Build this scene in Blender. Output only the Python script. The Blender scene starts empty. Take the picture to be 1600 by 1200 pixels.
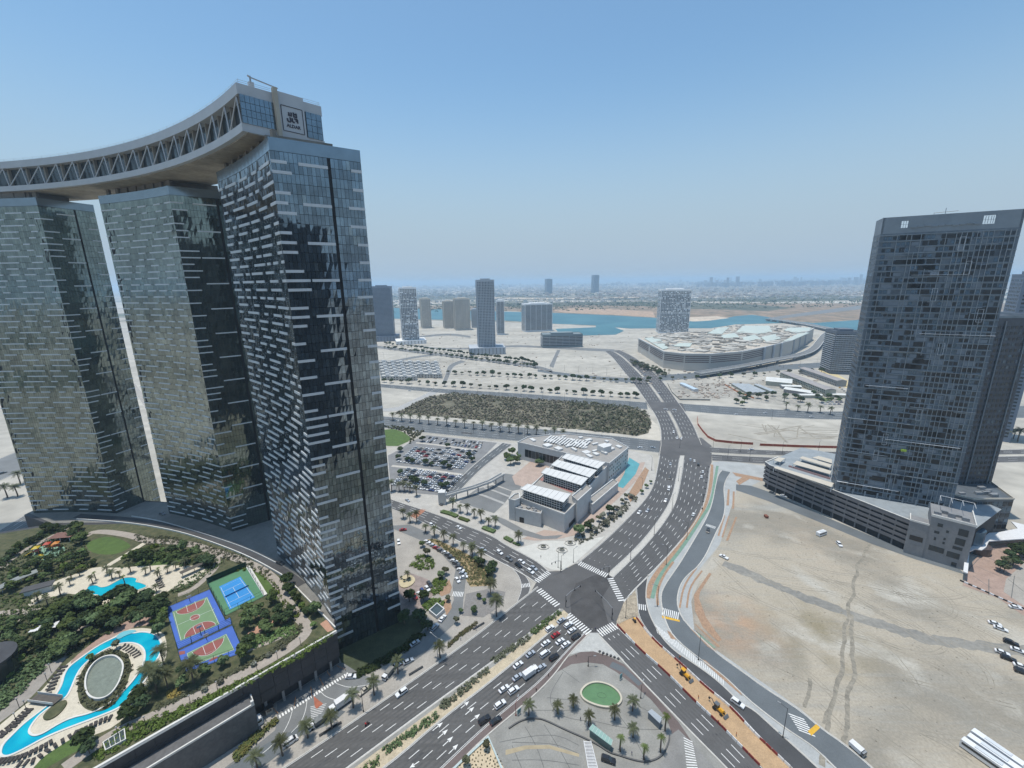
import bpy, bmesh, math, random
from mathutils import Vector, Matrix, noise
from mathutils.geometry import tessellate_polygon
R = math.radians
rnd = random.Random(7)
S = bpy.context.scene
COL = S.collection

# ------------------------------------------------------------------ camera
CAM_H = 160.0
FPX = 665.0
_th, _ro = R(13.5), R(0.85)
_f = Vector((0, math.cos(_th), -math.sin(_th)))
_u0 = Vector((0, math.sin(_th), math.cos(_th)))
_r0 = Vector((1, 0, 0))
_R = _r0*math.cos(_ro) - _u0*math.sin(_ro)
_U = _u0*math.cos(_ro) + _r0*math.sin(_ro)
cam_d = bpy.data.cameras.new('camera')
cam = bpy.data.objects.new('camera', cam_d)
COL.objects.link(cam)
cam_d.sensor_width = 36.0
cam_d.lens = 36.0*FPX/1600.0
cam_d.clip_start = 0.5
cam_d.clip_end = 120000.0
M = Matrix((_R, _U, -_f)).transposed().to_4x4()
M.translation = Vector((0, 0, CAM_H))
cam.matrix_world = M
S.camera = cam

# ------------------------------------------------------------------ world + sun
SUN = Vector((-0.127, 0.053, 1.0)).normalized()      # towards the sun, almost overhead
w = bpy.data.worlds.new('World'); S.world = w; w.use_nodes = True
nt = w.node_tree; nt.nodes.clear()
out = nt.nodes.new('ShaderNodeOutputWorld'); bg = nt.nodes.new('ShaderNodeBackground')
sky = nt.nodes.new('ShaderNodeTexSky'); sky.sky_type = 'NISHITA'; sky.sun_disc = False
sky.sun_elevation = math.asin(SUN.z); sky.sun_rotation = math.atan2(SUN.x, SUN.y)
sky.altitude = 0; sky.air_density = 1.15; sky.dust_density = 0.7; sky.ozone_density = 1.4
bg.inputs['Strength'].default_value = 0.12
# clear blue overhead, paling into desert haze towards the horizon all the way round
geo = nt.nodes.new('ShaderNodeTexCoord'); sep = nt.nodes.new('ShaderNodeSeparateXYZ'); nt.links.new(geo.outputs['Generated'], sep.inputs[0])
mr = nt.nodes.new('ShaderNodeMapRange'); mr.interpolation_type = 'SMOOTHERSTEP'; mr.inputs[1].default_value = 0.45; mr.inputs[2].default_value = -0.02; nt.links.new(sep.outputs[2], mr.inputs[0])
tint = nt.nodes.new('ShaderNodeMix'); tint.data_type = 'RGBA'; tint.blend_type = 'MULTIPLY'; tint.inputs[0].default_value = 1; tint.inputs[7].default_value = (1.0, 1.22, 1.24, 1); nt.links.new(sky.outputs[0], tint.inputs[6])
hzm = nt.nodes.new('ShaderNodeMix'); hzm.data_type = 'RGBA'; hzm.inputs[7].default_value = (3.5, 4.4, 5.3, 1); nt.links.new(mr.outputs[0], hzm.inputs[0]); nt.links.new(tint.outputs[2], hzm.inputs[6])
nt.links.new(hzm.outputs[2], bg.inputs[0]); nt.links.new(bg.outputs[0], out.inputs[0])
sl = bpy.data.lights.new('sun', 'SUN'); sl.energy = 3.8; sl.angle = R(0.53); sl.color = (1.0, 0.95, 0.865)
so = bpy.data.objects.new('sun', sl); COL.objects.link(so)
so.rotation_euler = SUN.to_track_quat('Z', 'Y').to_euler(); so.location = (0, 0, 400)
S.view_settings.view_transform = 'Standard'; S.view_settings.look = 'None'
S.view_settings.exposure = 0.0; S.view_settings.gamma = 1.0; S.view_settings.use_curve_mapping = False
S.render.engine = 'CYCLES'
S.cycles.volume_bounces = 1
S.cycles.max_bounces = 6

# ------------------------------------------------------------------ helpers
def ray(px, py):
    return _f + _R*((px-800)/FPX) + _U*((600-py)/FPX)
def g(px, py, z=0.0):
    """point of the horizontal plane at height z that the photograph shows at (px, py)"""
    d = ray(px, py); t = (z-CAM_H)/d.z
    return Vector((d.x*t, d.y*t, z))
def G2(pts, z=0.0):
    return [g(p[0], p[1], z) for p in pts]
def htop(b, py):
    lo, hi = b.z, 600.0
    for _ in range(50):
        m = (lo+hi)/2; q = Vector((b.x, b.y, m-CAM_H)); c = q.dot(_f)
        if 600-FPX*q.dot(_U)/c > py: lo = m
        else: hi = m
    return lo
def pxof(p):
    q = Vector((p[0], p[1], p[2]-CAM_H)); c = q.dot(_f)
    return (800+FPX*q.dot(_R)/c, 600-FPX*q.dot(_U)/c)

MATS = {}
def mat(name, col, rough=0.85, var=0.12, scale=0.15, col2=None, fine=None, bump=0.0, metal=0.0, spec=0.5, stretch=None, detail=6, bscale=None, emit=0):
    if name in MATS: return MATS[name]
    m = bpy.data.materials.new(name); m.use_nodes = True; MATS[name] = m
    nt = m.node_tree; b = nt.nodes['Principled BSDF']
    b.inputs['Roughness'].default_value = rough; b.inputs['Metallic'].default_value = metal
    b.inputs['Specular IOR Level'].default_value = spec
    geo = nt.nodes.new('ShaderNodeNewGeometry')
    src = geo.outputs['Position']
    if stretch:
        mp = nt.nodes.new('ShaderNodeMapping'); mp.inputs['Rotation'].default_value = (0, 0, stretch[0]); mp.inputs['Scale'].default_value = (stretch[1], stretch[2], 1)
        nt.links.new(src, mp.inputs[0]); src = mp.outputs[0]
    n = nt.nodes.new('ShaderNodeTexNoise'); n.inputs['Scale'].default_value = scale; n.inputs['Detail'].default_value = detail; n.inputs['Roughness'].default_value = 0.6
    nt.links.new(src, n.inputs['Vector'])
    r = nt.nodes.new('ShaderNodeMapRange'); r.inputs['From Min'].default_value = 0.3; r.inputs['From Max'].default_value = 0.7
    nt.links.new(n.outputs[0], r.inputs[0])
    mx = nt.nodes.new('ShaderNodeMix'); mx.data_type = 'RGBA'
    c1 = [c*(1-var) for c in col]; c2 = col2 or [min(1, c*(1+var)) for c in col]
    mx.inputs[6].default_value = (*c1, 1); mx.inputs[7].default_value = (*c2, 1)
    nt.links.new(r.outputs[0], mx.inputs[0]); last = mx.outputs[2]
    if fine:
        n2 = nt.nodes.new('ShaderNodeTexNoise'); n2.inputs['Scale'].default_value = fine[0]; n2.inputs['Detail'].default_value = 3
        nt.links.new(geo.outputs['Position'], n2.inputs['Vector'])
        r2 = nt.nodes.new('ShaderNodeMapRange'); r2.inputs['From Min'].default_value = 0.3; r2.inputs['From Max'].default_value = 0.7
        r2.inputs['To Min'].default_value = 1-fine[1]; r2.inputs['To Max'].default_value = 1+fine[1]
        nt.links.new(n2.outputs[0], r2.inputs[0])
        m2 = nt.nodes.new('ShaderNodeVectorMath'); m2.operation = 'SCALE'
        nt.links.new(last, m2.inputs[0]); nt.links.new(r2.outputs[0], m2.inputs['Scale']); last = m2.outputs[0]
    nt.links.new(last, b.inputs['Base Color'])
    if bump:
        bp = nt.nodes.new('ShaderNodeBump'); bp.inputs['Strength'].default_value = bump; bp.inputs['Distance'].default_value = 0.2
        nb = nt.nodes.new('ShaderNodeTexNoise'); nb.inputs['Scale'].default_value = bscale or 1.5
        nt.links.new(geo.outputs['Position'], nb.inputs['Vector']); nt.links.new(nb.outputs[0], bp.inputs['Height'])
        nt.links.new(bp.outputs[0], b.inputs['Normal'])
    if emit:
        b.inputs['Emission Color'].default_value = (*col, 1); b.inputs['Emission Strength'].default_value = emit
    return m

class MB:
    """mesh builder"""
    def __init__(s): s.v = []; s.f = []; s.m = []
    def quad(s, a, b, c, d, mi=0):
        n = len(s.v); s.v += [tuple(a), tuple(b), tuple(c), tuple(d)]; s.f.append((n, n+1, n+2, n+3)); s.m.append(mi)
    def tri(s, a, b, c, mi=0):
        n = len(s.v); s.v += [tuple(a), tuple(b), tuple(c)]; s.f.append((n, n+1, n+2)); s.m.append(mi)
    def box(s, c, sz, rz=0.0, mi=0, taper=1.0):
        """c = centre of the base, sz = full sizes"""
        ca, sa = math.cos(rz), math.sin(rz); n = len(s.v)
        for z in (0, 1):
            k = taper if z else 1.0
            for x, y in ((-.5, -.5), (.5, -.5), (.5, .5), (-.5, .5)):
                X, Y = x*sz[0]*k, y*sz[1]*k
                s.v.append((c[0]+X*ca-Y*sa, c[1]+X*sa+Y*ca, c[2]+z*sz[2]))
        for f in ((3, 2, 1, 0), (4, 5, 6, 7), (0, 1, 5, 4), (1, 2, 6, 5), (2, 3, 7, 6), (3, 0, 4, 7)):
            s.f.append(tuple(n+i for i in f)); s.m.append(mi)
    def prism(s, poly, z0, z1, mi=0, mtop=None, bottom=False):
        poly = [Vector((p[0], p[1])) for p in poly]
        a = sum(poly[i].x*poly[(i+1) % len(poly)].y-poly[(i+1) % len(poly)].x*poly[i].y for i in range(len(poly)))
        if a < 0: poly = poly[::-1]
        n = len(s.v); k = len(poly)
        s.v += [(p.x, p.y, z0) for p in poly]+[(p.x, p.y, z1) for p in poly]
        for i in range(k):
            j = (i+1) % k; s.f.append((n+i, n+j, n+k+j, n+k+i)); s.m.append(mi)
        for t in tessellate_polygon([[Vector((p.x, p.y, 0)) for p in poly]]):
            a, b, c = [poly[i] for i in t]
            if (b-a).cross(c-a) < 0: t = (t[0], t[2], t[1])
            s.f.append(tuple(n+k+i for i in t)); s.m.append(mi if mtop is None else mtop)
            if bottom: s.f.append((n+t[2], n+t[1], n+t[0])); s.m.append(mi)
    def sheet(s, poly, z=None, mi=0):
        P = [Vector((p[0], p[1], p[2] if z is None else z)) for p in poly]
        n = len(s.v); s.v += [tuple(p) for p in P]
        for t in tessellate_polygon([[Vector((p.x, p.y, 0)) for p in P]]):
            a, b, c = [P[i].xy for i in t]
            if (b-a).cross(c-a) < 0: t = (t[0], t[2], t[1])
            s.f.append(tuple(n+i for i in t)); s.m.append(mi)
    def strip(s, L, Rr, mi=0):
        n = len(s.v)
        for a, b in zip(L, Rr): s.v += [tuple(a), tuple(b)]
        for i in range(len(L)-1):
            s.f.append((n+2*i, n+2*i+1, n+2*i+3, n+2*i+2)); s.m.append(mi)
    def line(s, pts, width, z, mi=0, closed=False):
        """flat ribbon along a polyline"""
        P = [Vector((p[0], p[1], 0)) for p in pts]
        if closed: P.append(P[0].copy())
        L, Q = [], []
        for i, p in enumerate(P):
            a = P[i-1] if i > 0 else (P[-2] if closed else P[i]); b = P[i+1] if i < len(P)-1 else (P[1] if closed else P[i])
            d = (b-a); d.normalize(); nn = Vector((-d.y, d.x, 0))*width/2
            L.append(Vector((p.x-nn.x, p.y-nn.y, z))); Q.append(Vector((p.x+nn.x, p.y+nn.y, z)))
        s.strip(Q, L, mi)
    def ribbon(s, pts, width, z0, z1, mi=0, closed=False):
        """low wall along a polyline"""
        P = [Vector((p[0], p[1], 0)) for p in pts]
        if closed: P.append(P[0].copy())
        L, Q = [], []
        for i, p in enumerate(P):
            a = P[i-1] if i > 0 else (P[-2] if closed else P[i]); b = P[i+1] if i < len(P)-1 else (P[1] if closed else P[i])
            d = (b-a); d.normalize(); nn = Vector((-d.y, d.x, 0))*width/2
            L.append(p+nn); Q.append(p-nn)
        Z = lambda l, z: [Vector((q.x, q.y, z)) for q in l]
        s.strip(Z(L, z1), Z(Q, z1), mi); s.strip(Z(L, z0), Z(L, z1), mi); s.strip(Z(Q, z1), Z(Q, z0), mi)
        if not closed:
            for i in (0, -1): s.quad((*L[i].xy, z0), (*Q[i].xy, z0), (*Q[i].xy, z1), (*L[i].xy, z1), mi)
    def tube(s, a, b, r0, r1=None, n=6, mi=0, cap=True):
        a, b = Vector(a), Vector(b); r1 = r0 if r1 is None else r1
        d = (b-a).normalized(); u = d.orthogonal().normalized(); v = d.cross(u); k = len(s.v)
        for p, r in ((a, r0), (b, r1)):
            for i in range(n):
                t = 2*math.pi*i/n; q = p+u*math.cos(t)*r+v*math.sin(t)*r; s.v.append(tuple(q))
        for i in range(n):
            j = (i+1) % n; s.f.append((k+i, k+j, k+n+j, k+n+i)); s.m.append(mi)
        if cap:
            s.f.append(tuple(k+n+i for i in range(n))); s.m.append(mi); s.f.append(tuple(k+n-1-i for i in range(n))); s.m.append(mi)
    def mesh(s, name, mats):
        me = bpy.data.meshes.new(name); me.from_pydata(s.v, [], s.f)
        if not isinstance(mats, (list, tuple)): mats = [mats]
        for m in mats: me.materials.append(m)
        if len(mats) > 1: me.polygons.foreach_set('material_index', s.m)
        me.update(); return me
    def build(s, name, mats, parent=None, kind=None, loc=None):
        o = bpy.data.objects.new(name, s.mesh(name, mats)); COL.objects.link(o)
        if parent is not None: o.parent = parent
        if kind: o['kind'] = kind
        if loc is not None: o.location = loc
        return o

def obj(name, me, parent=None, loc=None, rz=0.0, kind=None):
    o = bpy.data.objects.new(name, me); COL.objects.link(o)
    if parent is not None: o.parent = parent
    if loc is not None: o.location = loc
    if rz: o.rotation_euler = (0, 0, rz)
    if kind: o['kind'] = kind
    return o
def tag(o, label, cat, group=None):
    o['label'] = label; o['category'] = cat
    if group: o['group'] = group
    return o
def thing(name, label, cat, loc=(0, 0, 0), rz=0.0, group=None):
    o = bpy.data.objects.new(name, None); COL.objects.link(o); o.location = loc; o.rotation_euler = (0, 0, rz); o.empty_display_size = 0.5
    return tag(o, label, cat, group)
def dup(o, loc=None, rz=None, label=None, group=None, scale=None):
    c = o.copy(); COL.objects.link(c)
    if loc is not None: c.location = loc
    if rz is not None: c.rotation_euler = (0, 0, rz)
    if scale is not None: c.scale = scale if isinstance(scale, (tuple, list)) else (scale,)*3
    if label: c['label'] = label
    if group: c['group'] = group
    for ch in list(o.children):
        d = ch.copy(); COL.objects.link(d); d.parent = c
        for g2 in list(ch.children):
            e = g2.copy(); COL.objects.link(e); e.parent = d
    return c
def structure(name, poly, z, m, raw=False):
    b = MB(); b.sheet(poly if raw else G2(poly), z); return b.build(name, m, kind='structure')
def resample(P, n):
    P = [Vector(p) for p in P]; d = [0]
    for i in range(1, len(P)): d.append(d[-1]+(P[i]-P[i-1]).length)
    out = []; j = 0
    for k in range(n):
        t = d[-1]*k/(n-1)
        while j < len(P)-2 and d[j+1] < t: j += 1
        f = (t-d[j])/max(1e-9, d[j+1]-d[j]); out.append(P[j].lerp(P[j+1], min(1, max(0, f))))
    return out
def smooth(P, it=2, closed=False):
    P = [Vector(p) for p in P]
    for _ in range(it):
        Q = []
        n = len(P)
        if not closed: Q.append(P[0])
        for i in range(n if closed else n-1):
            a, b = P[i], P[(i+1) % n]; Q += [a.lerp(b, .25), a.lerp(b, .75)]
        if not closed: Q.append(P[-1])
        P = Q
    return P
def inside(p, poly):
    x, y = p[0], p[1]; c = False; n = len(poly); j = n-1
    for i in range(n):
        xi, yi, xj, yj = poly[i][0], poly[i][1], poly[j][0], poly[j][1]
        if (yi > y) != (yj > y) and x < (xj-xi)*(y-yi)/(yj-yi)+xi: c = not c
        j = i
    return c
def scatter(poly, n, dmin=0.0, avoid=(), tries=40, r=rnd):
    xs = [p[0] for p in poly]; ys = [p[1] for p in poly]; out = []
    for _ in range(n*tries):
        if len(out) >= n: break
        p = Vector((r.uniform(min(xs), max(xs)), r.uniform(min(ys), max(ys)), 0))
        if not inside(p, poly) or any(inside(p, a) for a in avoid): continue
        if dmin and any((p.x-q.x)**2+(p.y-q.y)**2 < dmin*dmin for q in out): continue
        out.append(p)
    return out

# ------------------------------------------------------------------ materials
ASPH = mat('asphalt', (0.098, 0.096, 0.096), 0.9, 0.22, 0.05, fine=(3.0, 0.12))
ASPH_NE = mat('asphalt_streaked', (0.092, 0.089, 0.086), 0.85, 0.30, 0.5, stretch=(-R(46), 0.04, 1.0), fine=(3.0, 0.1))
ASPH_DK = mat('asphalt_fresh', (0.062, 0.063, 0.066), 0.85, 0.25, 0.09, fine=(3.0, 0.1))
ASPH_LT = mat('asphalt_pale', (0.17, 0.175, 0.175), 0.9, 0.16, 0.08, fine=(2.0, 0.08))
POLISH = mat('wheel_polish', (0.072, 0.071, 0.071), 0.7, 0.22, 0.04, col2=(.10, .098, .096), fine=(.6, .15))
ASPH_BL = mat('asphalt_grey', (0.12, 0.135, 0.145), 0.9, 0.16, 0.06, fine=(2.0, 0.08))
CONC = mat('concrete', (0.36, 0.355, 0.34), 0.9, 0.12, 0.2, fine=(2.5, 0.08))
PAVE = mat('paving', (0.34, 0.315, 0.28), 0.9, 0.14, 0.12, fine=(1.5, 0.12))
PAVE_P = mat('paving_pink', (0.40, 0.31, 0.26), 0.9, 0.12, 0.2, fine=(1.5, 0.1))
PAVE_G = mat('paving_grey', (0.255, 0.25, 0.23), 0.9, 0.22, 0.09, fine=(1.8, 0.1))
SAND = mat('sand', (0.39, 0.365, 0.315), 0.95, 0.18, 0.006, col2=(.48, .45, .39), fine=(0.06, 0.14), stretch=(0.3, 1, 2.2))
SAND_O = mat('orange_sand', (0.42, 0.285, 0.165), 0.95, 0.12, 0.25, fine=(2, 0.12))
WHITE = mat('road_paint', (0.72, 0.72, 0.70), 0.7, 0.18, 1.2)
YELLOW = mat('yellow_paint', (0.62, 0.36, 0.03), 0.7, 0.15, 1.0)
KERB = mat('kerb_concrete', (0.47, 0.45, 0.41), 0.9, 0.12, 0.8)
REDB = mat('red_plastic', (0.22, 0.035, 0.03), 0.5, 0.2, 1)
WHTB = mat('white_plastic', (0.66, 0.66, 0.66), 0.5, 0.1, 1)
BLACK = mat('black_metal', (0.025, 0.026, 0.028), 0.5, 0.2, 1)
STEEL = mat('grey_steel', (0.30, 0.31, 0.32), 0.45, 0.1, 1, metal=0.3)
# ------------------------------------------------------------------ ground, sand lots, water
def ground_material():
    m = bpy.data.materials.new('desert_ground'); m.use_nodes = True; nt = m.node_tree; b = nt.nodes['Principled BSDF']
    b.inputs['Roughness'].default_value = 0.95
    geo = nt.nodes.new('ShaderNodeNewGeometry')
    def nz(sc, det=6, rough=.6):
        n = nt.nodes.new('ShaderNodeTexNoise'); n.inputs['Scale'].default_value = sc; n.inputs['Detail'].default_value = det; n.inputs['Roughness'].default_value = rough
        nt.links.new(geo.outputs['Position'], n.inputs['Vector']); return n.outputs[0]
    def ramp(src, pts):
        r = nt.nodes.new('ShaderNodeValToRGB'); e = r.color_ramp.elements
        e[0].position, e[0].color = pts[0][0], (*pts[0][1], 1); e[1].position, e[1].color = pts[-1][0], (*pts[-1][1], 1)
        for p, c in pts[1:-1]: x = e.new(p); x.color = (*c, 1)
        nt.links.new(src, r.inputs[0]); return r.outputs[0]
    big = ramp(nz(0.0016, 8, .65), [(0.36, (0.10, 0.12, 0.07)), (0.44, (0.20, 0.19, 0.14)), (0.50, (0.42, 0.37, 0.30)), (0.60, (0.50, 0.46, 0.39)), (0.7, (0.62, 0.58, 0.52))])
    sm = ramp(nz(0.03, 6), [(0.35, (0.72, 0.72, 0.72)), (0.65, (1.1, 1.1, 1.1))])
    mx = nt.nodes.new('ShaderNodeMix'); mx.data_type = 'RGBA'; mx.blend_type = 'MULTIPLY'; mx.inputs[0].default_value = 1
    nt.links.new(big, mx.inputs[6]); nt.links.new(sm, mx.inputs[7]); nt.links.new(mx.outputs[2], b.inputs['Base Color'])
    return m
structure('ground', [(-60000, -3000, 0), (60000, -3000, 0), (60000, 90000, 0), (-60000, 90000, 0)], 0.0, ground_material(), raw=True)
FARG = 0.3
# pale island sand out to the channel
structure('sand_flat', [(-100, 1400), (-100, 512), (560, 500), (613, 500), (675, 501), (787, 503), (865, 508), (931, 509), (975, 512), (1030, 513), (1110, 513), (1222, 507), (1275, 510), (1342, 518), (1700, 520), (1900, 1400)], 0.02, SAND)

def sand_lot_mat():
    m = bpy.data.materials.new('compacted_lot_sand'); m.use_nodes = True; nt = m.node_tree; b = nt.nodes['Principled BSDF']
    b.inputs['Roughness'].default_value = 0.95
    geo = nt.nodes.new('ShaderNodeNewGeometry')
    def nz(sc, det=6, dist=0., mp=None):
        n = nt.nodes.new('ShaderNodeTexNoise'); n.inputs['Scale'].default_value = sc; n.inputs['Detail'].default_value = det; n.inputs['Distortion'].default_value = dist
        s_ = geo.outputs['Position']
        if mp:
            k = nt.nodes.new('ShaderNodeMapping'); k.inputs['Rotation'].default_value = (0, 0, mp[0]); k.inputs['Scale'].default_value = (mp[1], mp[2], 1); nt.links.new(s_, k.inputs[0]); s_ = k.outputs[0]
        nt.links.new(s_, n.inputs['Vector']); return n.outputs[0]
    def mixc(a, c, fac, blend='MIX'):
        mx = nt.nodes.new('ShaderNodeMix'); mx.data_type = 'RGBA'; mx.blend_type = blend
        for s_, v in ((0, fac), (6, a), (7, c)):
            if isinstance(v, (tuple, float, int)): mx.inputs[s_].default_value = v if not isinstance(v, tuple) else (*v, 1)
            else: nt.links.new(v, mx.inputs[s_])
        return mx.outputs[2]
    def rng(src, a, c, lo=0., hi=1.):
        r = nt.nodes.new('ShaderNodeMapRange'); r.inputs[1].default_value = a; r.inputs[2].default_value = c; r.inputs[3].default_value = lo; r.inputs[4].default_value = hi
        nt.links.new(src, r.inputs[0]); return r.outputs[0]
    c = mixc((0.385, 0.34, 0.27), (0.255, 0.232, 0.19), rng(nz(0.018, 7, .4), 0.44, 0.60))
    c = mixc(c, (0.44, 0.415, 0.36), rng(nz(0.035, 6, .6), 0.54, 0.70))
    c = mixc(c, (0.26, 0.26, 0.24), rng(nz(0.05, 6, .8, (R(35), 0.25, 1.0)), 0.55, 0.72, 0, .7))
    # reddish spill around one spot, olive damp earth around another
    def blob(cx, cy, rad, col, c, f):
        d = nt.nodes.new('ShaderNodeVectorMath'); d.operation = 'DISTANCE'; d.inputs[1].default_value = (cx, cy, 0.02)
        nt.links.new(geo.outputs['Position'], d.inputs[0])
        k = rng(d.outputs['Value'], rad, rad*0.15)
        mu = nt.nodes.new('ShaderNodeMath'); mu.operation = 'MULTIPLY'; nt.links.new(k, mu.inputs[0]); nt.links.new(rng(nz(0.08, 6), .38, .62, 0, f), mu.inputs[1])
        return mixc(c, col, mu.outputs[0])
    p = g(1150, 975); c = blob(p.x, p.y, 26, (0.42, 0.27, 0.17), c, 0.75)
    p = g(1285, 990); c = blob(p.x, p.y, 34, (0.24, 0.205, 0.135), c, 0.9)
    p = g(1270, 850); c = blob(p.x, p.y, 40, (0.40, 0.33, 0.25), c, 0.5)
    # wheel ruts: thin wavy darker lines
    wv = nt.nodes.new('ShaderNodeTexWave'); wv.inputs['Scale'].default_value = 0.10; wv.inputs['Distortion'].default_value = 22; wv.inputs['Detail'].default_value = 3; wv.inputs['Detail Scale'].default_value = 0.25
    nt.links.new(geo.outputs['Position'], wv.inputs['Vector'])
    mu = nt.nodes.new('ShaderNodeMath'); mu.operation = 'MULTIPLY'; nt.links.new(rng(wv.outputs[1], .86, 1), mu.inputs[0]); nt.links.new(rng(nz(0.02, 3), .46, .60, 0, .18), mu.inputs[1])
    c = mixc(c, (0.25, 0.235, 0.20), mu.outputs[0])
    c = mixc(c, (0.30, 0.295, 0.27), rng(nz(0.5, 5, 0, (R(-30), 0.06, 1.0)), .5, .8, 0, .45))
    k = rng(nz(1.2, 4), .3, .7, .86, 1.12); sc = nt.nodes.new('ShaderNodeVectorMath'); sc.operation = 'SCALE'; nt.links.new(c, sc.inputs[0]); nt.links.new(k, sc.inputs['Scale'])
    nt.links.new(sc.outputs[0], b.inputs['Base Color'])
    return m
LOT = sand_lot_mat()
structure('sand_lot', [(1152, 766), (1200, 780), (1290, 818), (1362, 846), (1440, 876), (1500, 893), (1600, 948), (1800, 1040), (1900, 1500), (1500, 1500), (1350, 1190), (1251, 1108), (1122, 1018), (1085, 985), (1080, 940), (1100, 890), (1125, 850), (1140, 800)], 0.05, LOT)
TRK = mat('wet_track', (0.185, 0.17, 0.14), 0.95, 0.1, 0.35, col2=(.32, .29, .235), fine=(1.2, 0.15))
TRK2 = mat('haul_track', (0.205, 0.205, 0.195), 0.95, 0.25, 0.08, col2=(.30, .285, .25), fine=(0.6, 0.15), stretch=(R(30), 0.1, 1))
def track(pts, wd, m, name, z, jit=0.5, r=rnd):
    P = resample(smooth(G2(pts), 2), 60); L, Q = [], []
    for i, p in enumerate(P):
        a = P[max(0, i-1)]; b = P[min(59, i+1)]; d = (b-a).normalized(); n = Vector((-d.y, d.x, 0))
        j = noise.noise(p*0.07)*jit*2.2
        wl = wd/2*(1+0.7*noise.noise(p*0.4+Vector((9, 0, 0)))); wr = wd/2*(1+0.7*noise.noise(p*0.4+Vector((0, 9, 0))))
        L.append(Vector((p.x+n.x*(wl+j), p.y+n.y*(wl+j), z))); Q.append(Vector((p.x-n.x*(wr-j), p.y-n.y*(wr-j), z)))
    b = MB(); b.strip(Q, L); return b.build(name, m, kind='structure')
track([(1130, 880), (1180, 900), (1250, 930), (1340, 965), (1450, 1000), (1540, 1010), (1620, 1020)], 6.5, TRK2, 'haul_track', 0.06, .5)
track([(1362, 842), (1347, 870), (1335, 905), (1330, 940), (1322, 975), (1318, 1000), (1316, 1040), (1308, 1070), (1297, 1100), (1291, 1140), (1290, 1200)], 1.5, TRK, 'rutted_track', 0.068, 1.0)
track([(1330, 960), (1332, 1000), (1336, 1040), (1330, 1070), (1322, 1100), (1316, 1160), (1305, 1200)], 1.5, TRK, 'rutted_track', 0.076, 1.0)
track([(1318, 1015), (1308, 1060), (1300, 1090), (1285, 1130)], 0.8, TRK, 'rutted_track', 0.084, 1.0)
track([(1265, 1060), (1262, 1080), (1256, 1105)], 1.3, TRK, 'rutted_track', 0.084, .6)

RUT = mat('tyre_rut', (.235, .215, .175), .95, .15, .2, col2=(.345, .31, .25)); rr_ = random.Random(42); mb_ = MB()
lotp = G2([(1160, 780), (1290, 825), (1362, 850), (1500, 900), (1590, 950), (1600, 1200), (1400, 1200), (1251, 1100), (1130, 1010), (1100, 900), (1140, 830)])
for k in range(70):
    c = scatter(lotp, 1, r=rr_)[0]; px0 = pxof((c.x, c.y, 0))[0]; a = (R(-33) if rr_.random() < .6 else R(-75))+rr_.uniform(-.3, .3); cur = rr_.uniform(-.02, .02)*(1 if rr_.random() < .7 else 3); P = []
    for s in range(rr_.randint(8, 22)):
        P.append(c.copy()); c = c+Vector((math.cos(a), math.sin(a), 0))*2.5; a += cur*2.5+rr_.uniform(-.02, .02)
        if not inside(c, lotp): break
    if len(P) < 4: continue
    for o_ in (-.85, .85):
        Q = []
        for i, p in enumerate(P): d = (P[min(len(P)-1, i+1)]-P[max(0, i-1)]).normalized(); Q.append(p+Vector((-d.y, d.x, 0))*o_)
        mb_.line(Q, rr_.uniform(.18, .42), .055+.0004*k)
for reg, n_ in (([(598, 545), (860, 585), (985, 560), (1010, 605), (1015, 622), (700, 606), (598, 592)], 70), ([(1110, 660), (1310, 664), (1320, 698), (1130, 690)], 30), ([(620, 522), (990, 524), (985, 550), (640, 545)], 30)):
    rp = G2(reg)
    for k in range(n_):
        c = scatter(rp, 1, r=rr_)[0]; a = rr_.choice((0.05, .2, -.5, 1.1))+rr_.uniform(-.3, .3); P = []
        for s in range(rr_.randint(6, 16)): P.append(c.copy()); c = c+Vector((math.cos(a), math.sin(a), 0))*9; a += rr_.uniform(-.12, .12)
        P = [p for p in P if inside(p, rp)]
        if len(P) > 2: mb_.line(P, rr_.uniform(.8, 2.4), .04+.0004*k)
mb_.build('tyre_ruts', RUT, kind='structure')
mb_ = MB()
for p in scatter(lotp, 500, 0, tries=3, r=rr_): s = rr_.uniform(.15, .6); mb_.box((p.x, p.y, .05), (s, s*rr_.uniform(.6, 1.6), s*.5), rr_.uniform(0, 3), taper=.5)
tag(mb_.build('rubble', LOT, kind='stuff'), 'stones and small rubble scattered over the sand lot', 'rubble')
def water_mat():
    m = bpy.data.materials.new('lagoon_water'); m.use_nodes = True; nt = m.node_tree; b = nt.nodes['Principled BSDF']
    b.inputs['Base Color'].default_value = (0.012, 0.17, 0.23, 1); b.inputs['Roughness'].default_value = 0.45; b.inputs['Specular IOR Level'].default_value = 0.35
    n = nt.nodes.new('ShaderNodeTexNoise'); n.inputs['Scale'].default_value = 0.008; n.inputs['Detail'].default_value = 5
    geo = nt.nodes.new('ShaderNodeNewGeometry'); nt.links.new(geo.outputs[0], n.inputs[0])
    r = nt.nodes.new('ShaderNodeValToRGB'); r.color_ramp.elements[0].position = .35; r.color_ramp.elements[0].color = (0.035, 0.135, 0.17, 1); r.color_ramp.elements[1].position = .7; r.color_ramp.elements[1].color = (0.065, 0.19, 0.22, 1)
    nt.links.new(n.outputs[0], r.inputs[0]); nt.links.new(r.outputs[0], b.inputs[0]); return m
WATER = water_mat()
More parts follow.
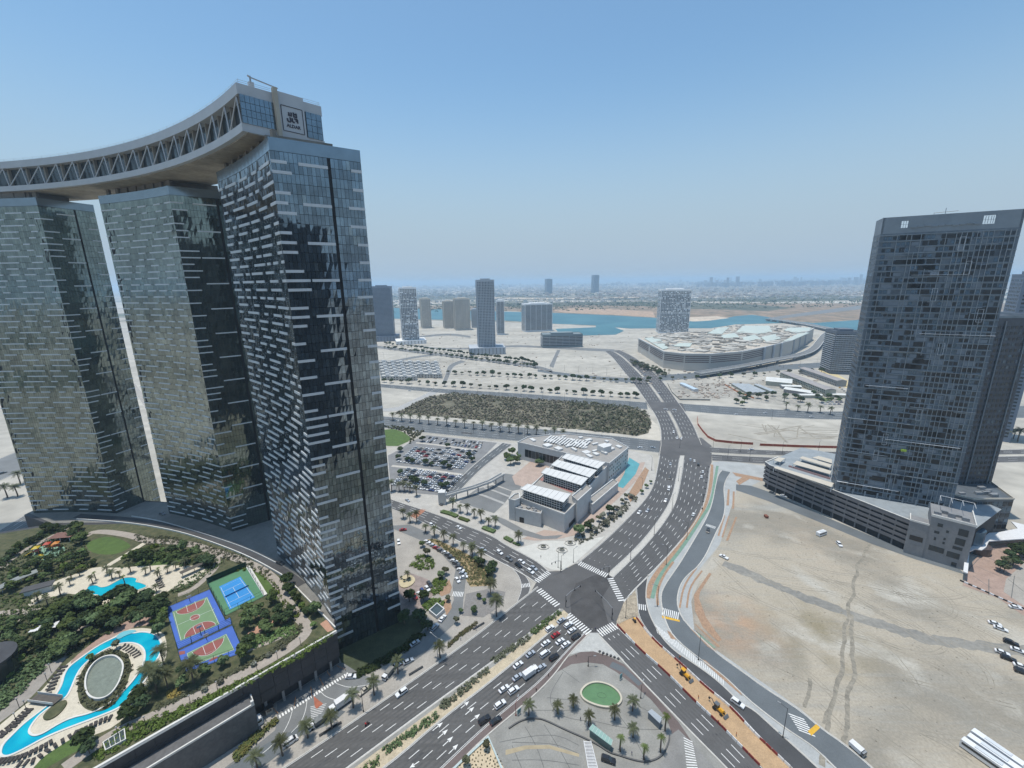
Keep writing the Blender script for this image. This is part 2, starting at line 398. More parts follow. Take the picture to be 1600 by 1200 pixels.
structure('channel_water', [(300, 486), (613, 481), (675, 483), (789, 487), (867, 489), (960, 493), (1029, 497), (1060, 500), (1090, 502), (1115, 500), (1150, 494), (1175, 492), (1205, 496), (1222, 500), (1270, 505), (1342, 500), (1420, 497), (1900, 486),
           (1900, 520), (1342, 516), (1305, 515), (1275, 510), (1222, 505), (1150, 507), (1110, 513), (1030, 513), (985, 513.5), (960, 511.5), (975, 517), (962, 523), (905, 524.5), (872, 519), (868, 514), (931, 511.5), (931, 508.5), (865, 506), (787, 501), (675, 499.5), (613, 498), (300, 500)], 0.4, WATER)
# far bank: scrub and bare earth strips beyond the channel
SCRUB = mat('bank_scrub', (0.16, 0.14, 0.085), 0.95, 0.3, 0.02, col2=(0.36, 0.25, 0.17), fine=(0.08, 0.3), stretch=(0, 1, 0.45))
MANG = mat('mangrove_flat', (0.05, 0.075, 0.045), 0.95, 0.3, 0.01, col2=(0.14, 0.13, 0.085), fine=(0.05, 0.25))
BARE = mat('bare_earth', (0.50, 0.41, 0.31), 0.95, 0.2, 0.01, fine=(0.05, 0.2))
structure('far_bank', [(613, 480.6), (867, 488.6), (1060, 499.5), (1090, 501.6), (1115, 499.6), (1175, 491.5), (1222, 499.5), (1270, 504.5), (1342, 499.5), (1900, 486), (1900, 474), (1250, 474), (1000, 473.5), (860, 474), (700, 477)], 0.25, SCRUB)
structure('mangrove_flat', [(640, 476), (780, 474), (900, 472), (1000, 471), (1180, 476), (1240, 481), (1200, 486), (1130, 484), (1060, 482), (1000, 478), (900, 477), (860, 480), (780, 479)], 0.35, MANG)
structure('bare_bank', [(862, 485), (900, 481), (950, 483), (1020, 487), (1024, 496), (960, 492), (880, 488.5)], 0.38, mat('pinkish_earth', (0.40, 0.28, 0.19), 0.95, 0.25, 0.03, fine=(0.1, 0.3)))
structure('sand_bar', [(1075, 496), (1120, 494), (1140, 497), (1110, 501), (1085, 502.5), (1060, 501)], 0.45, BARE)
structure('green_belt', [(560, 462), (700, 460), (800, 461), (950, 465), (1100, 466), (1300, 461), (1350, 463), (1350, 469), (1200, 472), (1050, 470), (900, 469), (700, 468), (560, 469)], 0.3, MANG)
structure('pale_belt', [(740, 464), (860, 465.5), (1000, 464), (1020, 465), (860, 468), (745, 466.5)], 0.5, BARE)
structure('far_sea', [(560, 445.5), (760, 444), (1000, 442.2), (1350, 438.5), (1350, 437.9), (1000, 441), (560, 444)], 0.6, WATER)
# ------------------------------------------------------------------ roads
PATCH = mat('repair_patch', (.062, .062, .064), .85, .3, .2, fine=(2, .15))
OIL = mat('oil_stained_asphalt', (.07, .069, .069), .8, .3, .15, col2=(.098, .096, .096))
def between(Lw, Rw, n, f):
    A = resample(Lw, n); B = resample(Rw, n); return [a.lerp(b, f) for a, b in zip(A, B)]
def road(name, Lp, Rp, lanes=0, m=None, z=0.10, n=120, dash=(4, 7), edge=True, width=0.22, kerb=(True, True), t0=0.0, t1=1.0):
    Lw, Rw = smooth(G2(Lp), 2), smooth(G2(Rp), 2)
    A, B = resample(Lw, n), resample(Rw, n)
    up = lambda P, zz: [Vector((p.x, p.y, zz)) for p in P]
    b = MB()
    C = (A[n//2]-A[n//2-1]).cross(B[n//2]-A[n//2])
    if C.z > 0: b.strip(up(B, z)[::-1], up(A, z)[::-1])
    else: b.strip(up(A, z)[::-1], up(B, z)[::-1]) if False else b.strip(up(B, z), up(A, z))
    # make sure faces look up
    me = b.mesh(name, m or ASPH)
    if me.polygons[len(me.polygons)//2].normal.z < 0: me.flip_normals()
    o = obj(name, me, kind='structure')
    mk = MB()
    N = 500
    if lanes:
        for k in range(1, lanes):
            c = resample(between(Lw, Rw, N, k/lanes), N); acc = 0; on = True; start = 0
            for i in range(1, N):
                acc += (c[i]-c[i-1]).length
                if i/N < t0 or i/N > t1: start = i; continue
                lim = dash[0] if on else dash[1]
                if acc >= lim:
                    if on and i > start: mk.line([c[start], c[i]], width, z+0.012)
                    on = not on; acc = 0; start = i
    if edge:
        for f in (0.03, 0.97):
            c = between(Lw, Rw, 80, f); mk.line(c, 0.16, z+0.012)
    if lanes:
        pb = MB()
        for k in range(lanes):
            for q_ in (.27, .73): pb.line(between(Lw, Rw, 60, (k+q_)/lanes), .75, z+.005)
        pb.build('wheel_polish', POLISH, o)
        rp = random.Random(len(Lp)*7+int(Lp[0][0])); qb = MB()
        for _ in range(9):
            i = rp.randint(3, n-12); e = i+rp.randint(2, 7); k = rp.randrange(lanes); A0 = between(A, B, n, (k+.08)/lanes); A1 = between(A, B, n, (k+rp.choice((.5, .92)))/lanes)
            if rp.random() < .7: qb.strip(up(A1[i:e], z+.003), up(A0[i:e], z+.003))
        if qb.f: me = qb.mesh('repair_patch', PATCH); [me.flip_normals() for _ in [0] if me.polygons[0].normal.z < 0]; obj('repair_patch', me, o)
    if mk.f: mk.build('lane_marking', WHITE, o)
    kb = MB()
    if kerb[0]: kb.ribbon(A, 0.5, 0, z+0.14)
    if kerb[1]: kb.ribbon(B, 0.5, 0, z+0.14)
    if kb.f: kb.build('kerb', KERB, o)
    return o, Lw, Rw
def zebra(a, b, length, n, name='crosswalk', z=0.13, m=None, w=0.45, along=None):
    """n stripes set out between ground points a and b, each `length` long square to the line a-b"""
    a, b = g(*a), g(*b); d = (b-a); Ln = d.length; d.normalize()
    nrm = Vector((-d.y, d.x, 0)) if along is None else along
    mb = MB()
    for i in range(n):
        c = a.lerp(b, (i+.5)/n); h = d*(Ln/n*w/2); l = nrm*length/2
        mb.quad((*(c-h-l).xy, z), (*(c+h-l).xy, z), (*(c+h+l).xy, z), (*(c-h+l).xy, z))
    me = mb.mesh(name, m or WHITE)
    if me.polygons[0].normal.z < 0: me.flip_normals()
    return obj(name, me, kind='structure')

# pavements and filled ground around the crossing (below the roads)
structure('street_pavement', [(150, 1300), (259, 1200), (301, 1165), (395, 1119), (420, 1096), (533, 1034), (560, 960), (600, 800), (600, 770), (613, 781), (667, 818), (705, 841), (750, 862), (815, 893), (832, 912), (809, 941), (729, 1004), (568, 1116), (449, 1196), (360, 1280)], 0.05, PAVE)
structure('corner_plaza_paving', [(690, 1230), (710, 1199), (762, 1148), (805, 1113), (860, 1063), (890, 1021), (921, 989), (934, 989), (1000, 1061), (1050, 1114), (1104, 1169), (1140, 1204), (1160, 1240)], 0.05, PAVE_G)
structure('corner_paving', [(887, 1024), (921, 989), (934, 989), (975, 1032), (950, 1025), (927, 1018), (907, 1019)], 0.12, mat('light_slabs', (0.42, 0.42, 0.40), 0.9, 0.12, 0.5, fine=(3, .1)))
structure('mall_paving', [(600, 765), (606, 708), (642, 690), (667, 680), (800, 692), (985, 704), (1020, 712), (1024, 745), (1012, 776), (989, 800), (947, 842), (900, 881), (859, 894), (786, 850), (720, 818), (684, 803), (613, 781)], 0.05, mat('mall_slabs', (0.42, 0.40, 0.365), 0.9, 0.12, 0.2, fine=(1.5, 0.1)))
structure('corner_square', [(800, 862), (812, 856), (850, 845), (905, 846), (945, 838), (900, 878), (878, 892), (862, 890)], 0.07, mat('pale_square_slabs', (0.52, 0.51, 0.47), 0.9, 0.08, 0.3, fine=(2.5, 0.08)))
structure('mall_terrace', [(815, 842), (850, 828), (882, 832), (905, 815), (985, 725), (1008, 722), (1000, 745), (970, 775), (930, 812), (900, 836), (870, 843), (835, 845)], 0.13, PAVE_P)
structure('north_corner_paving', [(1018, 655), (1030, 668), (1034, 690), (1005, 690), (985, 686), (1014, 676)], 0.05, mat('corner_sand', (0.50, 0.46, 0.39), .95, .1, .1))

# crossing
structure('junction_asphalt', [(809, 941), (829, 926), (838, 910), (858, 893), (878, 892), (901, 880), (950, 898), (958, 898), (993, 922), (975, 941), (962, 977), (933, 991), (921, 991), (886, 961), (872, 956), (830, 960)], 0.085, ASPH)
structure('turning_stain', [(905, 985), (893, 960), (890, 935), (900, 912), (930, 898), (950, 899), (955, 912), (940, 935), (948, 965), (952, 980), (930, 988)], 0.095, mat('tyre_darkened_asphalt', (0.062, 0.060, 0.060), 0.85, 0.3, 0.12, fine=(2, .12)))

A1L = [(330, 1275), (449, 1196), (568, 1116), (650, 1059), (729, 1004), (809, 941), (840, 917)]
A1R = [(440, 1275), (550, 1196), (669, 1107), (767, 1037), (820, 996), (876, 952)]
road('avenue_carriageway', A1L, A1R, 5, ASPH_NE, 0.10, t1=0.97, dash=(4, 8.5))
A2L = [(495, 1275), (606, 1196), (690, 1123), (778, 1056), (885, 965), (890, 961)]
A2R = [(600, 1290), (692, 1199), (745, 1148), (789, 1110), (847, 1063), (880, 1024), (915, 988)]
A2X = [(640, 1275), (710, 1199), (762, 1148), (805, 1113), (860, 1063), (890, 1021), (921, 990)]
road('avenue_carriageway', A2L, A2R, 4, ASPH_NE, 0.10, t1=0.97, dash=(4, 8.5), kerb=(True, False))
RED_LANE = mat('reddish_lane', (0.135, 0.105, 0.098), 0.9, 0.2, 0.1, fine=(2, .1))
road('shoulder_lane', A2R, A2X, 0, RED_LANE, 0.104, edge=True, kerb=(False, True))
NLL = [(901, 881), (947, 843), (989, 801), (1010, 778), (1022, 756), (1028, 725), (1033, 695)]
NLR = [(950, 898), (998, 854), (1030, 814), (1050, 781), (1058, 745), (1063, 712)]
road('north_carriageway', NLL, NLR, 6, ASPH, 0.10, t0=0.04, dash=(4, 9))
NRL = [(957, 902), (1003, 858), (1037, 817), (1056, 785), (1064, 745), (1069, 712)]
NRR = [(975, 941), (991, 922), (1020, 894), (1052, 860), (1085, 820), (1101, 787), (1107, 760), (1110, 728)]
road('north_carriageway', NRL, NRR, 6, ASPH, 0.10, t0=0.04, dash=(4, 9), kerb=(True, True))
structure('median_strip', [(950, 898), (998, 854), (1030, 814), (1050, 781), (1058, 745), (1063, 712), (1069, 712), (1064, 745), (1056, 785), (1037, 817), (1003, 858), (957, 902)], 0.18, KERB)
road('northwest_road', [(858, 893), (840, 877), (786, 849), (772, 838), (720, 818), (684, 804), (613, 781), (560, 763), (430, 722)], [(838, 911), (815, 896), (780, 878), (750, 862), (705, 841), (667, 819), (615, 796), (560, 776), (430, 734)], 5, ASPH, 0.10, dash=(5, 6))
road('slip_lane', [(790, 881), (806, 893), (814, 908), (815, 922), (808, 940)], [(805, 887), (820, 898), (828, 910), (829, 920), (826, 928)], 0, ASPH, 0.11, kerb=(False, False))
road('southeast_road', [(935, 992), (1000, 1062), (1050, 1114), (1104, 1169), (1133, 1198), (1180, 1250)], [(963, 978), (1000, 1014), (1040, 1048), (1083, 1092), (1121, 1127), (1158, 1165), (1190, 1198), (1250, 1260)], 4, ASPH, 0.10, t0=0.05, dash=(5, 7), kerb=(True, False))
DL = [(994, 918), (996, 940), (998, 966), (1021, 998), (1062, 1033), (1104, 1073), (1142, 1102), (1179, 1144), (1217, 1181), (1270, 1232)]
DR = [(1013, 898), (1008, 930), (1014, 962), (1042, 1010), (1092, 1042), (1125, 1067), (1158, 1100), (1179, 1110), (1208, 1137), (1258, 1181), (1320, 1240)]
structure('sand_verge', [(990, 965), (998, 966), (1021, 998), (1062, 1033), (1104, 1073), (1142, 1102), (1179, 1144), (1217, 1181), (1270, 1232), (1250, 1260), (1190, 1198), (1158, 1165), (1121, 1127), (1083, 1092), (1040, 1048), (1000, 1014), (964, 977), (972, 962)], 0.07, SAND_O)
road('construction_road', DL, DR, 0, ASPH_DK, 0.10, kerb=(False, True))
structure('corner_island', [(975, 941), (991, 922), (994, 930), (996, 945), (998, 962), (985, 966), (966, 976), (963, 972)], 0.16, mat('worn_island_paving', (0.33, 0.28, 0.21), .9, .3, .5, fine=(2, .2)))
# ground between the construction road and the frontage street
structure('frontage_verge', [(1013, 898), (1052, 860), (1085, 820), (1101, 787), (1107, 760), (1108, 738), (1114, 722), (1135, 720), (1195, 728), (1200, 745), (1173, 760), (1150, 766), (1140, 800), (1125, 850), (1085, 900), (1080, 940), (1085, 985), (1122, 1018), (1251, 1108), (1345, 1188), (1400, 1240), (1320, 1240), (1258, 1181), (1208, 1137), (1158, 1100), (1125, 1067), (1092, 1042), (1042, 1010), (1014, 962), (1008, 930)], 0.065, mat('verge_concrete', (0.36, 0.37, 0.365), .9, .12, .15, fine=(1.5, .1)))
FL = [(1128, 735), (1122, 742), (1119, 755), (1112, 790), (1101, 815), (1080, 850), (1059, 885), (1036, 918), (1031, 935), (1040, 975), (1054, 998), (1092, 1029), (1129, 1054), (1158, 1083), (1181, 1104), (1233, 1143), (1271, 1166), (1319, 1215)]
FR = [(1142, 738), (1135, 748), (1130, 762), (1134, 790), (1130, 812), (1119, 832), (1098, 880), (1066, 905), (1057, 935), (1062, 960), (1073, 975), (1117, 1019), (1158, 1048), (1200, 1079), (1252, 1110), (1281, 1137), (1330, 1170), (1385, 1220)]
road('frontage_street', FL, FR, 0, ASPH_BL, 0.12)
ORG = mat('orange_planting_soil', (0.33, 0.215, 0.14), .95, .2, .6, fine=(2, .2))
GRNP = mat('green_cycle_path', (0.16, 0.26, 0.20), .9, .15, .3)
def path(name, pts, wd, m, z, sm=2):
    b = MB(); b.line(smooth(G2(pts), sm), wd, z); me = b.mesh(name, m)
    if me.polygons[0].normal.z < 0: me.flip_normals()
    return obj(name, me, kind='structure')
path('planting_strip', [(1112, 726), (1112, 745), (1108, 770), (1100, 795), (1080, 828), (1050, 868), (1018, 905), (1012, 935)], 2.6, ORG, 0.13)
path('green_cycle_path', [(1121, 728), (1117, 750), (1112, 785), (1095, 812), (1062, 862), (1028, 902), (1019, 935)], 2.0, GRNP, 0.14)
path('planting_strip', [(1052, 878), (1036, 900), (1026, 925), (1028, 946)], 1.3, ORG, 0.15)
for k, off in enumerate(((1088, 888, 1068, 915, 1062, 950), (1097, 892, 1077, 918, 1073, 950))):
    path('planting_strip', [(off[0], off[1]), (off[2], off[3]), (off[4], off[5])], 0.9, ORG, 0.13)
structure('planting_strip', [(1108, 895), (1112, 897), (1094, 925), (1092, 935), (1103, 965), (1128, 1000), (1122, 1003), (1098, 980), (1086, 955), (1084, 930)], 0.13, ORG)
for q in ([(1137, 765), (1140, 765), (1139, 790), (1135, 790)], [(1145, 768), (1148, 768), (1147, 795), (1144, 795)], [(1131, 805), (1133, 806), (1124, 838), (1121, 837)], [(1138, 806), (1140, 806), (1130, 840), (1127, 840)], [(1149, 808), (1152, 808), (1138, 845), (1134, 845)],
          [(1076, 980), (1082, 985), (1118, 1015), (1122, 1022), (1105, 1010)], [(1085, 975), (1088, 976), (1125, 1010), (1122, 1012)], [(1094, 1030), (1102, 1032), (1155, 1078), (1160, 1088), (1130, 1062)], [(1042, 985), (1050, 990), (1056, 1000), (1048, 998)], [(1144, 738), (1195, 748), (1192, 752), (1150, 744)], [(1150, 752), (1165, 742), (1172, 748), (1155, 758)]):
    structure('planting_strip', q, 0.131+0.004*(int(q[0][0]+q[0][1]) % 7), ORG)
structure('green_cycle_path', [(1088, 990), (1092, 990), (1118, 1012), (1114, 1016)], 0.145, GRNP)
structure('tower_service_lane', [(1150, 757), (1173, 759), (1200, 768), (1300, 812), (1362, 838), (1415, 858), (1500, 890), (1508, 898), (1430, 874), (1362, 850), (1290, 820), (1200, 783), (1150, 766)], 0.10, ASPH_BL)
mk = MB()
def hatch(a0, a1, b0, b1, n, wd=0.25):
    for i in range(n):
        p = g(*a0).lerp(g(*a1), i/(n-1)); q = g(*b0).lerp(g(*b1), i/(n-1)); mk.line([p, q], wd, 0.128)
hatch((1022, 974), (1092, 1030), (1028, 990), (1092, 1042), 26)
hatch((1092, 1030), (1130, 1062), (1094, 1043), (1130, 1070), 12)
me = mk.mesh('hatched_marking', WHITE); [me.flip_normals() for _ in [0] if me.polygons[0].normal.z < 0]; obj('hatched_marking', me, kind='structure')

# plaza ring lanes and forecourt
structure('forecourt_lane', [(830, 1084), (867, 1052), (893, 1038), (917, 1035), (942, 1038), (963, 1050), (992, 1072), (1017, 1093), (1042, 1123), (1050, 1147), (1046, 1175), (1075, 1215), (1130, 1215), (1085, 1165), (1060, 1128), (1033, 1098), (1003, 1065), (975, 1038), (950, 1025), (927, 1018), (907, 1019), (887, 1027), (850, 1062)], 0.075, RED_LANE)
structure('forecourt_lane_patch', [(957, 1034), (975, 1042), (1003, 1068), (998, 1072), (975, 1052), (952, 1042)], 0.09, ASPH_BL)
structure('forecourt_asphalt', [(1046, 1150), (1060, 1140), (1090, 1170), (1130, 1215), (1040, 1215), (1030, 1195), (1042, 1180)], 0.09, mat('worn_forecourt', (0.22, 0.215, 0.205), .9, .15, .15, fine=(2, .1)))
mk = MB()
hatch((1068, 1153), (1073, 1200), (1082, 1160), (1090, 1200), 12, .3)
me = mk.mesh('hatched_marking', WHITE); [me.flip_normals() for _ in [0] if me.polygons[0].normal.z < 0]; obj('hatched_marking', me, kind='structure')
# stencilled joints of the plaza slabs
jm = MB()
J = [[(800, 1160), (840, 1161), (870, 1163), (905, 1178)], [(800, 1188), (850, 1187), (905, 1196)], [(820, 1135), (838, 1165), (850, 1200)], [(850, 1132), (870, 1163), (890, 1200)], [(880, 1050), (855, 1090), (872, 1120), (925, 1128)], [(830, 1110), (900, 1110)], [(870, 1040), (905, 1066)], [(900, 1095), (855, 1090)], [(780, 1160), (830, 1150), (872, 1148), (905, 1165)],
     [(975, 1095), (1010, 1108), (1035, 1130)], [(960, 1110), (985, 1140), (1010, 1190)], [(920, 1125), (985, 1140), (1040, 1140)], [(800, 1095), (850, 1075)], [(815, 1200), (800, 1165)]]
for l in J: jm.line(smooth(G2(l), 2), 0.22, 0.062)
me = jm.mesh('paving_joint', mat('joint_stain', (0.13, 0.13, 0.125), .9, .2, .3)); obj('paving_joint', me, kind='structure')
structure('paved_walk_stain', [(790, 1172), (820, 1165), (858, 1164), (905, 1178), (905, 1183), (858, 1170), (822, 1171), (790, 1180)], 0.066, mat('yellowed_slabs', (0.36, 0.30, 0.20), .9, .2, .2))

# zebra crossings, stop lines
zebra((841, 921), (872, 947), 3.6, 10)
zebra((886, 960), (921, 990), 4.0, 11)
zebra((905, 880), (949, 900), 4.0, 15)
zebra((953, 903), (972, 940), 3.4, 11)
zebra((936, 990), (962, 977), 4.4, 8)
zebra((838, 909), (858, 894), 3.4, 8)
zebra((814, 916), (828, 914), 3.0, 6)
zebra((991, 947), (1010, 950), 4.0, 6)
zebra((1034, 955), (1061, 963), 5.0, 9)
zebra((1103, 820), (1118, 825), 3.0, 9)
zebra((1243, 1118), (1262, 1148), 5.0, 7, along=(g(1270, 1128)-g(1243, 1118)).normalized())
zebra((435, 1121), (545, 1052), 1.5, 26, w=.55)
zebra((707, 928), (724, 929), 3.6, 7)
structure('speed_hump', [(1262, 1143), (1277, 1130), (1281, 1138), (1268, 1150)], 0.14, YELLOW)
structure('speed_hump', [(1034, 962), (1062, 969), (1062, 972), (1035, 966)], 0.14, YELLOW)
# arrows
ar = MB()
def arrow(a, b, z=0.118):
    a, b = g(*a), g(*b); d = (b-a).normalized(); n = Vector((-d.y, d.x, 0)); L = (b-a).length
    ar.line([a, a+d*L*.62], 0.28, z); h = a+d*L*.55
    ar.v += [tuple(Vector((*(h+n*.75).xy, z))), tuple(Vector((*(h-n*.75).xy, z))), tuple(Vector((*b.xy, z)))]; k = len(ar.v); ar.f.append((k-3, k-2, k-1)); ar.m.append(0)
for a, b in (((676, 1142), (692, 1129)), ((684, 1154), (700, 1140)), ((692, 1166), (708, 1151)), ((701, 1178), (716, 1163)), ((720, 1107), (733, 1096)), ((727, 1117), (741, 1105)), ((735, 1128), (750, 1116)), ((800, 1032), (815, 1022)), ((655, 1190), (640, 1200))): arrow(a, b)
me = ar.mesh('lane_arrow', WHITE)
for p in me.polygons: pass
obj('lane_arrow', me, kind='structure')

# median planting of the avenue
structure('avenue_median', [(440, 1275), (550, 1196), (669, 1107), (767, 1037), (820, 996), (878, 951), (888, 960), (885, 965), (778, 1056), (690, 1123), (606, 1196), (495, 1275)], 0.20, mat('median_gravel', (0.45, 0.38, 0.27), .95, .2, .25, fine=(2, .12)))
structure('median_paving', [(440, 1275), (550, 1196), (669, 1107), (767, 1037), (820, 996), (878, 951), (881, 954), (824, 1000), (771, 1042), (673, 1112), (556, 1199), (450, 1275)], 0.215, PAVE_G)

# streets north of the crossing
road('north_boulevard', [(1033, 695), (1032, 662), (1010, 627), (987, 595), (970, 575), (957, 558), (945, 549)], [(1065, 695), (1054, 662), (1033, 627), (1010, 595), (988, 573), (970, 556), (955, 548)], 5, ASPH, 0.10, dash=(6, 8), kerb=(True, False))
road('north_boulevard', [(1070, 695), (1058, 662), (1037, 627), (1013, 595), (991, 573), (973, 556), (958, 548)], [(1096, 695), (1083, 662), (1062, 632), (1037, 597), (1013, 574), (988, 556), (968, 547)], 5, ASPH, 0.10, dash=(6, 8), kerb=(False, True))
structure('north_junction', [(1029, 712), (1031, 688), (1068, 684), (1096, 684), (1112, 697), (1112, 722), (1108, 732), (1062, 716)], 0.115, ASPH)
structure('north_junction', [(1008, 627), (1066, 630), (1072, 643), (1018, 641)], 0.115, ASPH)
road('cross_street', [(380, 628), (560, 647), (600, 651), (700, 659), (800, 667), (920, 677), (1032, 689)], [(380, 645), (560, 664), (600, 669), (700, 680), (800, 689), (985, 702), (1032, 708)], 6, ASPH_BL, 0.095, dash=(8, 8))
road('cross_street', [(1109, 699), (1160, 702), (1260, 706), (1420, 706), (1700, 700)], [(1110, 707), (1160, 710), (1260, 713), (1420, 713), (1700, 708)], 3, ASPH, 0.095, dash=(8, 8))
road('cross_street', [(1112, 710), (1160, 713), (1260, 717), (1420, 716), (1700, 711)], [(1113, 720), (1150, 722), (1200, 726), (1420, 726), (1700, 720)], 3, ASPH, 0.095, dash=(8, 8))
road('park_street', [(380, 583), (540, 596), (595, 600), (690, 608), (800, 614), (897, 621), (1010, 629)], [(380, 588), (540, 601), (595, 605), (694, 615), (800, 620), (914, 631), (1012, 640)], 4, ASPH_BL, 0.095, dash=(10, 10))
road('park_street', [(1064, 631), (1130, 635), (1210, 640), (1315, 645), (1700, 630)], [(1070, 642), (1130, 648), (1210, 652), (1310, 657), (1700, 652)], 4, ASPH_BL, 0.095, dash=(10, 10))
road('mall_street', [(840, 577), (914, 587), (995, 592), (1015, 587), (1100, 582), (1185, 572), (1310, 565)], [(840, 581), (914, 592), (995, 599), (1015, 596), (1100, 591), (1185, 581), (1310, 573)], 0, ASPH_BL, 0.09)
road('tree_boulevard', [(400, 521), (560, 537), (590, 540), (694, 553), (775, 563), (840, 571), (863, 578)], [(400, 524), (560, 541), (590, 544), (694, 557), (775, 567), (840, 575), (863, 583)], 0, ASPH_LT, 0.09)
road('back_street', [(640, 538), (700, 546), (800, 539), (832, 540), (897, 543), (960, 546)], [(640, 540), (700, 548), (800, 542), (832, 543), (897, 547), (960, 550)], 0, ASPH_LT, 0.085)
road('back_street', [(870, 547), (864, 560), (858, 572)], [(876, 547), (870, 560), (865, 575)], 0, ASPH_LT, 0.088)
road('back_street', [(560, 634), (612, 640), (640, 628), (680, 608)], [(560, 640), (618, 645), (650, 632), (690, 610)], 0, CONC, 0.088)
road('back_street', [(600, 566), (650, 556), (690, 552)], [(600, 570), (655, 558), (694, 555)], 0, ASPH_LT, 0.083)
road('back_street', [(735, 525), (700, 520), (640, 527)], [(735, 528), (700, 523), (640, 530)], 0, ASPH_LT, 0.083)
road('back_street', [(690, 600), (696, 585), (700, 570), (720, 563)], [(696, 601), (703, 586), (708, 572), (728, 565)], 0, ASPH_LT, 0.083)
# highway seen at the left, behind the first tower
road('west_highway', [(-120, 900), (0, 828), (68, 788), (140, 748), (200, 715)], [(-120, 945), (0, 862), (75, 815), (150, 770), (210, 733)], 5, ASPH_LT, 0.10, dash=(6, 8))
road('west_street', [(-60, 740), (30, 705), (60, 690)], [(-60, 775), (40, 735), (75, 715)], 0, ASPH_LT, 0.09)
# streets seen between and behind the towers
road('behind_street', [(200, 600), (230, 640), (265, 735)], [(212, 600), (243, 640), (290, 735)], 0, PAVE, 0.08)
# drive below the podium wall
structure('podium_drive', [(531, 1036), (536, 1036), (566, 1055), (601, 1064), (640, 1004), (672, 978), (698, 962), (709, 938), (707, 915), (712, 890), (690, 866), (657, 844), (616, 827), (600, 832), (600, 822), (640, 820), (668, 832), (700, 852), (722, 880), (728, 905), (724, 938), (723, 954), (712, 973), (686, 997), (665, 1020), (632, 1045), (598, 1069), (561, 1084), (545, 1102), (509, 1128), (465, 1150), (442, 1172), (400, 1205), (340, 1240), (320, 1225), (360, 1193), (395, 1169), (430, 1141), (433, 1121), (433, 1098)], 0.09, ASPH_LT)
structure('lower_lane', [(300, 1235), (355, 1200), (420, 1160), (470, 1135), (520, 1105), (540, 1112), (520, 1130), (465, 1152), (442, 1174), (400, 1207), (360, 1240)], 0.10, ASPH_BL)
dm = MB()
for l in ([(457, 1110), (452, 1128), (440, 1150), (420, 1170), (400, 1185)], [(480, 1092), (478, 1110), (470, 1130), (455, 1145)], [(500, 1080), (510, 1090), (530, 1095), (550, 1090)], [(525, 1068), (545, 1075), (565, 1072), (590, 1068)]):
    dm.line(smooth(G2(l), 2), 0.18, 0.112)
for i in range(12):
    p = g(485, 1105).lerp(g(487, 1135), i/11); q = g(510, 1100).lerp(g(495, 1132), i/11); dm.line([p, q], 0.2, 0.112)
me = dm.mesh('drive_marking', WHITE); obj('drive_marking', me, kind='structure')
structure('red_island', [(490, 1088), (505, 1100), (495, 1108), (492, 1105)], 0.13, mat('red_island_paint', (0.36, 0.12, 0.07), .9, .2, .5))
# brick rumble strip on the northwest road
structure('rumble_strip', [(640, 806), (660, 795), (666, 797), (648, 812)], 0.125, mat('brick_rumble', (0.34, 0.16, 0.10), .9, .3, .8))
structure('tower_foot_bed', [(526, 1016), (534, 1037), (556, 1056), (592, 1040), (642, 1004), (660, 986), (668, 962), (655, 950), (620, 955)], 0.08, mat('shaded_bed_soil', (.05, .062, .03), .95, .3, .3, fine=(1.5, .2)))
# pattern paving by the third tower
structure('drop_off_paving', [(620, 905), (640, 895), (668, 905), (680, 925), (662, 950), (640, 962), (620, 960)], 0.095, mat('drop_off_setts', (0.27, 0.22, 0.20), .9, .25, .3, fine=(2, .15)))
# ------------------------------------------------------------------ the three linked glass towers
def glass(name, col, rough=0.06, var=0.25, metal=0.85):
    m = mat(name, col, rough, var, 0.08, metal=metal, spec=0.8, fine=(0.35, 0.12)); return m
GL_D = glass('tower_glass_dark', (0.15, 0.185, 0.215), .02); GL_M = glass('tower_glass_mid', (0.20, 0.25, 0.29), 0.04); GL_L = glass('tower_glass_light', (0.24, 0.28, 0.30), 0.08, metal=0.8)
GREEN_G = [glass('green_glass_dark', (0.17, 0.20, 0.185), .04), glass('green_glass_mid', (0.20, 0.235, 0.215), 0.06), glass('green_glass_light', (0.24, 0.275, 0.25), 0.10, metal=0.8)]
CORE = mat('dark_core', (0.012, 0.013, 0.015), 0.8, 0.1, 0.3)
PANEL = mat('white_spandrel', (0.58, 0.61, 0.63), 0.45, 0.08, 0.3)
TPAN = mat('white_cladding', (0.45, 0.46, 0.47), 0.5, 0.06, 0.2)
ZT, ZP = 208.5, 17.5
FH = (ZT-4.2)/62
def facade(a, b, z0, z1, fh, pw, sag, tilt, mb, mats_w, rr, normal):
    """one quad of glass per pane, each leaning by a hair so that reflections break up"""
    L = (b-a).length; nx = max(1, round(L/pw)); nz = int((z1-z0)/fh)
    def P(t): p = a.lerp(b, t); k = sag*4*t*(1-t); return p-normal*k
    for i in range(nx):
        p0, p1 = P(i/nx), P((i+1)/nx); d = (p1-p0); e = d.normalized()*0.05
        for j in range(nz):
            za, zb = z0+j*fh+0.06, z0+(j+1)*fh-0.06
            k = [normal*(rr.uniform(-tilt, tilt)) for _ in range(4)]
            c = rr.choices(range(len(mats_w)), mats_w)[0]
            mb.quad((p0.x+e.x+k[0].x, p0.y+e.y+k[0].y, za), (p1.x-e.x+k[1].x, p1.y-e.y+k[1].y, za), (p1.x-e.x+k[2].x, p1.y-e.y+k[2].y, zb), (p0.x+e.x+k[3].x, p0.y+e.y+k[3].y, zb), c)
def panel_mesh():
    b = MB(); b.box((0, 0, 0), (1, 1, 1)); return b.mesh('spandrel_panel', PANEL)
PANEL_ME = panel_mesh()
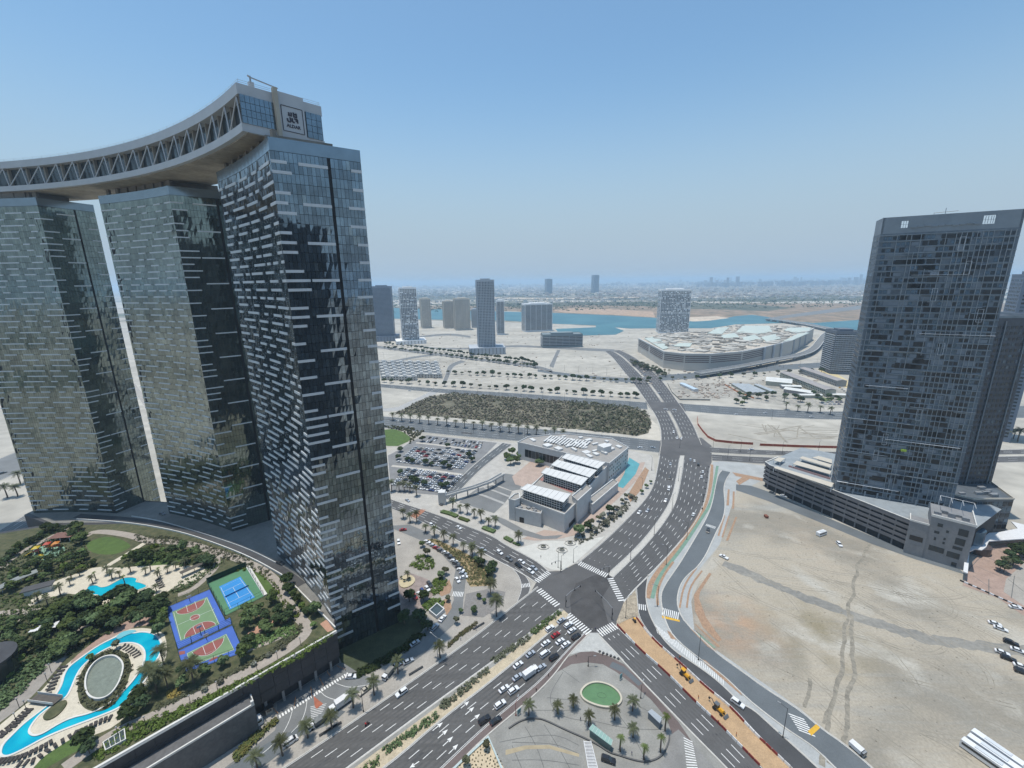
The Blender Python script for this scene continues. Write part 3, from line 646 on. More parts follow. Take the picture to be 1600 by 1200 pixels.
def gate_tower(name, label, L, Mx, Rt, seed, wts, gl=None, ph=1.0):
    rr = random.Random(seed); L, Mx, Rt = [Vector((*p, 0)) for p in (L, Mx, Rt)]
    root = thing(name, label, 'skyscraper', (Mx.x, Mx.y, 0))
    off = -Vector((Mx.x, Mx.y, 0))
    L, Mx, Rt = L+off, Vector((0, 0, 0)), Rt+off
    ed = (Rt-Mx); back = L+ed
    nf = Vector((Mx.y-L.y, -(Mx.x-L.x), 0)).normalized(); nf = nf if nf.dot(Vector((0, -1, 0))) > 0 or nf.x < 0 else -nf
    if nf.dot(ed) > 0: nf = -nf
    ne = Vector((-ed.y, ed.x, 0)).normalized()
    if ne.dot(Mx-L) < 0: ne = -ne
    sag = 1.4
    curve = [L.lerp(Mx, t/14)-nf*(sag*4*(t/14)*(1-t/14)) for t in range(15)]
    foot = curve+[Rt, back]
    c = sum(foot, Vector())/len(foot)
    core = MB(); inner = [p+(c-p).normalized()*0.35 for p in foot]; core.prism(inner, 0, ZT-0.6, 0); core.build('wall', CORE, root)
    fb = MB(); facade(L, Mx, 0, ZT-4.1, FH, 1.45, sag, 0.022, fb, wts, rr, nf)
    fe = MB(); g1 = 0.60; e1 = Mx.lerp(Rt, g1); e2 = Mx.lerp(Rt, g1+0.035)
    facade(Mx, e1, 0, ZT-4.1, FH, 1.45, 0, 0.02, fe, (6, 4, 0.3), rr, ne); facade(e2, Rt, 0, ZT-4.1, FH, 1.45, 0, 0.02, fe, (6, 4, 0.3), rr, ne)
    for p, q in ((Rt, back), (back, L)):
        n2 = Vector(((q-p).y, -(q-p).x, 0)).normalized(); facade(p, q, 0, ZT-4.1, FH, 3, 0, 0.01, fe, (5, 4, 1), rr, n2)
    for mb_, nm in ((fb, 'curved_glazing'), (fe, 'flat_glazing')): mb_.build(nm, gl or [GL_D, GL_M, GL_L], root, kind='stuff')
    # parapet band of plain glass
    pb = MB(); pb.prism(foot, ZT-4.1, ZT, 0); pb.build('parapet', mat('parapet_glass', (0.23, 0.29, 0.34), 0.12, 0.1, 0.2, metal=0.7), root)
    # spandrel panels
    items = []
    Ln = (Mx-L).length
    nfl = 62
    for j in range(2, nfl):
        z = j*FH-0.45; x = rr.uniform(-4, 3)
        while x < Ln:
            w_ = rr.choice((4.3, 5.8, 7.2, 10.1, 13)); a_, b_ = max(0, x), min(Ln, x+w_)
            if b_-a_ > 2.2:
                t0, t1 = a_/Ln, b_/Ln
                items.append((L.lerp(Mx, t0)-nf*(sag*4*t0*(1-t0)), L.lerp(Mx, t1)-nf*(sag*4*t1*(1-t1)), z, nf))
            x += w_+rr.uniform(2.5, 8)
        E_ = ed.length
        if j % 2 == 0 or rr.random() < .5: items.append((Mx, Mx.lerp(Rt, rr.choice((.12, .16, .2, .26))), z, ne))
        if j % 4 == 1: items.append((Mx.lerp(Rt, g1-.32), e1, z, ne))
        if j % 2 == 1: items.append((Mx.lerp(Rt, rr.choice((.83, .87, .8))), Rt, z, ne))
        if rr.random() < .0: pass
    # nearest to the viewer first: they show largest
    items.sort(key=lambda it: ((it[0]+it[1])/2-off+Vector((0, 0, it[2]-CAM_H))).length/max(2, (it[1]-it[0]).length)**.5)
    st = MB()
    for k, (p, q, z, n) in enumerate(items):
        d = q-p; ang = math.atan2(d.y, d.x); mid = (p+q)/2+n*0.10
        if k < 300:
            o = obj('spandrel_panel', PANEL_ME, root, (mid.x, mid.y, z), ang); o.scale = (d.length, 0.24, ph)
        else: st.box((mid.x, mid.y, z), (d.length, 0.24, ph), ang)
    if st.f: st.build('spandrel_panels', PANEL, root, kind='stuff')
    # neck of columns between the roof and the sky bridge
    nb = MB()
    for k in range(8):
        t = (k+.5)/8; p = L.lerp(Mx, t)-nf*(sag*4*t*(1-t)+3.0); nb.box((p.x, p.y, ZT), (2.2, 1.2, 3.6), math.atan2((Mx-L).y, (Mx-L).x))
    cen = (L+Mx+Rt+back)/4
    nb.prism([p.lerp(cen, .32) for p in (L, Mx, Rt, back)], ZT, ZT+3.6); nb.build('roof_neck', mat('brown_neck', (0.17, 0.15, 0.125), .8, .2, .2), root)
    return root
T3 = gate_tower('glass_tower', 'tall mirror-glass tower nearest the camera, under the logo end of the sky bridge', (-128, 203), (-80.5, 158), (-55.5, 175), 3, (6, 3.2, .8))
T2 = gate_tower('glass_tower', 'middle mirror-glass tower, standing between two others under the sky bridge', (-223, 249), (-168, 227), (-143, 246), 5, (3, 4, 2.2), GREEN_G, .62)
T1 = gate_tower('glass_tower', 'leftmost mirror-glass tower, cut off by the left edge of the photo', (-314, 252), (-258, 250), (-249.6, 274.2), 8, (3, 4, 2.2), GREEN_G, .62)

# ------------------------------------------------------------------ crescent sky bridge
BC = Vector((-329.0, -93.4, 0)); RI, RO = 350.0, 379.0; BZ0, BZ1 = 212.2, 227.0
sb = thing('sky_bridge', 'white crescent-shaped sky bridge with zigzag trusses spanning the tops of the three towers', 'bridge', (BC.x, BC.y, 0))
TH0 = math.atan2(164+93.4, -92+329.0); TH1 = R(112)
def pol(r, t, z): return Vector((r*math.cos(t), r*math.sin(t), z))
NB = 60
TS = [TH0+(TH1-TH0)*i/NB for i in range(NB+1)]
def ringbox(mb, r0, r1, z0, z1, ts=TS, cap=True, mi=0):
    for a, b in zip(ts, ts[1:]):
        mb.quad(pol(r0, a, z0), pol(r0, b, z0), pol(r0, b, z1), pol(r0, a, z1), mi)
        mb.quad(pol(r1, a, z0), pol(r1, a, z1), pol(r1, b, z1), pol(r1, b, z0), mi)
        mb.quad(pol(r0, a, z1), pol(r0, b, z1), pol(r1, b, z1), pol(r1, a, z1), mi)
        mb.quad(pol(r0, a, z0), pol(r1, a, z0), pol(r1, b, z0), pol(r0, b, z0), mi)
    if cap:
        for t in (ts[0], ts[-1]): mb.quad(pol(r0, t, z0), pol(r1, t, z0), pol(r1, t, z1), pol(r0, t, z1), mi)
b = MB(); ringbox(b, RI, RO, BZ0, BZ0+2.6); b.build('lower_band', TPAN, sb)
b = MB(); ringbox(b, RI, RO, BZ1-3.4, BZ1); b.build('roof_band', TPAN, sb)
b = MB(); ringbox(b, RI+1.8, RO-0.8, BZ0-0.35, BZ0-0.05)
b.build('soffit', mat('soffit_panels', (0.30, 0.26, 0.205), 0.75, 0.3, 0.12, fine=(.6, .15)), sb)
b = MB(); ringbox(b, RI+3.2, RO-0.5, BZ0+2.6, BZ1-3.4); b.build('glazing', mat('bridge_glass', (0.06, 0.075, 0.085), 0.15, 0.3, 0.3, metal=0.5, fine=(.5, .2)), sb)
# end wall glass, proud by a little
def chord(a_t, r0, r1, z0, z1, proud, th=0.25):
    p, q = pol(r0, a_t, 0), pol(r1, a_t, 0); n = Vector((math.sin(a_t), -math.cos(a_t), 0)); mb = MB()
    mid = (p+q)/2+n*proud; mb.box((mid.x, mid.y, z0), ((q-p).length, th, z1-z0), math.atan2((q-p).y, (q-p).x)); return mb, n
for r0, r1 in ((RI+0.4, RI+11.2), (RO-6.5, RO-0.6)):
    mb_, n_ = chord(TH0, r0, r1, BZ0+2.6, BZ1-3.4, 0.2); mb_.build('end_glazing', GL_M, sb)
    k = int((r1-r0)/1.5); gb = MB()
    for i in range(k+1):
        c0, _ = chord(TH0, r0+i*(r1-r0)/k-.04, r0+i*(r1-r0)/k+.04, BZ0+2.6, BZ1-3.4, 0.36, .08); n0 = len(gb.v); gb.v += c0.v; gb.f += [tuple(n0+x for x in f) for f in c0.f]; gb.m += c0.m
    for i in range(1, 4):
        z = BZ0+2.6+i*2.2; c0, _ = chord(TH0, r0, r1, z-.04, z+.04, 0.38, .08); n0 = len(gb.v); gb.v += c0.v; gb.f += [tuple(n0+x for x in f) for f in c0.f]; gb.m += c0.m
    gb.build('mullion', CORE, sb, kind='stuff')
mb_, n_ = chord(TH0, RI+12.5, RO-7.3, BZ0-2.6, BZ1+0.6, 0.6, 1.2); mb_.build('sign_wall', TPAN, sb)
mb_, n_ = chord(TH0, RI+11.2, RI+12.5, BZ0+0.4, BZ1+1.4, 1.0, 2.0); mb_.build('rail_column', mat('beige_cladding', (0.40, 0.36, 0.29), .7, .1, .2), sb)
# truss
NT = 31
for i in range(NT):
    t0 = TH0+0.004+(TH1-TH0-0.004)*i/NT; t1 = TH0+0.004+(TH1-TH0-0.004)*(i+1)/NT
    b = MB(); b.tube(pol(RI+0.5, t0, BZ0+2.5), pol(RI+0.5, t0+(t1-t0)*.12, BZ1-3.3), 0.32, n=4, cap=False); b.build('truss_post', TPAN, sb)
    b = MB(); b.tube(pol(RI+0.5, t0+(t1-t0)*.12, BZ1-3.4), pol(RI+0.5, t1-(t1-t0)*.03, BZ0+2.5), 0.26, n=4, cap=False); b.build('truss_brace', TPAN, sb)
    b = MB(); p = pol(RI+2.6, t0+(t1-t0)*.08, 0); b.box((p.x, p.y, BZ0+2.6), (1.3, 1.0, BZ1-BZ0-6.0), t0); b.build('truss_column', mat('beige_column', (0.27, 0.24, 0.20), .8, .15, .2), sb)
# railing on the roof
for r in (RI+0.7, RO-0.7):
    rb = MB()
    for z in (BZ1+0.6, BZ1+1.2):
        for a, c in zip(TS, TS[1:]): rb.tube(pol(r, a, z), pol(r, c, z), 0.04, n=3, cap=False)
    for a in TS[::1]: rb.tube(pol(r, a, BZ1), pol(r, a, BZ1+1.25), 0.05, n=3, cap=False)
    rb.build('railing', STEEL, sb, kind='stuff')
rb = MB()
for z in (BZ1+.6, BZ1+1.2): rb.tube(pol(RI+.7, TH0+.001, z), pol(RI+11, TH0+.001, z), .05, n=3, cap=False); rb.tube(pol(RO-7, TH0+.001, z), pol(RO-.7, TH0+.001, z), .05, n=3, cap=False)
rb.build('end_railing', STEEL, sb, kind='stuff')
# small hidden plant boxes and the mast on top
pb = MB()
for k in range(14):
    t = TH0+(TH1-TH0)*(k+.6)/15; p = pol(RI+10+4*(k % 3), t, 0); pb.box((p.x, p.y, BZ1), (5, 3, 1.0+.4*(k % 2)), t)
pb.build('roof_plant', TPAN, sb)
# emblem: square frame, brush strokes and the word beneath
CHW = mat('emblem_charcoal', (0.035, 0.03, 0.045), .6, .1, 1)
ea = Vector((math.cos(TH0), math.sin(TH0), 0)); en = n_; ec = pol(RI+17.1, TH0, 0)+en*1.24
def E3(u, v, o=0.0): p = ec+ea*u+en*o; return Vector((p.x, p.y, BZ0+7.4+v))
fr = MB()
def bar(u0, v0, u1, v1, w_=0.28, th=0.12):
    a, b_ = Vector((u0, v0)), Vector((u1, v1)); d = (b_-a).normalized(); n = Vector((-d.y, d.x))*w_/2; a -= d*w_/2*0; q = [a-n, b_-n, b_+n, a+n]
    n0 = len(fr.v)
    for o in (0, th):
        for p in q: fr.v.append(tuple(E3(p.x, p.y, o)))
    for f in ((0, 1, 2, 3), (7, 6, 5, 4), (0, 4, 5, 1), (1, 5, 6, 2), (2, 6, 7, 3), (3, 7, 4, 0)): fr.f.append(tuple(n0+i for i in f)); fr.m.append(0)
S_ = 3.75
for q in ((-S_, -S_-.8, S_, -S_-.8), (-S_, S_, S_, S_), (-S_, -S_-.8, -S_, S_), (S_, -S_-.8, S_, S_)): bar(*q, .22)
fr.build('emblem_frame', CHW, sb)
fr = MB()
for q in ((-1.2, 1.9, -1.2, .9), (-.4, 2.0, -.4, 1.0), (.4, 1.6, 1.5, 1.6), (.45, 2.2, .45, .8), (1.4, 2.1, 1.4, .7), (-1.6, .9, -.2, .9), (.2, .8, 1.6, .8),
          (-1.9, -.2, -1.9, -1.2), (-1.9, -1.2, -.9, -1.2), (-.9, .3, -.9, -1.2), (-.2, .2, -.2, -1.1), (-.2, -1.1, .6, -1.1), (.5, .1, 1.7, .1), (1.6, .1, 1.6, -1.2), (.9, -.5, 1.7, -.5)): bar(*q, .55)
fr.build('emblem_stroke', CHW, sb)
def text_mesh(body, size, m):
    cu = bpy.data.curves.new('lettering', 'FONT'); cu.body = body; cu.size = size; cu.extrude = 0.06; cu.align_x = 'CENTER'; cu.offset = 0.02*size; cu.resolution_u = 2
    t = bpy.data.objects.new('lettering', cu); COL.objects.link(t); bpy.context.view_layer.update()
    me = bpy.data.meshes.new_from_object(t.evaluated_get(bpy.context.evaluated_depsgraph_get())); bpy.data.objects.remove(t); me.materials.clear(); me.materials.append(m); me.name = 'lettering'; return me
tm = text_mesh('ALDAR', 1.55, CHW); o = obj('lettering', tm, sb)
p = E3(0, -3.1, .08); o.matrix_local = Matrix((ea, Vector((0, 0, 1)), en)).transposed().to_4x4() if ea.cross(Vector((0, 0, 1))).dot(en) > 0 else Matrix((-ea, Vector((0, 0, 1)), en)).transposed().to_4x4()
o.location = p
# facade maintenance cradle arm on the bridge roof
t = thing('window_cleaning_crane', 'thin window-cleaning crane arm on the bridge roof above the logo', 'crane', (BC+pol(RI+6, TH0+.01, BZ1)))
b = MB(); b.box((0, 0, 0), (1.6, 1.6, 2.6), TH0); b.build('base', TPAN, t)
b = MB(); e_ = ea; b.tube((0, 0, 4.2), tuple(e_*9+Vector((0, 0, 3.2))), .25); b.tube((0, 0, 2.4), (0, 0, 4.6), .3); b.tube((0, 0, 4.2), (-.8*e_.x, -.8*e_.y, 4.6), .3); b.build('boom', STEEL, t)
# ------------------------------------------------------------------ podium with the roof garden
BRICK_D = mat('dark_podium_cladding', (0.045, 0.046, 0.052), 0.6, 0.25, 0.25, fine=(1.2, .12))
COPE = mat('white_coping', (0.62, 0.61, 0.58), .8, .08, .3)
pod = thing('podium', 'dark-clad raised podium that carries the roof garden and the three towers', 'podium', (0, 0, 0))
W1 = g(523, 983, ZP); W2 = g(140, 1200, ZP); wd = (W2-W1).normalized(); W3 = W1+wd*190
wn = Vector((wd.y, -wd.x, 0)); wn = wn if wn.y < 0 else -wn      # out of the wall, to the street
podpoly = [W1, W3, Vector((-340, -20, 0)), Vector((-420, 130, 0)), Vector((-330, 222, 0)), g(75, 819, ZP), Vector((-318, 250, 0)), Vector((-318, 275, 0)), Vector((-235, 264, 0)), Vector((-215, 262, 0)), Vector((-140, 262, 0)), Vector((-105, 226, 0)), Vector((-60, 183, 0)), Vector((-80, 160, 0))]
b = MB(); b.prism(podpoly, 0, ZP-.02); b.build('podium_block', BRICK_D, pod)
# street wall: upper slab hanging 3 m proud of the recess, split in cladding panels
wall_len = 190; npan = 38; ps = wall_len/npan
pm = MB(); pm.box((0, 0, 0), (1, 1, 1)); PME = pm.mesh('cladding_panel', BRICK_D)
ang = math.atan2(wd.y, wd.x)
for i in range(npan):
    for j, (z0, z1) in enumerate(((5.2, 9.4), (9.4, 13.5), (13.5, 17.6))):
        p = W1+wd*(ps*(i+.5))+wn*1.9; o = obj('cladding_panel', PME, pod, (p.x, p.y, z0+.04), ang); o.scale = (ps-.10, 0.5+.03*((i+j) % 2), z1-z0-.08)
b = MB(); b.ribbon([W1+wn*1.9+Vector((0, 0, 0)), W3+wn*1.9], 0.7, 17.62, 18.15); b.ribbon([W1+wn*1.6, W3+wn*1.6], 1.6, 17.2, 17.61); b.build('coping', COPE, pod)
b = MB()
for i in range(7):
    p = W1+wd*(4+i*6.2)+wn*1.5; b.box((p.x, p.y, 0), (.9, .9, 5.2), ang)
b.build('pillar', mat('pillar_concrete', (.25, .25, .25), .8, .1, .3), pod, kind='stuff')
# lower block with its own roof edge
lb0 = W1+wd*33.0+wn*2.3; q0 = g(395, 1121, 0)
b = MB(); pl = [lb0, lb0+wn*5.4, lb0+wn*5.4+wd*150, lb0+wd*150]; b.prism(pl, 0, 12.0)
lblk = b.build('lower_block', mat('lower_block_cladding', (0.105, 0.105, 0.108), .7, .2, .25, fine=(1, .1)), pod)
b = MB(); b.ribbon([lb0+wn*.3, lb0+wn*5.2, lb0+wn*5.2+wd*150], .5, 12.0, 12.7); b.box((*(lb0+wn*4.6+wd*45).xy, 12.0), (1.2, 1.6, 1.4), ang); b.box((*(lb0+wn*5.0+wd*.5).xy, 12.0), (.9, .9, 2.0), ang); b.build('roof_edge', COPE, pod)

ZG = ZP
def gs(name, pts, dz, m, sm=0):
    P = G2(pts, ZG)
    if sm: P = smooth(P, sm, True)
    b = MB(); b.sheet(P, ZG+dz); return b.build(name, m, kind='structure')
GRASS = mat('lawn', (0.075, 0.125, 0.03), .95, .2, .25, fine=(3, .2)); SOIL = mat('planting_bed', (0.055, 0.075, 0.03), .95, .3, .4, col2=(0.12, 0.115, 0.06), fine=(2, .2))
gardenpoly = [W1+wn*1.2, W3+wn*1.2, Vector((-340, -18, 0)), Vector((-418, 130, 0)), Vector((-330, 220, 0)), g(75, 822, ZP), g(206, 818, ZP), g(274, 830, ZP), g(326, 846, ZP), g(388, 870, ZP), g(437, 897, ZP), g(460, 915, ZP), g(498, 955, ZP), g(522, 980, ZP)]
b = MB(); b.sheet(gardenpoly, ZG+.01); b.build('garden_ground', SOIL, kind='structure')
deck = [g(206, 816, ZP), g(274, 828, ZP), g(326, 844, ZP), g(388, 868, ZP), g(437, 895, ZP), g(458, 913, ZP), g(498, 953, ZP), g(520, 978, ZP), Vector((-80, 160, 0)), Vector((-60, 183, 0)), Vector((-105, 226, 0)), Vector((-140, 261, 0)), Vector((-215, 261, 0)), Vector((-235, 263, 0)), Vector((-317, 273, 0)), Vector((-317, 252, 0)), g(80, 817, ZP)]
b = MB(); b.sheet(deck, ZG+.012); b.build('tower_forecourt', mat('forecourt_paving', (0.20, 0.195, 0.18), .9, .15, .2, fine=(1.5, .1)), kind='structure')
path_ = MB()
def gpath(name, pts, wd_, dz, m, sm=2):
    b = MB(); b.line(smooth(G2(pts, ZG), sm), wd_, ZG+dz); me = b.mesh(name, m)
    if me.polygons[0].normal.z < 0: me.flip_normals()
    return obj(name, me, kind='structure')
gpath('tower_ring_road', [(120, 806), (206, 812), (274, 824), (330, 841), (388, 864), (420, 880), (452, 900), (470, 915)], 5.0, .03, ASPH_DK)
kb = MB(); kb.ribbon(smooth(G2([(120, 812), (206, 818), (274, 830), (326, 846), (388, 870), (437, 897), (450, 906)], ZG), 2), .45, ZG, ZG+.9); kb.ribbon(smooth(G2([(456, 912), (498, 955), (524, 982)], ZG), 1), .5, ZG, ZG+.9); kb.ribbon(smooth(G2([(206, 807), (240, 812), (282, 823), (330, 838), (388, 858), (432, 880)], ZG), 2), .3, ZG, ZG+.5)
o = kb.build('parapet_wall', COPE); tag(o, 'curved white parapet between the roof garden and the tower ring road', 'wall')

PB = mat('garden_paving', (0.34, 0.30, 0.26), .9, .12, .4, fine=(2, .12)); CREAM = mat('pool_deck_sandstone', (0.56, 0.51, 0.41), .9, .1, .4, fine=(2, .1))
gs('garden_lawn', [(133, 850), (150, 842), (168, 838), (185, 841), (196, 846), (206, 853), (196, 860), (180, 866), (160, 867), (140, 862)], .04, GRASS, 1)
gs('garden_lawn', [(148, 1147), (128, 1148), (112, 1154), (84, 1172), (66, 1184), (50, 1203), (66, 1203), (80, 1196), (108, 1180), (128, 1170), (150, 1160)], .05, GRASS, 1)
gs('garden_lawn', [(396, 892), (408, 898), (422, 911), (432, 926), (434, 937), (425, 939), (417, 930), (406, 911)], .05, GRASS, 1)
gs('garden_lawn', [(205, 885), (225, 868), (262, 862), (285, 868), (280, 880), (240, 884)], .04, GRASS, 1)
gs('pool_terrace', [(92, 905), (125, 895), (150, 885), (185, 888), (240, 882), (300, 884), (325, 885), (322, 900), (285, 915), (262, 924), (245, 932), (235, 928), (205, 935), (170, 950), (140, 942), (118, 925), (70, 935), (40, 952), (55, 925)], .03, CREAM, 1)
gs('pool_terrace', [(-20, 1150), (15, 1120), (60, 1085), (90, 1050), (120, 1025), (170, 990), (215, 980), (255, 985), (262, 1010), (258, 1035), (235, 1060), (222, 1085), (205, 1110), (180, 1135), (150, 1148), (110, 1160), (60, 1190), (40, 1215), (-40, 1230)], .03, CREAM, 1)
gs('pink_terrace', [(110, 1032), (150, 1000), (195, 970), (235, 962), (240, 975), (200, 982), (160, 1005), (125, 1030), (112, 1040)], .045, mat('pink_terrace_stone', (.34, .235, .19), .9, .15, .4, fine=(2, .1)), 1)
gpath('garden_path', [(100, 1200), (154, 1161), (196, 1137), (245, 1117), (315, 1084), (378, 1054), (420, 1032), (455, 1011), (480, 990), (478, 975), (464, 962), (443, 932), (432, 908), (410, 890), (370, 872), (335, 862), (300, 850), (262, 846), (230, 846), (205, 836), (150, 829), (133, 838)], 4.4, .06, PB)
gpath('garden_path', [(-30, 1140), (20, 1105), (55, 1070), (85, 1035), (108, 1012)], 6.0, .055, mat('walkway_stone', (.30, .275, .245), .9, .15, .3, fine=(2, .1)))
gpath('garden_path', [(0, 890), (15, 875), (40, 858), (75, 842), (100, 828), (108, 820)], 3.4, .055, PB)
gpath('garden_path', [(230, 846), (205, 862), (188, 872), (165, 886), (145, 898), (110, 908)], 3.0, .055, CREAM)
gpath('garden_path', [(338, 868), (340, 885), (320, 905), (300, 922), (278, 930)], 3.0, .055, PB)
gpath('garden_path', [(-10, 960), (30, 955), (60, 955), (90, 948)], 3.5, .055, PB)
gpath('garden_path', [(378, 1020), (400, 1010), (430, 1000), (455, 985)], 2.4, .055, PB)
gpath('garden_path', [(-10, 985), (20, 975), (45, 960), (70, 950)], 3.0, .056, PB)
gpath('garden_path', [(60, 1020), (95, 1003), (120, 985), (140, 975)], 2.6, .056, PB)
gs('brick_court', [(383, 991), (403, 979), (408, 968), (400, 957), (412, 953), (415, 967), (440, 964), (425, 977), (410, 987), (390, 993)], .06, mat('brick_court_paving', (.42, .24, .165), .9, .12, .6, fine=(2, .1)), 1)
gs('brick_court', [(500, 975), (510, 968), (522, 984), (512, 988)], .06, MATS['brick_court_paving'])

# --- pools: recessed water, kerb round it
def pool_mat():
    m = bpy.data.materials.new('pool_water'); m.use_nodes = True; nt = m.node_tree; b = nt.nodes['Principled BSDF']
    b.inputs['Base Color'].default_value = (0.0, 0.37, 0.52, 1); b.inputs['Roughness'].default_value = 0.08; b.inputs['Specular IOR Level'].default_value = .3
    n = nt.nodes.new('ShaderNodeTexNoise'); n.inputs['Scale'].default_value = .12; geo = nt.nodes.new('ShaderNodeNewGeometry'); nt.links.new(geo.outputs[0], n.inputs[0])
    r = nt.nodes.new('ShaderNodeValToRGB'); r.color_ramp.elements[0].position = .35; r.color_ramp.elements[0].color = (0.0, 0.30, 0.46, 1); r.color_ramp.elements[1].position = .65; r.color_ramp.elements[1].color = (0.01, 0.43, 0.55, 1)
    nt.links.new(n.outputs[0], r.inputs[0]); nt.links.new(r.outputs[0], b.inputs[0])
    bp = nt.nodes.new('ShaderNodeBump'); bp.inputs['Strength'].default_value = .15; n2 = nt.nodes.new('ShaderNodeTexNoise'); n2.inputs['Scale'].default_value = 2; nt.links.new(geo.outputs[0], n2.inputs[0]); nt.links.new(n2.outputs[0], bp.inputs['Height']); nt.links.new(bp.outputs[0], b.inputs['Normal'])
    return m
POOL = pool_mat()
def c6(pts): return [(x/5, 960+y/5) for x, y in pts]
river_o = c6([(0, 1080), (20, 1020), (90, 950), (180, 860), (300, 770), (345, 735), (400, 690), (430, 640), (480, 560), (500, 470), (540, 410), (620, 350), (760, 250), (900, 180), (1000, 140), (1040, 150), (1120, 135), (1220, 155), (1265, 220), (1260, 300), (1220, 370), (1150, 500), (1110, 550), (1020, 600), (1000, 680), (920, 740), (800, 790), (640, 850), (480, 910), (340, 970), (180, 1060), (60, 1115), (10, 1110)])
river_i = c6([(520, 655), (450, 690), (370, 745), (300, 800), (240, 880), (225, 930), (270, 955), (340, 935), (440, 870), (560, 810), (700, 780), (820, 725), (900, 665), (1010, 560), (1085, 460), (1130, 380), (1135, 290), (1090, 240), (1010, 222), (900, 240), (760, 310), (640, 410), (590, 500), (560, 580)])
RO_ = smooth(G2(river_o, ZG), 2, True); RI_ = smooth(G2(river_i, ZG), 2, True)
t = thing('lazy_river', 'long turquoise lazy-river pool looping round an island in the roof garden', 'pool', (0, 0, 0))
b = MB(); b.sheet(RO_, ZG+.09); b.build('water', POOL, t)
b = MB(); b.ribbon(RO_, .7, ZG, ZG+.30, closed=True); b.build('pool_edge', COPE, t)
isl = thing('pool_island', 'cream paved island with a sunken oval court, ringed by the lazy river', 'island', (0, 0, 0))
b = MB(); b.prism(RI_, ZG+.02, ZG+.26); b.build('island_deck', CREAM, isl)
b = MB(); b.ribbon(RI_, .6, ZG+.2, ZG+.42, closed=True); b.build('island_kerb', COPE, isl)
ov = c6([(870, 335), (920, 345), (970, 400), (960, 480), (920, 580), (850, 660), (760, 683), (690, 650), (668, 570), (680, 480), (730, 400), (800, 350)])
OV = smooth(G2(ov, ZG), 2, True); oc = sum(OV, Vector())/len(OV)
plant = [oc+(p-oc)*1.42 for p in OV]
b = MB(); b.sheet(plant, ZG+.29); b.build('planted_ring', SOIL, isl)
b = MB(); b.sheet(OV, ZG+.32); b.build('court_floor', mat('court_floor_tiles', (.17, .20, .17), .8, .15, .5, fine=(2, .1)), isl)
b = MB(); b.ribbon(OV, .5, ZG+.2, ZG+1.3, closed=True); b.build('court_rim', COPE, isl)
tail = smooth(G2(c6([(520, 675), (450, 700), (370, 760), (330, 820), (370, 840), (440, 810), (500, 750), (530, 700)]), ZG), 2, True)
b = MB(); b.prism(tail, ZG+.2, ZG+.7); b.build('planter', SOIL, isl)
bt = thing('foot_bridge', 'small dark footbridge over the narrow left arm of the lazy river', 'bridge', (0, 0, 0))
a_, c_ = g(53, 1094, ZG), g(92, 1099, ZG); b = MB(); b.ribbon([a_, c_], 3.2, ZG+.9, ZG+1.15); b.build('deck', mat('dark_timber', (.09, .08, .07), .8, .2, 1), bt)
for s_ in (-1.5, 1.5):
    d_ = (c_-a_).normalized(); n_2 = Vector((-d_.y, d_.x, 0))*s_; b = MB(); b.ribbon([a_+n_2, c_+n_2], .12, ZG+1.15, ZG+2.1); b.build('railing', COPE, bt)
up = [(133, 925), (138, 915), (152, 914), (157.5, 918), (168, 916.5), (180, 909.5), (192.5, 903), (206.5, 901.6), (216, 904), (212, 909.5), (219, 910), (234.5, 916.5), (205, 926), (196, 923), (186, 924), (168, 930.5), (157.5, 936), (152, 929), (134, 932)]
UPP = smooth(G2(up, ZG), 2, True)
t = thing('swimming_pool', 'irregular turquoise swimming pool among palms, above the basketball court', 'pool', (0, 0, 0))
b = MB(); b.sheet(UPP, ZG+.09); b.build('water', POOL, t); b = MB(); b.ribbon(UPP, .6, ZG, ZG+.28, closed=True); b.build('pool_edge', CREAM, t)
# fan splash pool beside the river
gs('splash_pad', [(180, 997), (190, 988), (205, 985), (215, 986), (208, 990), (196, 994), (186, 1000)], .32, mat('splash_water', (.16, .45, .52), .3, .1, .3), 1)

# --- sports courts
def c7(x, y): return (240+x/5.714, 860+y/5.714)
CB = mat('court_blue', (0.055, 0.13, 0.46), .8, .08, .2); CG = mat('court_green', (0.15, 0.25, 0.13), .8, .08, .2); CR = mat('court_red', (0.26, 0.085, 0.075), .8, .08, .3)
TG = mat('tennis_green', (0.08, 0.21, 0.11), .8, .08, .2); TB = mat('tennis_blue', (0.03, 0.24, 0.58), .8, .06, .2); FEN = mat('green_fence_mesh', (0.015, 0.05, 0.035), .8, .2, 1); LN = mat('court_line', (.62, .66, .66), .7, .05, 1)
def cpoly(o_par, name, pts, dz, m, sm=0):
    P = [g(*c7(*p), ZG) for p in pts]
    if sm: P = smooth(P, sm, True)
    b = MB(); b.sheet(P, ZG+dz); return b.build(name, m, o_par)
def cline(mb, pts, dz=.16, w_=.14, closed=False, sm=0):
    P = [g(*c7(*p), ZG) for p in pts]
    if sm: P = smooth(P, sm, closed)
    mb.line(P, w_, ZG+dz, closed=closed)
t = thing('tennis_court', 'blue and green tennis court inside a dark green fence', 'tennis court')
cpoly(t, 'surround', [(480, 300), (830, 150), (985, 410), (640, 585)], .08, TG); cpoly(t, 'playing_surface', [(585, 325), (775, 235), (905, 420), (680, 530)], .10, TB)
lb = MB(); cline(lb, [(600, 333), (770, 250), (890, 415), (690, 515)], .12, closed=True); cline(lb, [(615, 375), (800, 285)], .12); cline(lb, [(660, 475), (868, 375)], .12)
cline(lb, [(708, 330), (765, 425)], .12); lb.build('court_lines', LN, t)
a_, c_ = g(*c7(640, 405), ZG), g(*c7(850, 330), ZG)
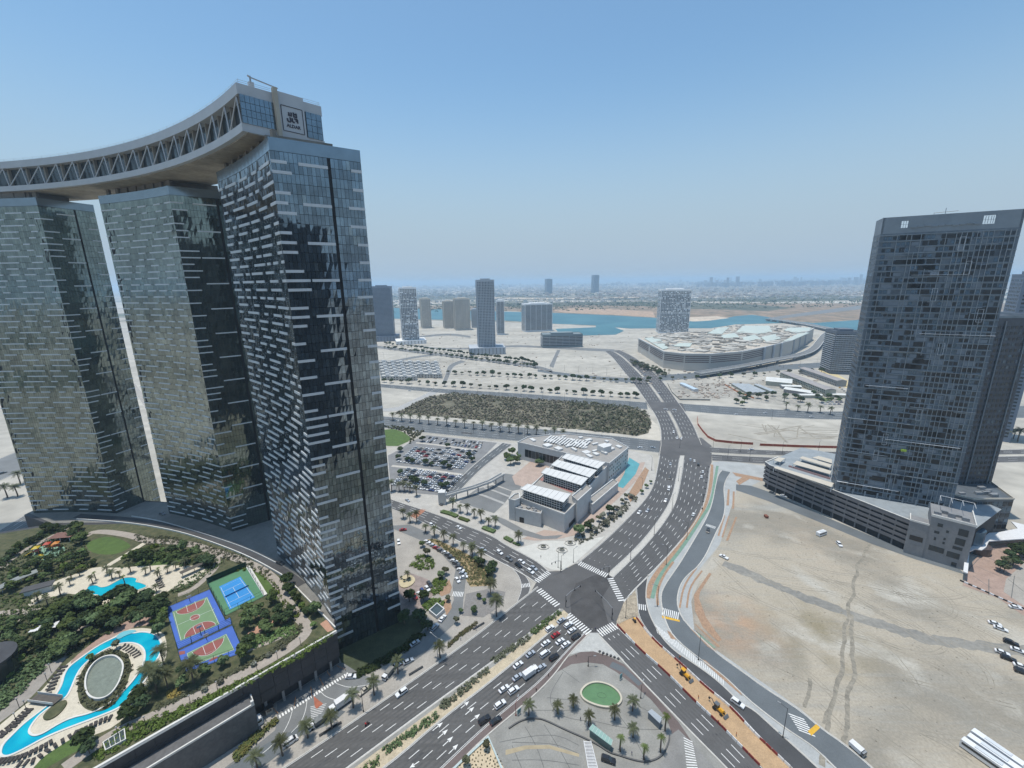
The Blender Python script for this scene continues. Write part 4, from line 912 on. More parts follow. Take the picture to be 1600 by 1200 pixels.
b = MB(); b.ribbon([g(*c7(640, 425), ZG), g(*c7(850, 322), ZG)], .03, ZG+.25, ZG+.95); b.build('net', mat('net_blue', (.02, .11, .28), .8, .1, 1), t)
def fence_loop(par, pts, h=3.2, step=4.0):
    P = [g(*c7(*p), ZG) for p in pts]
    for a, c in zip(P, P[1:]+P[:1]):
        n = max(1, int((c-a).length/step))
        rb = MB()
        for z in (.3, h*.5, h): rb.ribbon([a, c], .07, ZG+z, ZG+z+.07)
        rb.build('fence_rail', FEN, par, kind='stuff')
        for i in range(n):
            p = a.lerp(c, i/n); b = MB(); b.tube((p.x, p.y, ZG), (p.x, p.y, ZG+h), .07, n=4); b.build('fence_post', FEN, par)
fence_loop(t, [(480, 300), (830, 150), (985, 410), (640, 585)])
b = MB(); b.ribbon([g(*c7(480, 296), ZG), g(*c7(828, 146), ZG)], .1, ZG+.1, ZG+3.0); b.build('windscreen', FEN, t)
b = MB(); b.ribbon([g(*c7(842, 150), ZG), g(*c7(1000, 405), ZG)], 1.6, ZG+.05, ZG+.6); b.build('side_bench_wall', COPE, t)
t = thing('basketball_court', 'full basketball court, green with red keys and a blue border', 'basketball court')
cpoly(t, 'surround', [(105, 515), (500, 350), (640, 625), (680, 600), (700, 655), (215, 885)], .08, CB)
cpoly(t, 'playing_surface', [(165, 550), (480, 415), (592, 660), (240, 812)], .10, CG)
cpoly(t, 'key', [(202, 545), (212, 568), (260, 573), (330, 560), (400, 525), (450, 478), (465, 430)], .12, CR, 1)
cpoly(t, 'key', [(272, 795), (285, 740), (350, 680), (430, 642), (500, 632), (548, 648), (552, 668)], .12, CR, 1)
cir = [(370+44*math.cos(a)+4*math.sin(a), 600-26*math.sin(a)-8*math.cos(a)) for a in [2*math.pi*i/16 for i in range(16)]]
cpoly(t, 'centre_circle', cir, .12, CR)
lb = MB(); cline(lb, [(180, 556), (474, 424), (584, 660), (246, 806)], .145, closed=True); cline(lb, [(208, 672), (545, 522)], .145); cline(lb, cir, .147, closed=True)
cline(lb, [(202, 545), (212, 568), (260, 573), (330, 560), (400, 525), (450, 478), (465, 430)], .149, sm=1); cline(lb, [(272, 795), (285, 740), (350, 680), (430, 642), (500, 632), (548, 648), (552, 668)], .149, sm=1)
cline(lb, [(290, 490), (308, 553), (388, 520), (368, 458)], .151); cline(lb, [(378, 750), (352, 686), (432, 650), (460, 712)], .151); lb.build('court_lines', LN, t)
fence_loop(t, [(105, 515), (500, 350), (640, 625), (700, 655), (215, 885)])
def hoop(par, at, toward):
    p = g(*c7(*at), ZG); d = (g(*c7(*toward), ZG)-p).normalized(); b = MB(); b.tube((p.x, p.y, ZG), (p.x, p.y, ZG+3.1), .12); b.tube((p.x, p.y, ZG+3.1), (p.x+d.x*1.4, p.y+d.y*1.4, ZG+3.3), .08); b.build('hoop_post', BLACK, par)
    b = MB(); b.box((p.x+d.x*1.4, p.y+d.y*1.4, ZG+2.9), (1.8, .08, 1.1), math.atan2(d.y, d.x)+math.pi/2); b.build('backboard', WHTB, par)
    b = MB(); q = Vector((p.x+d.x*1.75, p.y+d.y*1.75, ZG+3.0))
    for i in range(8): b.tube(q+Vector((.24*math.cos(i*.785), .24*math.sin(i*.785), 0)), q+Vector((.24*math.cos((i+1)*.785), .24*math.sin((i+1)*.785), 0)), .02, n=3)
    b.build('rim', mat('orange_rim', (.6, .15, .02), .5, .1, 1), par)
hoop(t, (325, 455), (370, 600)); hoop(t, (425, 760), (370, 600))
t = thing('half_basketball_court', 'half-size basketball court nearer the podium wall, blue border and one red key', 'basketball court')
cpoly(t, 'surround', [(215, 900), (700, 670), (805, 910), (270, 1095)], .08, CB); cpoly(t, 'playing_surface', [(295, 920), (650, 745), (722, 890), (328, 1040)], .10, CG)
cpoly(t, 'key', [(342, 908), (365, 938), (430, 946), (500, 935), (570, 885), (620, 825), (632, 768)], .12, CR, 1); cpoly(t, 'centre_segment', [(480, 1005), (520, 962), (560, 947), (588, 957)], .12, CR, 1)
cpoly(t, 'corner_mark', [(225, 905), (280, 898), (282, 925), (232, 937)], .125, CR); cpoly(t, 'corner_mark', [(735, 890), (780, 880), (786, 905), (742, 917)], .125, CR)
lb = MB(); cline(lb, [(300, 924), (647, 752), (716, 888), (332, 1034)], .145, closed=True); cline(lb, [(342, 908), (365, 938), (430, 946), (500, 935), (570, 885), (620, 825), (632, 768)], .149, sm=1)
cline(lb, [(438, 855), (465, 930), (556, 885), (525, 808)], .151); lb.build('court_lines', LN, t)
fence_loop(t, [(215, 900), (700, 670), (805, 910), (270, 1095)]); hoop(t, (475, 800), (500, 900))

# --- garden buildings
def hip_roof(mb, c, sx, sy, rz, z0, h, mi=0, over=.0, ridge=.35):
    ca, sa = math.cos(rz), math.sin(rz)
    T = lambda x, y, z: (c[0]+x*ca-y*sa, c[1]+x*sa+y*ca, z)
    a = [T(-sx/2, -sy/2, z0), T(sx/2, -sy/2, z0), T(sx/2, sy/2, z0), T(-sx/2, sy/2, z0)]; r1 = T(-sx*ridge/2, 0, z0+h); r2 = T(sx*ridge/2, 0, z0+h)
    mb.quad(a[0], a[1], r2, r1, mi); mb.quad(a[2], a[3], r1, r2, mi); mb.tri(a[1], a[2], r2, mi); mb.tri(a[3], a[0], r1, mi); mb.quad(a[3], a[2], a[1], a[0], mi)
c0 = g(101, 843, ZG); t = thing('garden_pavilion', 'brown hip-roofed pavilion beside the playground', 'pavilion', c0, R(8))
b = MB(); hip_roof(b, (0, 0), 11.5, 6.5, 0, 3.0, 1.6); b.build('roof', mat('brown_roof_tiles', (.20, .105, .085), .85, .15, .6), t)
for x in (-4.8, 0, 4.8):
    for y in (-2.5, 2.5): b = MB(); b.box((x, y, 0), (.3, .3, 3.0)); b.build('post', PANEL, t)
c0 = g(74, 862, ZG); t = thing('playground_frame', 'red, orange and yellow climbing frame on a green play surface', 'playground frame', c0, R(25))
PR = mat('play_red', (.45, .06, .03), .5, .1, 1); PO = mat('play_orange', (.55, .20, .03), .5, .1, 1); PY = mat('play_yellow', (.55, .40, .03), .5, .1, 1)
for k, (x, y, mm, h) in enumerate(((-4, 0, PR, 2.2), (0, 1.5, PO, 2.6), (4, .5, PR, 2.4))):
    b = MB(); b.box((x, y, h-.2), (2.6, 2.6, .2))
    for sx in (-1.1, 1.1):
        for sy in (-1.1, 1.1): b.tube((x+sx, y+sy, 0), (x+sx, y+sy, h+1.6), .09, n=5)
    b.build('platform', mm, t); b = MB(); hip_roof(b, (x, y), 3.0, 3.0, 0, h+1.6, 1.0, ridge=0.05); b.build('canopy', (PY, PR, PO)[k], t)
b = MB()
for i in range(6): b.quad((-6-i*.6, -1, 2.0-i*.33), (-6-i*.6, .2, 2.0-i*.33), (-6.6-i*.6, .2, 1.67-i*.33), (-6.6-i*.6, -1, 1.67-i*.33))
b.build('slide', PY, t); b = MB(); b.tube((0, 1.5, 2.5), (4, .5, 2.4), .5, n=8); b.build('tunnel', PO, t)
gs('play_surface', [(50, 858), (66, 853), (86, 852), (104, 855), (98, 866), (75, 876), (52, 874)], .05, mat('play_rubber_green', (.20, .33, .24), .9, .1, .5), 1)
gs('play_surface', [(52, 870), (66, 864), (72, 872), (56, 877)], .055, PY)
# curved grey canopy
cp = smooth(G2([(-20, 936), (0, 928), (30, 912), (61, 900)], ZG), 2)
t = thing('curved_pergola', 'long curved grey canopy at the left edge of the roof garden', 'canopy'); b = MB(); b.ribbon(cp, 4.2, ZG+3.0, ZG+3.25); b.build('roof', mat('canopy_grey', (.22, .24, .235), .8, .1, .4), t)
for i in range(0, len(cp), 2): b = MB(); b.box((cp[i].x, cp[i].y, ZG), (.25, .25, 3.0)); b.build('post', PANEL, t)
c0 = g(62, 925, ZG); t = thing('garden_bar', 'dark flat-roofed pool bar below the curved canopy', 'kiosk', c0, R(30)); b = MB(); b.box((0, 0, 3.0), (11, 5, .3)); b.build('roof', mat('charcoal_roof', (.07, .07, .075), .8, .15, .5), t); b = MB(); b.box((0, 0, 0), (9, 3.5, 3.0)); b.build('wall', PANEL, t)
c0 = g(305, 893, ZG); t = thing('slatted_shelter', 'long dark slatted sunshade on cream paving near the tennis court', 'sunshade', c0, R(52)); b = MB(); b.box((0, 0, 2.7), (12, 2.6, .2)); b.build('roof', mat('dark_timber', (.09, .08, .07)), t)
for x in (-5, 0, 5): b = MB(); b.box((x, .9, 0), (.2, .2, 2.7)); b.build('post', MATS['dark_timber'], t)
t = thing('skylight', 'white-framed glazed roof light by the podium wall', 'skylight'); P = [g(162, 1163, ZG), g(195, 1142, ZG), g(197, 1158, ZG), g(166, 1175, ZG)]
b = MB(); b.prism([(p.x, p.y) for p in P], ZG, ZG+.7); b.build('glazing', mat('skylight_glass', (.10, .13, .13), .2, .2, .5, metal=.4), t); b = MB(); b.ribbon(P, .4, ZG, ZG+1.0, closed=True)
b.build('frame', COPE, t)
for k in range(1, 4): b = MB(); b.ribbon([P[0].lerp(P[1], k/4), P[3].lerp(P[2], k/4)], .15, ZG+.7, ZG+.85); b.build('glazing_bar', COPE, t)
c0 = g(41, 1080, ZG)
c0 = g(41.5, 1079.5, ZG)
t = thing('shade_sail', 'pair of small white shade sails among the trees left of the river', 'shade sail', g(72, 989, ZG), R(20))
for x in (-2.4, 2.4):
    b = MB(); b.quad((x-2, -1.6, 3.2), (x+2, -1.6, 2.8), (x+2, 1.6, 3.4), (x-2, 1.6, 2.9)); b.quad((x-2, 1.6, 2.87), (x+2, 1.6, 3.37), (x+2, -1.6, 2.77), (x-2, -1.6, 3.17)); b.build('sail', WHTB, t)
    b = MB(); b.tube((x-1.9, 1.5, 0), (x-1.9, 1.5, 2.9), .06); b.tube((x+1.9, -1.5, 0), (x+1.9, -1.5, 2.8), .06); b.build('pole', STEEL, t)
# dark curved corner of a building at the frame's left edge
t = thing('round_building', 'dark rounded glass building cut off by the left edge, beside the garden', 'building', (-172, 133, 0))
b = MB(); cyl = [(8*math.cos(a), 8*math.sin(a)) for a in [2*math.pi*i/28 for i in range(28)]]
P0 = g(-22, 1040, ZG+6); t.location = (P0.x, P0.y, 0)
b = MB(); b.prism(cyl, 0, ZG+8); b.build('wall', mat('dark_curved_glass', (.05, .06, .07), .2, .2, .3, metal=.5), t); b = MB(); b.prism([(x*1.05, y*1.05) for x, y in cyl], ZG+8, ZG+8.8); b.build('roof_rim', BRICK_D, t)

# --- sun loungers
LD = mat('lounger_brown', (.045, .04, .038), .8, .2, 2)
b = MB(); b.box((-.3, 0, .25), (1.3, .68, .12)); k = len(b.v)
b.quad((.35, -.34, .36), (1.0, -.34, .75), (1.0, .34, .75), (.35, .34, .36)); b.quad((.35, .34, .28), (1.0, .34, .67), (1.0, -.34, .67), (.35, -.34, .28))
for x in (-.85, .4):
    for y in (-.28, .28): b.box((x, y, 0), (.07, .07, .25))
LME = b.mesh('sun_lounger', LD)
def loungers(pts, n, side, lab, grp, z=ZG+.05, sc=1.25):
    P = resample(smooth(G2(pts, ZG), 1), n)
    for i, p in enumerate(P):
        d = (P[min(n-1, i+1)]-P[max(0, i-1)]).normalized(); a = math.atan2(d.y, d.x)+math.pi/2*side+rnd.uniform(-.12, .12)
        o = obj('sun_lounger', LME, None, (p.x, p.y, z), a); o.scale = (sc,)*3; tag(o, lab, 'sun lounger', grp)
loungers([(-8, 1192), (15, 1190), (35, 1184), (52, 1176), (72, 1166), (80, 1161)], 13, -1, 'dark sun lounger in the front row along the lower bank of the lazy river', 'loungers in the front row on the lower bank')
loungers([(30, 1196), (50, 1192), (62, 1184), (80, 1170), (100, 1158), (110, 1152)], 8, -1, 'dark sun lounger in the back row beside the lower lawn', 'loungers in the back row by the lawn')
loungers([(118, 1147), (128, 1143), (140, 1137), (150, 1132), (160, 1127), (172, 1123)], 8, -1, 'dark sun lounger in the row above the lower lawn, right of its tip', 'loungers on the lower bank, upper part')
loungers([(192, 1012), (200, 1014), (206, 1018), (212, 1022), (215, 1026)], 7, 1, 'dark sun lounger on the rounded top end of the pool island', 'loungers on the pool island')
loungers([(0, 1152), (8, 1145), (20, 1137), (30, 1126), (38, 1118), (46, 1110)], 9, 1, 'dark sun lounger on the upper-left bank below the footbridge', 'loungers on the bank below the footbridge')
loungers([(74, 1085), (80, 1078), (84, 1066), (90, 1056), (96, 1048), (100, 1043)], 8, 1, 'dark sun lounger on the bank left of the river, above the footbridge', 'loungers on the bank above the footbridge')
loungers([(247, 906), (250, 912), (253, 918)], 5, 1, 'dark sun lounger at the right end of the swimming pool terrace', 'loungers by the swimming pool')
# ------------------------------------------------------------------ trees, palms, shrubs
def leafmat(name, col, col2):
    if name in MATS: return MATS[name]
    m = mat(name, col, .8, .3, .5, col2=col2, fine=(2.5, .25), spec=.2); nt = m.node_tree; b = nt.nodes['Principled BSDF']; s = b.inputs['Base Color'].links[0].from_socket
    oi = nt.nodes.new('ShaderNodeObjectInfo'); hs = nt.nodes.new('ShaderNodeHueSaturation')     # each plant its own shade of green
    for k, lo, hi in (('Hue', .475, .515), ('Value', .72, 1.5), ('Saturation', 1.1, .8)):
        r = nt.nodes.new('ShaderNodeMapRange'); r.inputs[3].default_value = lo; r.inputs[4].default_value = hi; nt.links.new(oi.outputs['Random'], r.inputs[0]); nt.links.new(r.outputs[0], hs.inputs[k])
    nt.links.new(s, hs.inputs['Color']); nt.links.new(hs.outputs[0], b.inputs['Base Color']); return m
LEAF = [leafmat('leaf_dark', (.026, .046, .016), (.05, .082, .026)), leafmat('leaf_mid', (.06, .10, .03), (.10, .145, .045)), leafmat('leaf_olive', (.075, .085, .045), (.12, .125, .07)), leafmat('leaf_bright', (.07, .13, .02), (.13, .19, .04)), leafmat('leaf_grey', (.13, .14, .10), (.19, .19, .14))]
BARK = mat('bark', (.13, .10, .075), .9, .25, 2)
def leaf_blob(mb, c, rx, rz, n, s, rr):
    for _ in range(n):
        while True:
            d = Vector((rr.uniform(-1, 1), rr.uniform(-1, 1), rr.uniform(-.7, 1)))
            if .25 < d.length < 1: break
        p = Vector((c[0]+d.x*rx, c[1]+d.y*rx, c[2]+d.z*rz)); nrm = (d+Vector((rr.uniform(-.7, .7), rr.uniform(-.7, .7), rr.uniform(0, .9)))).normalized()
        u = nrm.orthogonal().normalized(); a = rr.uniform(0, 6.28); v = nrm.cross(u); u, v = u*math.cos(a)+v*math.sin(a), v*math.cos(a)-u*math.sin(a)
        q = s*rr.uniform(.6, 1.3); mb.quad(p-u*q-v*q*.6, p+u*q-v*q*.6, p+u*q*.8+v*q*.6, p-u*q*.8+v*q*.6)
def tree_proto(seed, h, cr, nl, m):
    rr = random.Random(seed); root = bpy.data.objects.new('tree_source', None)
    tb = MB(); tb.tube((0, 0, 0), (.15, .1, h*.45), cr*.075, cr*.05, 6)
    cb = MB(); k = 5+int(cr)
    for i in range(k):
        a = i*2.4+rr.uniform(-.4, .4); r = cr*rr.uniform(.25, .62) if i else 0; c = (r*math.cos(a), r*math.sin(a), h*rr.uniform(.55, .85)); tb.tube((.15, .1, h*.42), (c[0], c[1], c[2]), cr*.035, .03, 4, cap=False)
        leaf_blob(cb, c, cr*rr.uniform(.33, .5), h*rr.uniform(.14, .22), nl//k, .33*cr**.45, rr)
    return (tb.mesh('trunk', BARK), cb.mesh('crown', m))
TREES = [tree_proto(i+20, *a) for i, a in enumerate(((6.5, 3.3, 520, LEAF[0]), (7.5, 4.2, 620, LEAF[0]), (5.0, 2.6, 420, LEAF[1]), (6.0, 3.0, 480, LEAF[1]), (5.5, 2.8, 420, LEAF[2]), (4.5, 2.4, 400, LEAF[3]), (5.0, 2.7, 420, LEAF[4]), (8.5, 4.8, 700, LEAF[1])))]
def place_tree(k, p, sc, lab, grp, name='leafy_tree'):
    t = thing(name, lab, 'tree', p, rnd.uniform(0, 6.28), grp); t.scale = (sc, sc, sc*rnd.uniform(.85, 1.15)); tr, cr = TREES[k]; obj('trunk', tr, t); obj('crown', cr, t); return t
def palm_proto(seed, h, fl, nf, droop, m, dead=True):
    rr = random.Random(seed); tb = MB()
    prev = Vector((0, 0, 0)); r = .32
    for i in range(5):
        q = Vector((math.sin(i*.4+seed)*.12, math.cos(i*.5+seed)*.12, h*(i+1)/5)); tb.tube(prev, q, r, r*.93, 7, cap=(i == 4)); prev = q; r *= .93
    cb = MB(); top = prev
    for i in range(nf):
        a = i*2.399+rr.uniform(-.15, .15); el = rr.uniform(-.25, 1.25); L = fl*rr.uniform(.85, 1.1)
        d = Vector((math.cos(a), math.sin(a), 0)); side = Vector((-math.sin(a), math.cos(a), 0)); pts = []
        for s in range(6):
            t = s/5; pts.append(top+d*(L*t*math.cos(el*(1-t*.4)))+Vector((0, 0, L*(math.sin(el)*t-droop*t*t))))
        for s in range(5):
            w0 = (.10, .34, .42, .38, .26, .04)[s]; w1 = (.10, .34, .42, .38, .26, .04)[s+1]
            for sg in (-1, 1):
                a0, a1 = pts[s], pts[s+1]; sl = Vector((0, 0, -.35))
                # two leaflet vanes with gaps on each side
                for u in (0, .5):
                    b0 = a0.lerp(a1, u); b1 = a0.lerp(a1, u+.33); ww = (w0+(w1-w0)*u)*fl*.42
                    cb.quad(b0, b1, b1+side*sg*ww+sl*ww+(a1-a0)*.45, b0+side*sg*ww+sl*ww+(a1-a0)*.45)
    return (tb.mesh('trunk', BARK), cb.mesh('fronds', m))
PF = leafmat('palm_frond', (.05, .065, .028), (.10, .11, .05)); PF2 = leafmat('palm_frond_green', (.06, .10, .02), (.11, .15, .035))
PALMS = [palm_proto(1, 6.0, 3.0, 30, .55, PF), palm_proto(2, 7.0, 3.2, 34, .5, PF), palm_proto(3, 5.0, 2.6, 26, .6, PF), palm_proto(4, 6.4, 1.7, 20, .7, PF2), palm_proto(5, 9.5, 4.3, 44, .6, PF)]
def place_palm(k, p, sc, lab, grp, z=0, cat='palm'):
    t = thing('palm_tree', lab, cat, (p.x, p.y, z), rnd.uniform(0, 6.28), grp); t.scale = (sc, sc, sc*rnd.uniform(.9, 1.12)); tr, cr = PALMS[k]; obj('trunk', tr, t); obj('fronds', cr, t); return t
def bed(name, poly, z, n, h, s, m, lab=None, lump=.9):
    """planting that cannot be counted: one mass of leaves over a bed"""
    rr = random.Random(len(poly)*n); mb = MB()
    for p in scatter(poly, n, 0, tries=12, r=rr): leaf_blob(mb, (p.x, p.y, z+h*.4), lump, h*.55, 9, s, rr)
    o = mb.build(name, m, kind='stuff')
    return tag(o, lab or 'low mass of planting in a bed', 'plants')

# ---- roof garden
pools = [RO_, UPP]
def gp(pts): return G2(pts, ZG)
courts = [gp([c7(95, 520), c7(500, 340), c7(830, 140), c7(1000, 410), c7(690, 600), c7(815, 915), c7(265, 1105)])]
masses = [
 ([(80, 975), (120, 940), (150, 945), (190, 932), (250, 935), (262, 950), (250, 968), (215, 975), (170, 985), (120, 1020), (90, 1028), (60, 1018)], 60, 4.0, (0, 1, 3, 7, 2, 1), 'dark dense tree in the mass between the two pools', 'trees massed between the pools'),
 ([(10, 905), (60, 880), (130, 868), (150, 885), (120, 897), (90, 905), (55, 910), (20, 925)], 26, 4.2, (0, 3, 2, 5), 'dark tree in the grove left of the upper lawn', 'trees left of the upper lawn'),
 ([(108, 822), (135, 826), (130, 850), (118, 855), (108, 845)], 5, 5, (1, 7), 'big dark tree by the brown-roofed pavilion', 'trees by the pavilion'),
 ([(190, 880), (240, 858), (300, 862), (330, 885), (300, 884), (240, 882)], 22, 4.2, (1, 2, 3, 5), 'tree in the grove above the swimming pool', 'trees above the swimming pool'),
 ([(0, 985), (60, 965), (90, 975), (70, 1010), (40, 1040), (20, 1060), (0, 1060)], 16, 4.4, (0, 3, 5), 'dark tree in the grove at the left edge of the garden', 'trees at the left edge'),
 ([(380, 958), (400, 948), (425, 940), (450, 945), (460, 970), (440, 985), (400, 998), (385, 985)], 13, 4.4, (0, 3, 2), 'tree round the brick court right of the courts', 'trees round the brick court'),
 ([(436, 916), (448, 914), (470, 935), (495, 960), (492, 985), (478, 968), (458, 945)], 11, 3.6, (0, 1, 3, 5), 'clipped tree in the row along the parapet by the nearest tower', 'trees along the tower parapet'),
 ([(185, 1120), (205, 1095), (225, 1088), (228, 1120), (205, 1138), (182, 1140)], 8, 4.2, (0, 1), 'round dark tree at the lower right bank of the river', 'trees on the lower right bank'),
 ([(125, 1165), (150, 1160), (155, 1180), (140, 1185)], 3, 4.0, (0, 1), 'dark tree at the tip of the lower lawn', 'trees at the lower lawn'),
 ([(235, 960), (262, 960), (258, 985), (248, 1000), (238, 980)], 5, 4, (3, 5), 'light green tree between the river end and the basketball court', 'trees by the basketball court'),
 ([(270, 1060), (330, 1040), (360, 1025), (385, 1010), (400, 1020), (330, 1060), (285, 1085)], 8, 5.0, (3, 2, 0), 'small tree in the strip between courts and wall path', 'trees below the courts')]
for pts, n, dm_, kinds, lab, grp in masses:
    for i, p in enumerate(scatter(gp(pts), n, dm_, pools+courts)): place_tree(kinds[i % len(kinds)], (p.x, p.y, ZG+.02), rnd.uniform(.62, 1.0), lab, grp)
for x, y in ((100, 900), (112, 905), (125, 900), (145, 912), (150, 906), (168, 898), (187, 902), (176, 905), (110, 915), (196, 915), (228, 898), (236, 892), (250, 900), (262, 895), (275, 890), (290, 886), (310, 880), (205, 895), (60, 940), (75, 945), (95, 930), (240, 870), (255, 862), (245, 925), (248, 905)):
    p = g(x, y, ZG); place_palm(rnd.choice((0, 2, 2, 3)), p, rnd.uniform(.62, .85), 'small palm on the cream terrace round the swimming pool', 'palms round the swimming pool', ZG)
for x, y, s_ in ((246, 1082, 1.0), (236, 1070, .8), (262, 1075, .75), (256, 1040, .8)):
    p = g(x, y, ZG); place_palm(4, p, s_*.98, 'large date palm between the river pool and the basketball courts', 'large palms by the courts', ZG)
p = g(303, 1068, ZG); place_palm(4, p, .95, 'large date palm overhanging the lower corner of the half basketball court', None, ZG)
p = g(143, 1035, ZG); place_tree(5, (p.x, p.y, ZG+.2), .7, 'single small umbrella-shaped tree at the upper edge of the pool island', None)
p = g(183, 1015, ZG); place_tree(4, (p.x, p.y, ZG+.2), .6, 'small olive tree at the top of the pool island near the loungers', None)
ring = [p for p in scatter([oc+(q-oc)*1.38 for q in OV], 60, 1.6, [[oc+(q-oc)*1.08 for q in OV]])]
mb_ = MB(); rr_ = random.Random(5)
for p in ring: leaf_blob(mb_, (p.x, p.y, ZG+.8), 1.0, .7, 22, .34, rr_)
tag(mb_.build('island_shrubs', LEAF[2], kind='stuff'), 'ring of olive shrubs round the sunken oval court', 'shrubs')
gpoly = [Vector((p.x, p.y, 0)) for p in gardenpoly]
bed('garden_shrubs', gp([(0, 880), (60, 850), (120, 820), (140, 835), (130, 870), (150, 885), (110, 900), (40, 920), (0, 920)]), ZG, 420, 1.1, .38, LEAF[0], 'dark shrubs round the playground and upper lawn')
bed('garden_shrubs', gp([(60, 960), (110, 935), (250, 935), (262, 955), (200, 975), (100, 1030), (40, 1060), (0, 1065), (0, 960)]), ZG, 520, 1.2, .42, LEAF[0], 'dark understorey shrubs between the two pools')
bed('garden_shrubs', gp([(180, 890), (240, 850), (330, 865), (345, 880), (325, 905), (265, 930), (262, 920), (320, 890), (240, 880)]), ZG, 300, 1.0, .36, LEAF[1], 'green shrubs in curved beds above the pool terrace')
bed('garden_hedge', gp([(185, 1140), (240, 1122), (330, 1085), (400, 1052), (470, 1015), (515, 990), (520, 994), (478, 1024), (400, 1064), (330, 1098), (240, 1142), (150, 1192), (140, 1185)]), ZG, 520, .9, .3, LEAF[3], 'long clipped green hedge along the podium wall')
bed('garden_shrubs', gp([(-30, 920), (0, 875), (75, 823), (112, 820), (108, 828), (62, 842), (15, 872), (2, 895)]), ZG, 260, 1.3, .42, LEAF[0], 'dark hedge mass along the far left edge of the roof garden')
for i, p in enumerate(scatter(gp([(-5, 890), (20, 862), (70, 830), (95, 828), (60, 845), (15, 880)]), 9, 4)): place_tree((0, 1, 3)[i % 3], (p.x, p.y, ZG), rnd.uniform(.5, .8), 'small tree in the hedge at the far left edge', 'trees at the far left edge of the garden')
bed('garden_shrubs', gp([(-10, 1120), (-10, 1050), (30, 1040), (58, 1012), (100, 1012), (80, 1035), (48, 1070), (15, 1100)]), ZG, 240, 1.2, .4, LEAF[1], 'green shrubs between the walkway and the left edge')
bed('garden_shrubs', gp([(0, 930), (60, 925), (120, 945), (90, 965), (40, 985), (0, 985)]), ZG, 200, 1.0, .36, LEAF[1], 'green shrubs left of the tree mass')
bed('garden_shrubs', gp([(355, 895), (400, 890), (430, 912), (440, 935), (470, 960), (460, 975), (440, 940), (420, 910), (385, 882)]), ZG, 120, .9, .32, LEAF[3], 'bright green shrubs along the path right of the tennis court')
bed('garden_hedge', gp([(240, 1105), (300, 1078), (360, 1050), (420, 1020), (440, 1000), (470, 975), (475, 985), (440, 1015), (370, 1052), (300, 1084), (245, 1112)]), ZG, 260, .8, .3, LEAF[2], 'olive hedge between the courts and the wall path')
bed('garden_shrubs', gp([(385, 1000), (420, 990), (455, 975), (468, 990), (440, 1000), (400, 1012), (385, 1012)]), ZG, 160, 1.0, .34, LEAF[3], 'light green shrubs below the brick court')
bed('garden_shrubs', gp([(205, 836), (260, 838), (300, 844), (380, 868), (430, 900), (425, 903), (370, 880), (300, 856), (262, 854), (215, 850)]), ZG, 220, 1.0, .34, LEAF[2], 'mixed shrubs along the inner side of the ring road')
bed('yellow_grass_clumps', gp([(262, 1080), (280, 1075), (282, 1090), (265, 1095)]), ZG, 40, .6, .25, mat('yellow_grass', (.30, .23, .06), .9, .2, 1), 'yellow ornamental grass right of the big palms')
for x, y in ((443, 1014), (420, 1026), (397, 1040), (345, 1068), (320, 1080)):
    p = g(x, y, ZG); t = thing('clipped_shrub', 'ball-clipped grey-green shrub in the row along the wall path', 'shrub', p, 0, 'clipped ball shrubs along the wall path'); b = MB(); rr_ = random.Random(x); leaf_blob(b, (0, 0, 1.0), 1.1, 1.0, 140, .3, rr_); b.build('crown', LEAF[4], t); b = MB(); b.tube((0, 0, 0), (0, 0, .8), .1); b.build('stem', BARK, t)

# ---- street palms
def palms(pts, kinds, sc, lab, grp, z=0):
    for i, (x, y) in enumerate(pts):
        p = g(x, y, z); place_palm(kinds[i % len(kinds)], p, sc*rnd.uniform(.9, 1.1), lab, grp, z)
PLZ = [(826, 1118, 0, 'leftmost date palm of the plaza, on the dark curved kerb'), (871, 1115, 2, 'date palm between the leftmost palm and the oval fountain'), (896, 1106, 2, 'slim date palm just left of the oval fountain'), (920, 1134, 2, 'date palm at the upper end of the teal-roofed kiosk'), (960, 1125, 2, 'date palm overlapping the lower rim of the oval fountain'), (988, 1111, 0, 'tall date palm right of the oval fountain'), (989, 1152, 2, 'date palm below the one right of the fountain'),
       (1039, 1142, 3, 'green palm beside the blue-roofed kiosk'), (969, 1174, 3, 'green palm right of the teal kiosk end'), (1006, 1187, 3, 'bright green palm at the bottom of the plaza by the curved kerb'), (1032, 1175, 3, 'green palm at the right bend of the curved kerb')]
for x, y, k, l in PLZ: place_palm(k, g(x, y), .92 if k != 3 else 1.0, l, None)
for x, y, l in ((585, 1086, 'large date palm on the pavement below the nearest tower'), (552, 1106, 'date palm right of the white box truck'), (519, 1139, 'date palm in front of the two trucks'), (481, 1153, 'date palm left of the trucks'), (442, 1181, 'date palm beside the white van'), (402, 1203, 'date palm at the bottom edge of the drive'), (622, 1053, 'palm in the tower shade by the drive'), (688, 1028, 'palm by the street lamp at the edge of the tower shade')):
    place_palm(0, g(x, y), 1.05, l, None)
place_palm(4, g(776, 962), .95, 'very large date palm at the corner lawn left of the crossing', None)
place_palm(4, g(767, 930), .85, 'large dark palm behind the very large corner palm', None)
palms([(630, 810), (641, 816), (651, 816), (665, 832), (679, 838), (694, 846), (708, 852), (724, 862), (738, 867), (600+920/6.667, 760+740/6.667), (752, 878)], (0, 2), 1.1, 'date palm in the row along the south side of the northwest road', 'palms south of the northwest road')
palms([(708, 797), (719, 801), (730, 803), (741, 809), (752, 815), (763, 822), (774, 824)], (0, 2), 1.1, 'date palm in the row beside the empty parking lot', 'palms by the empty lot')
palms([(810, 849)], (0,), 1.2, 'lone date palm at the corner of the mall forecourt', None)
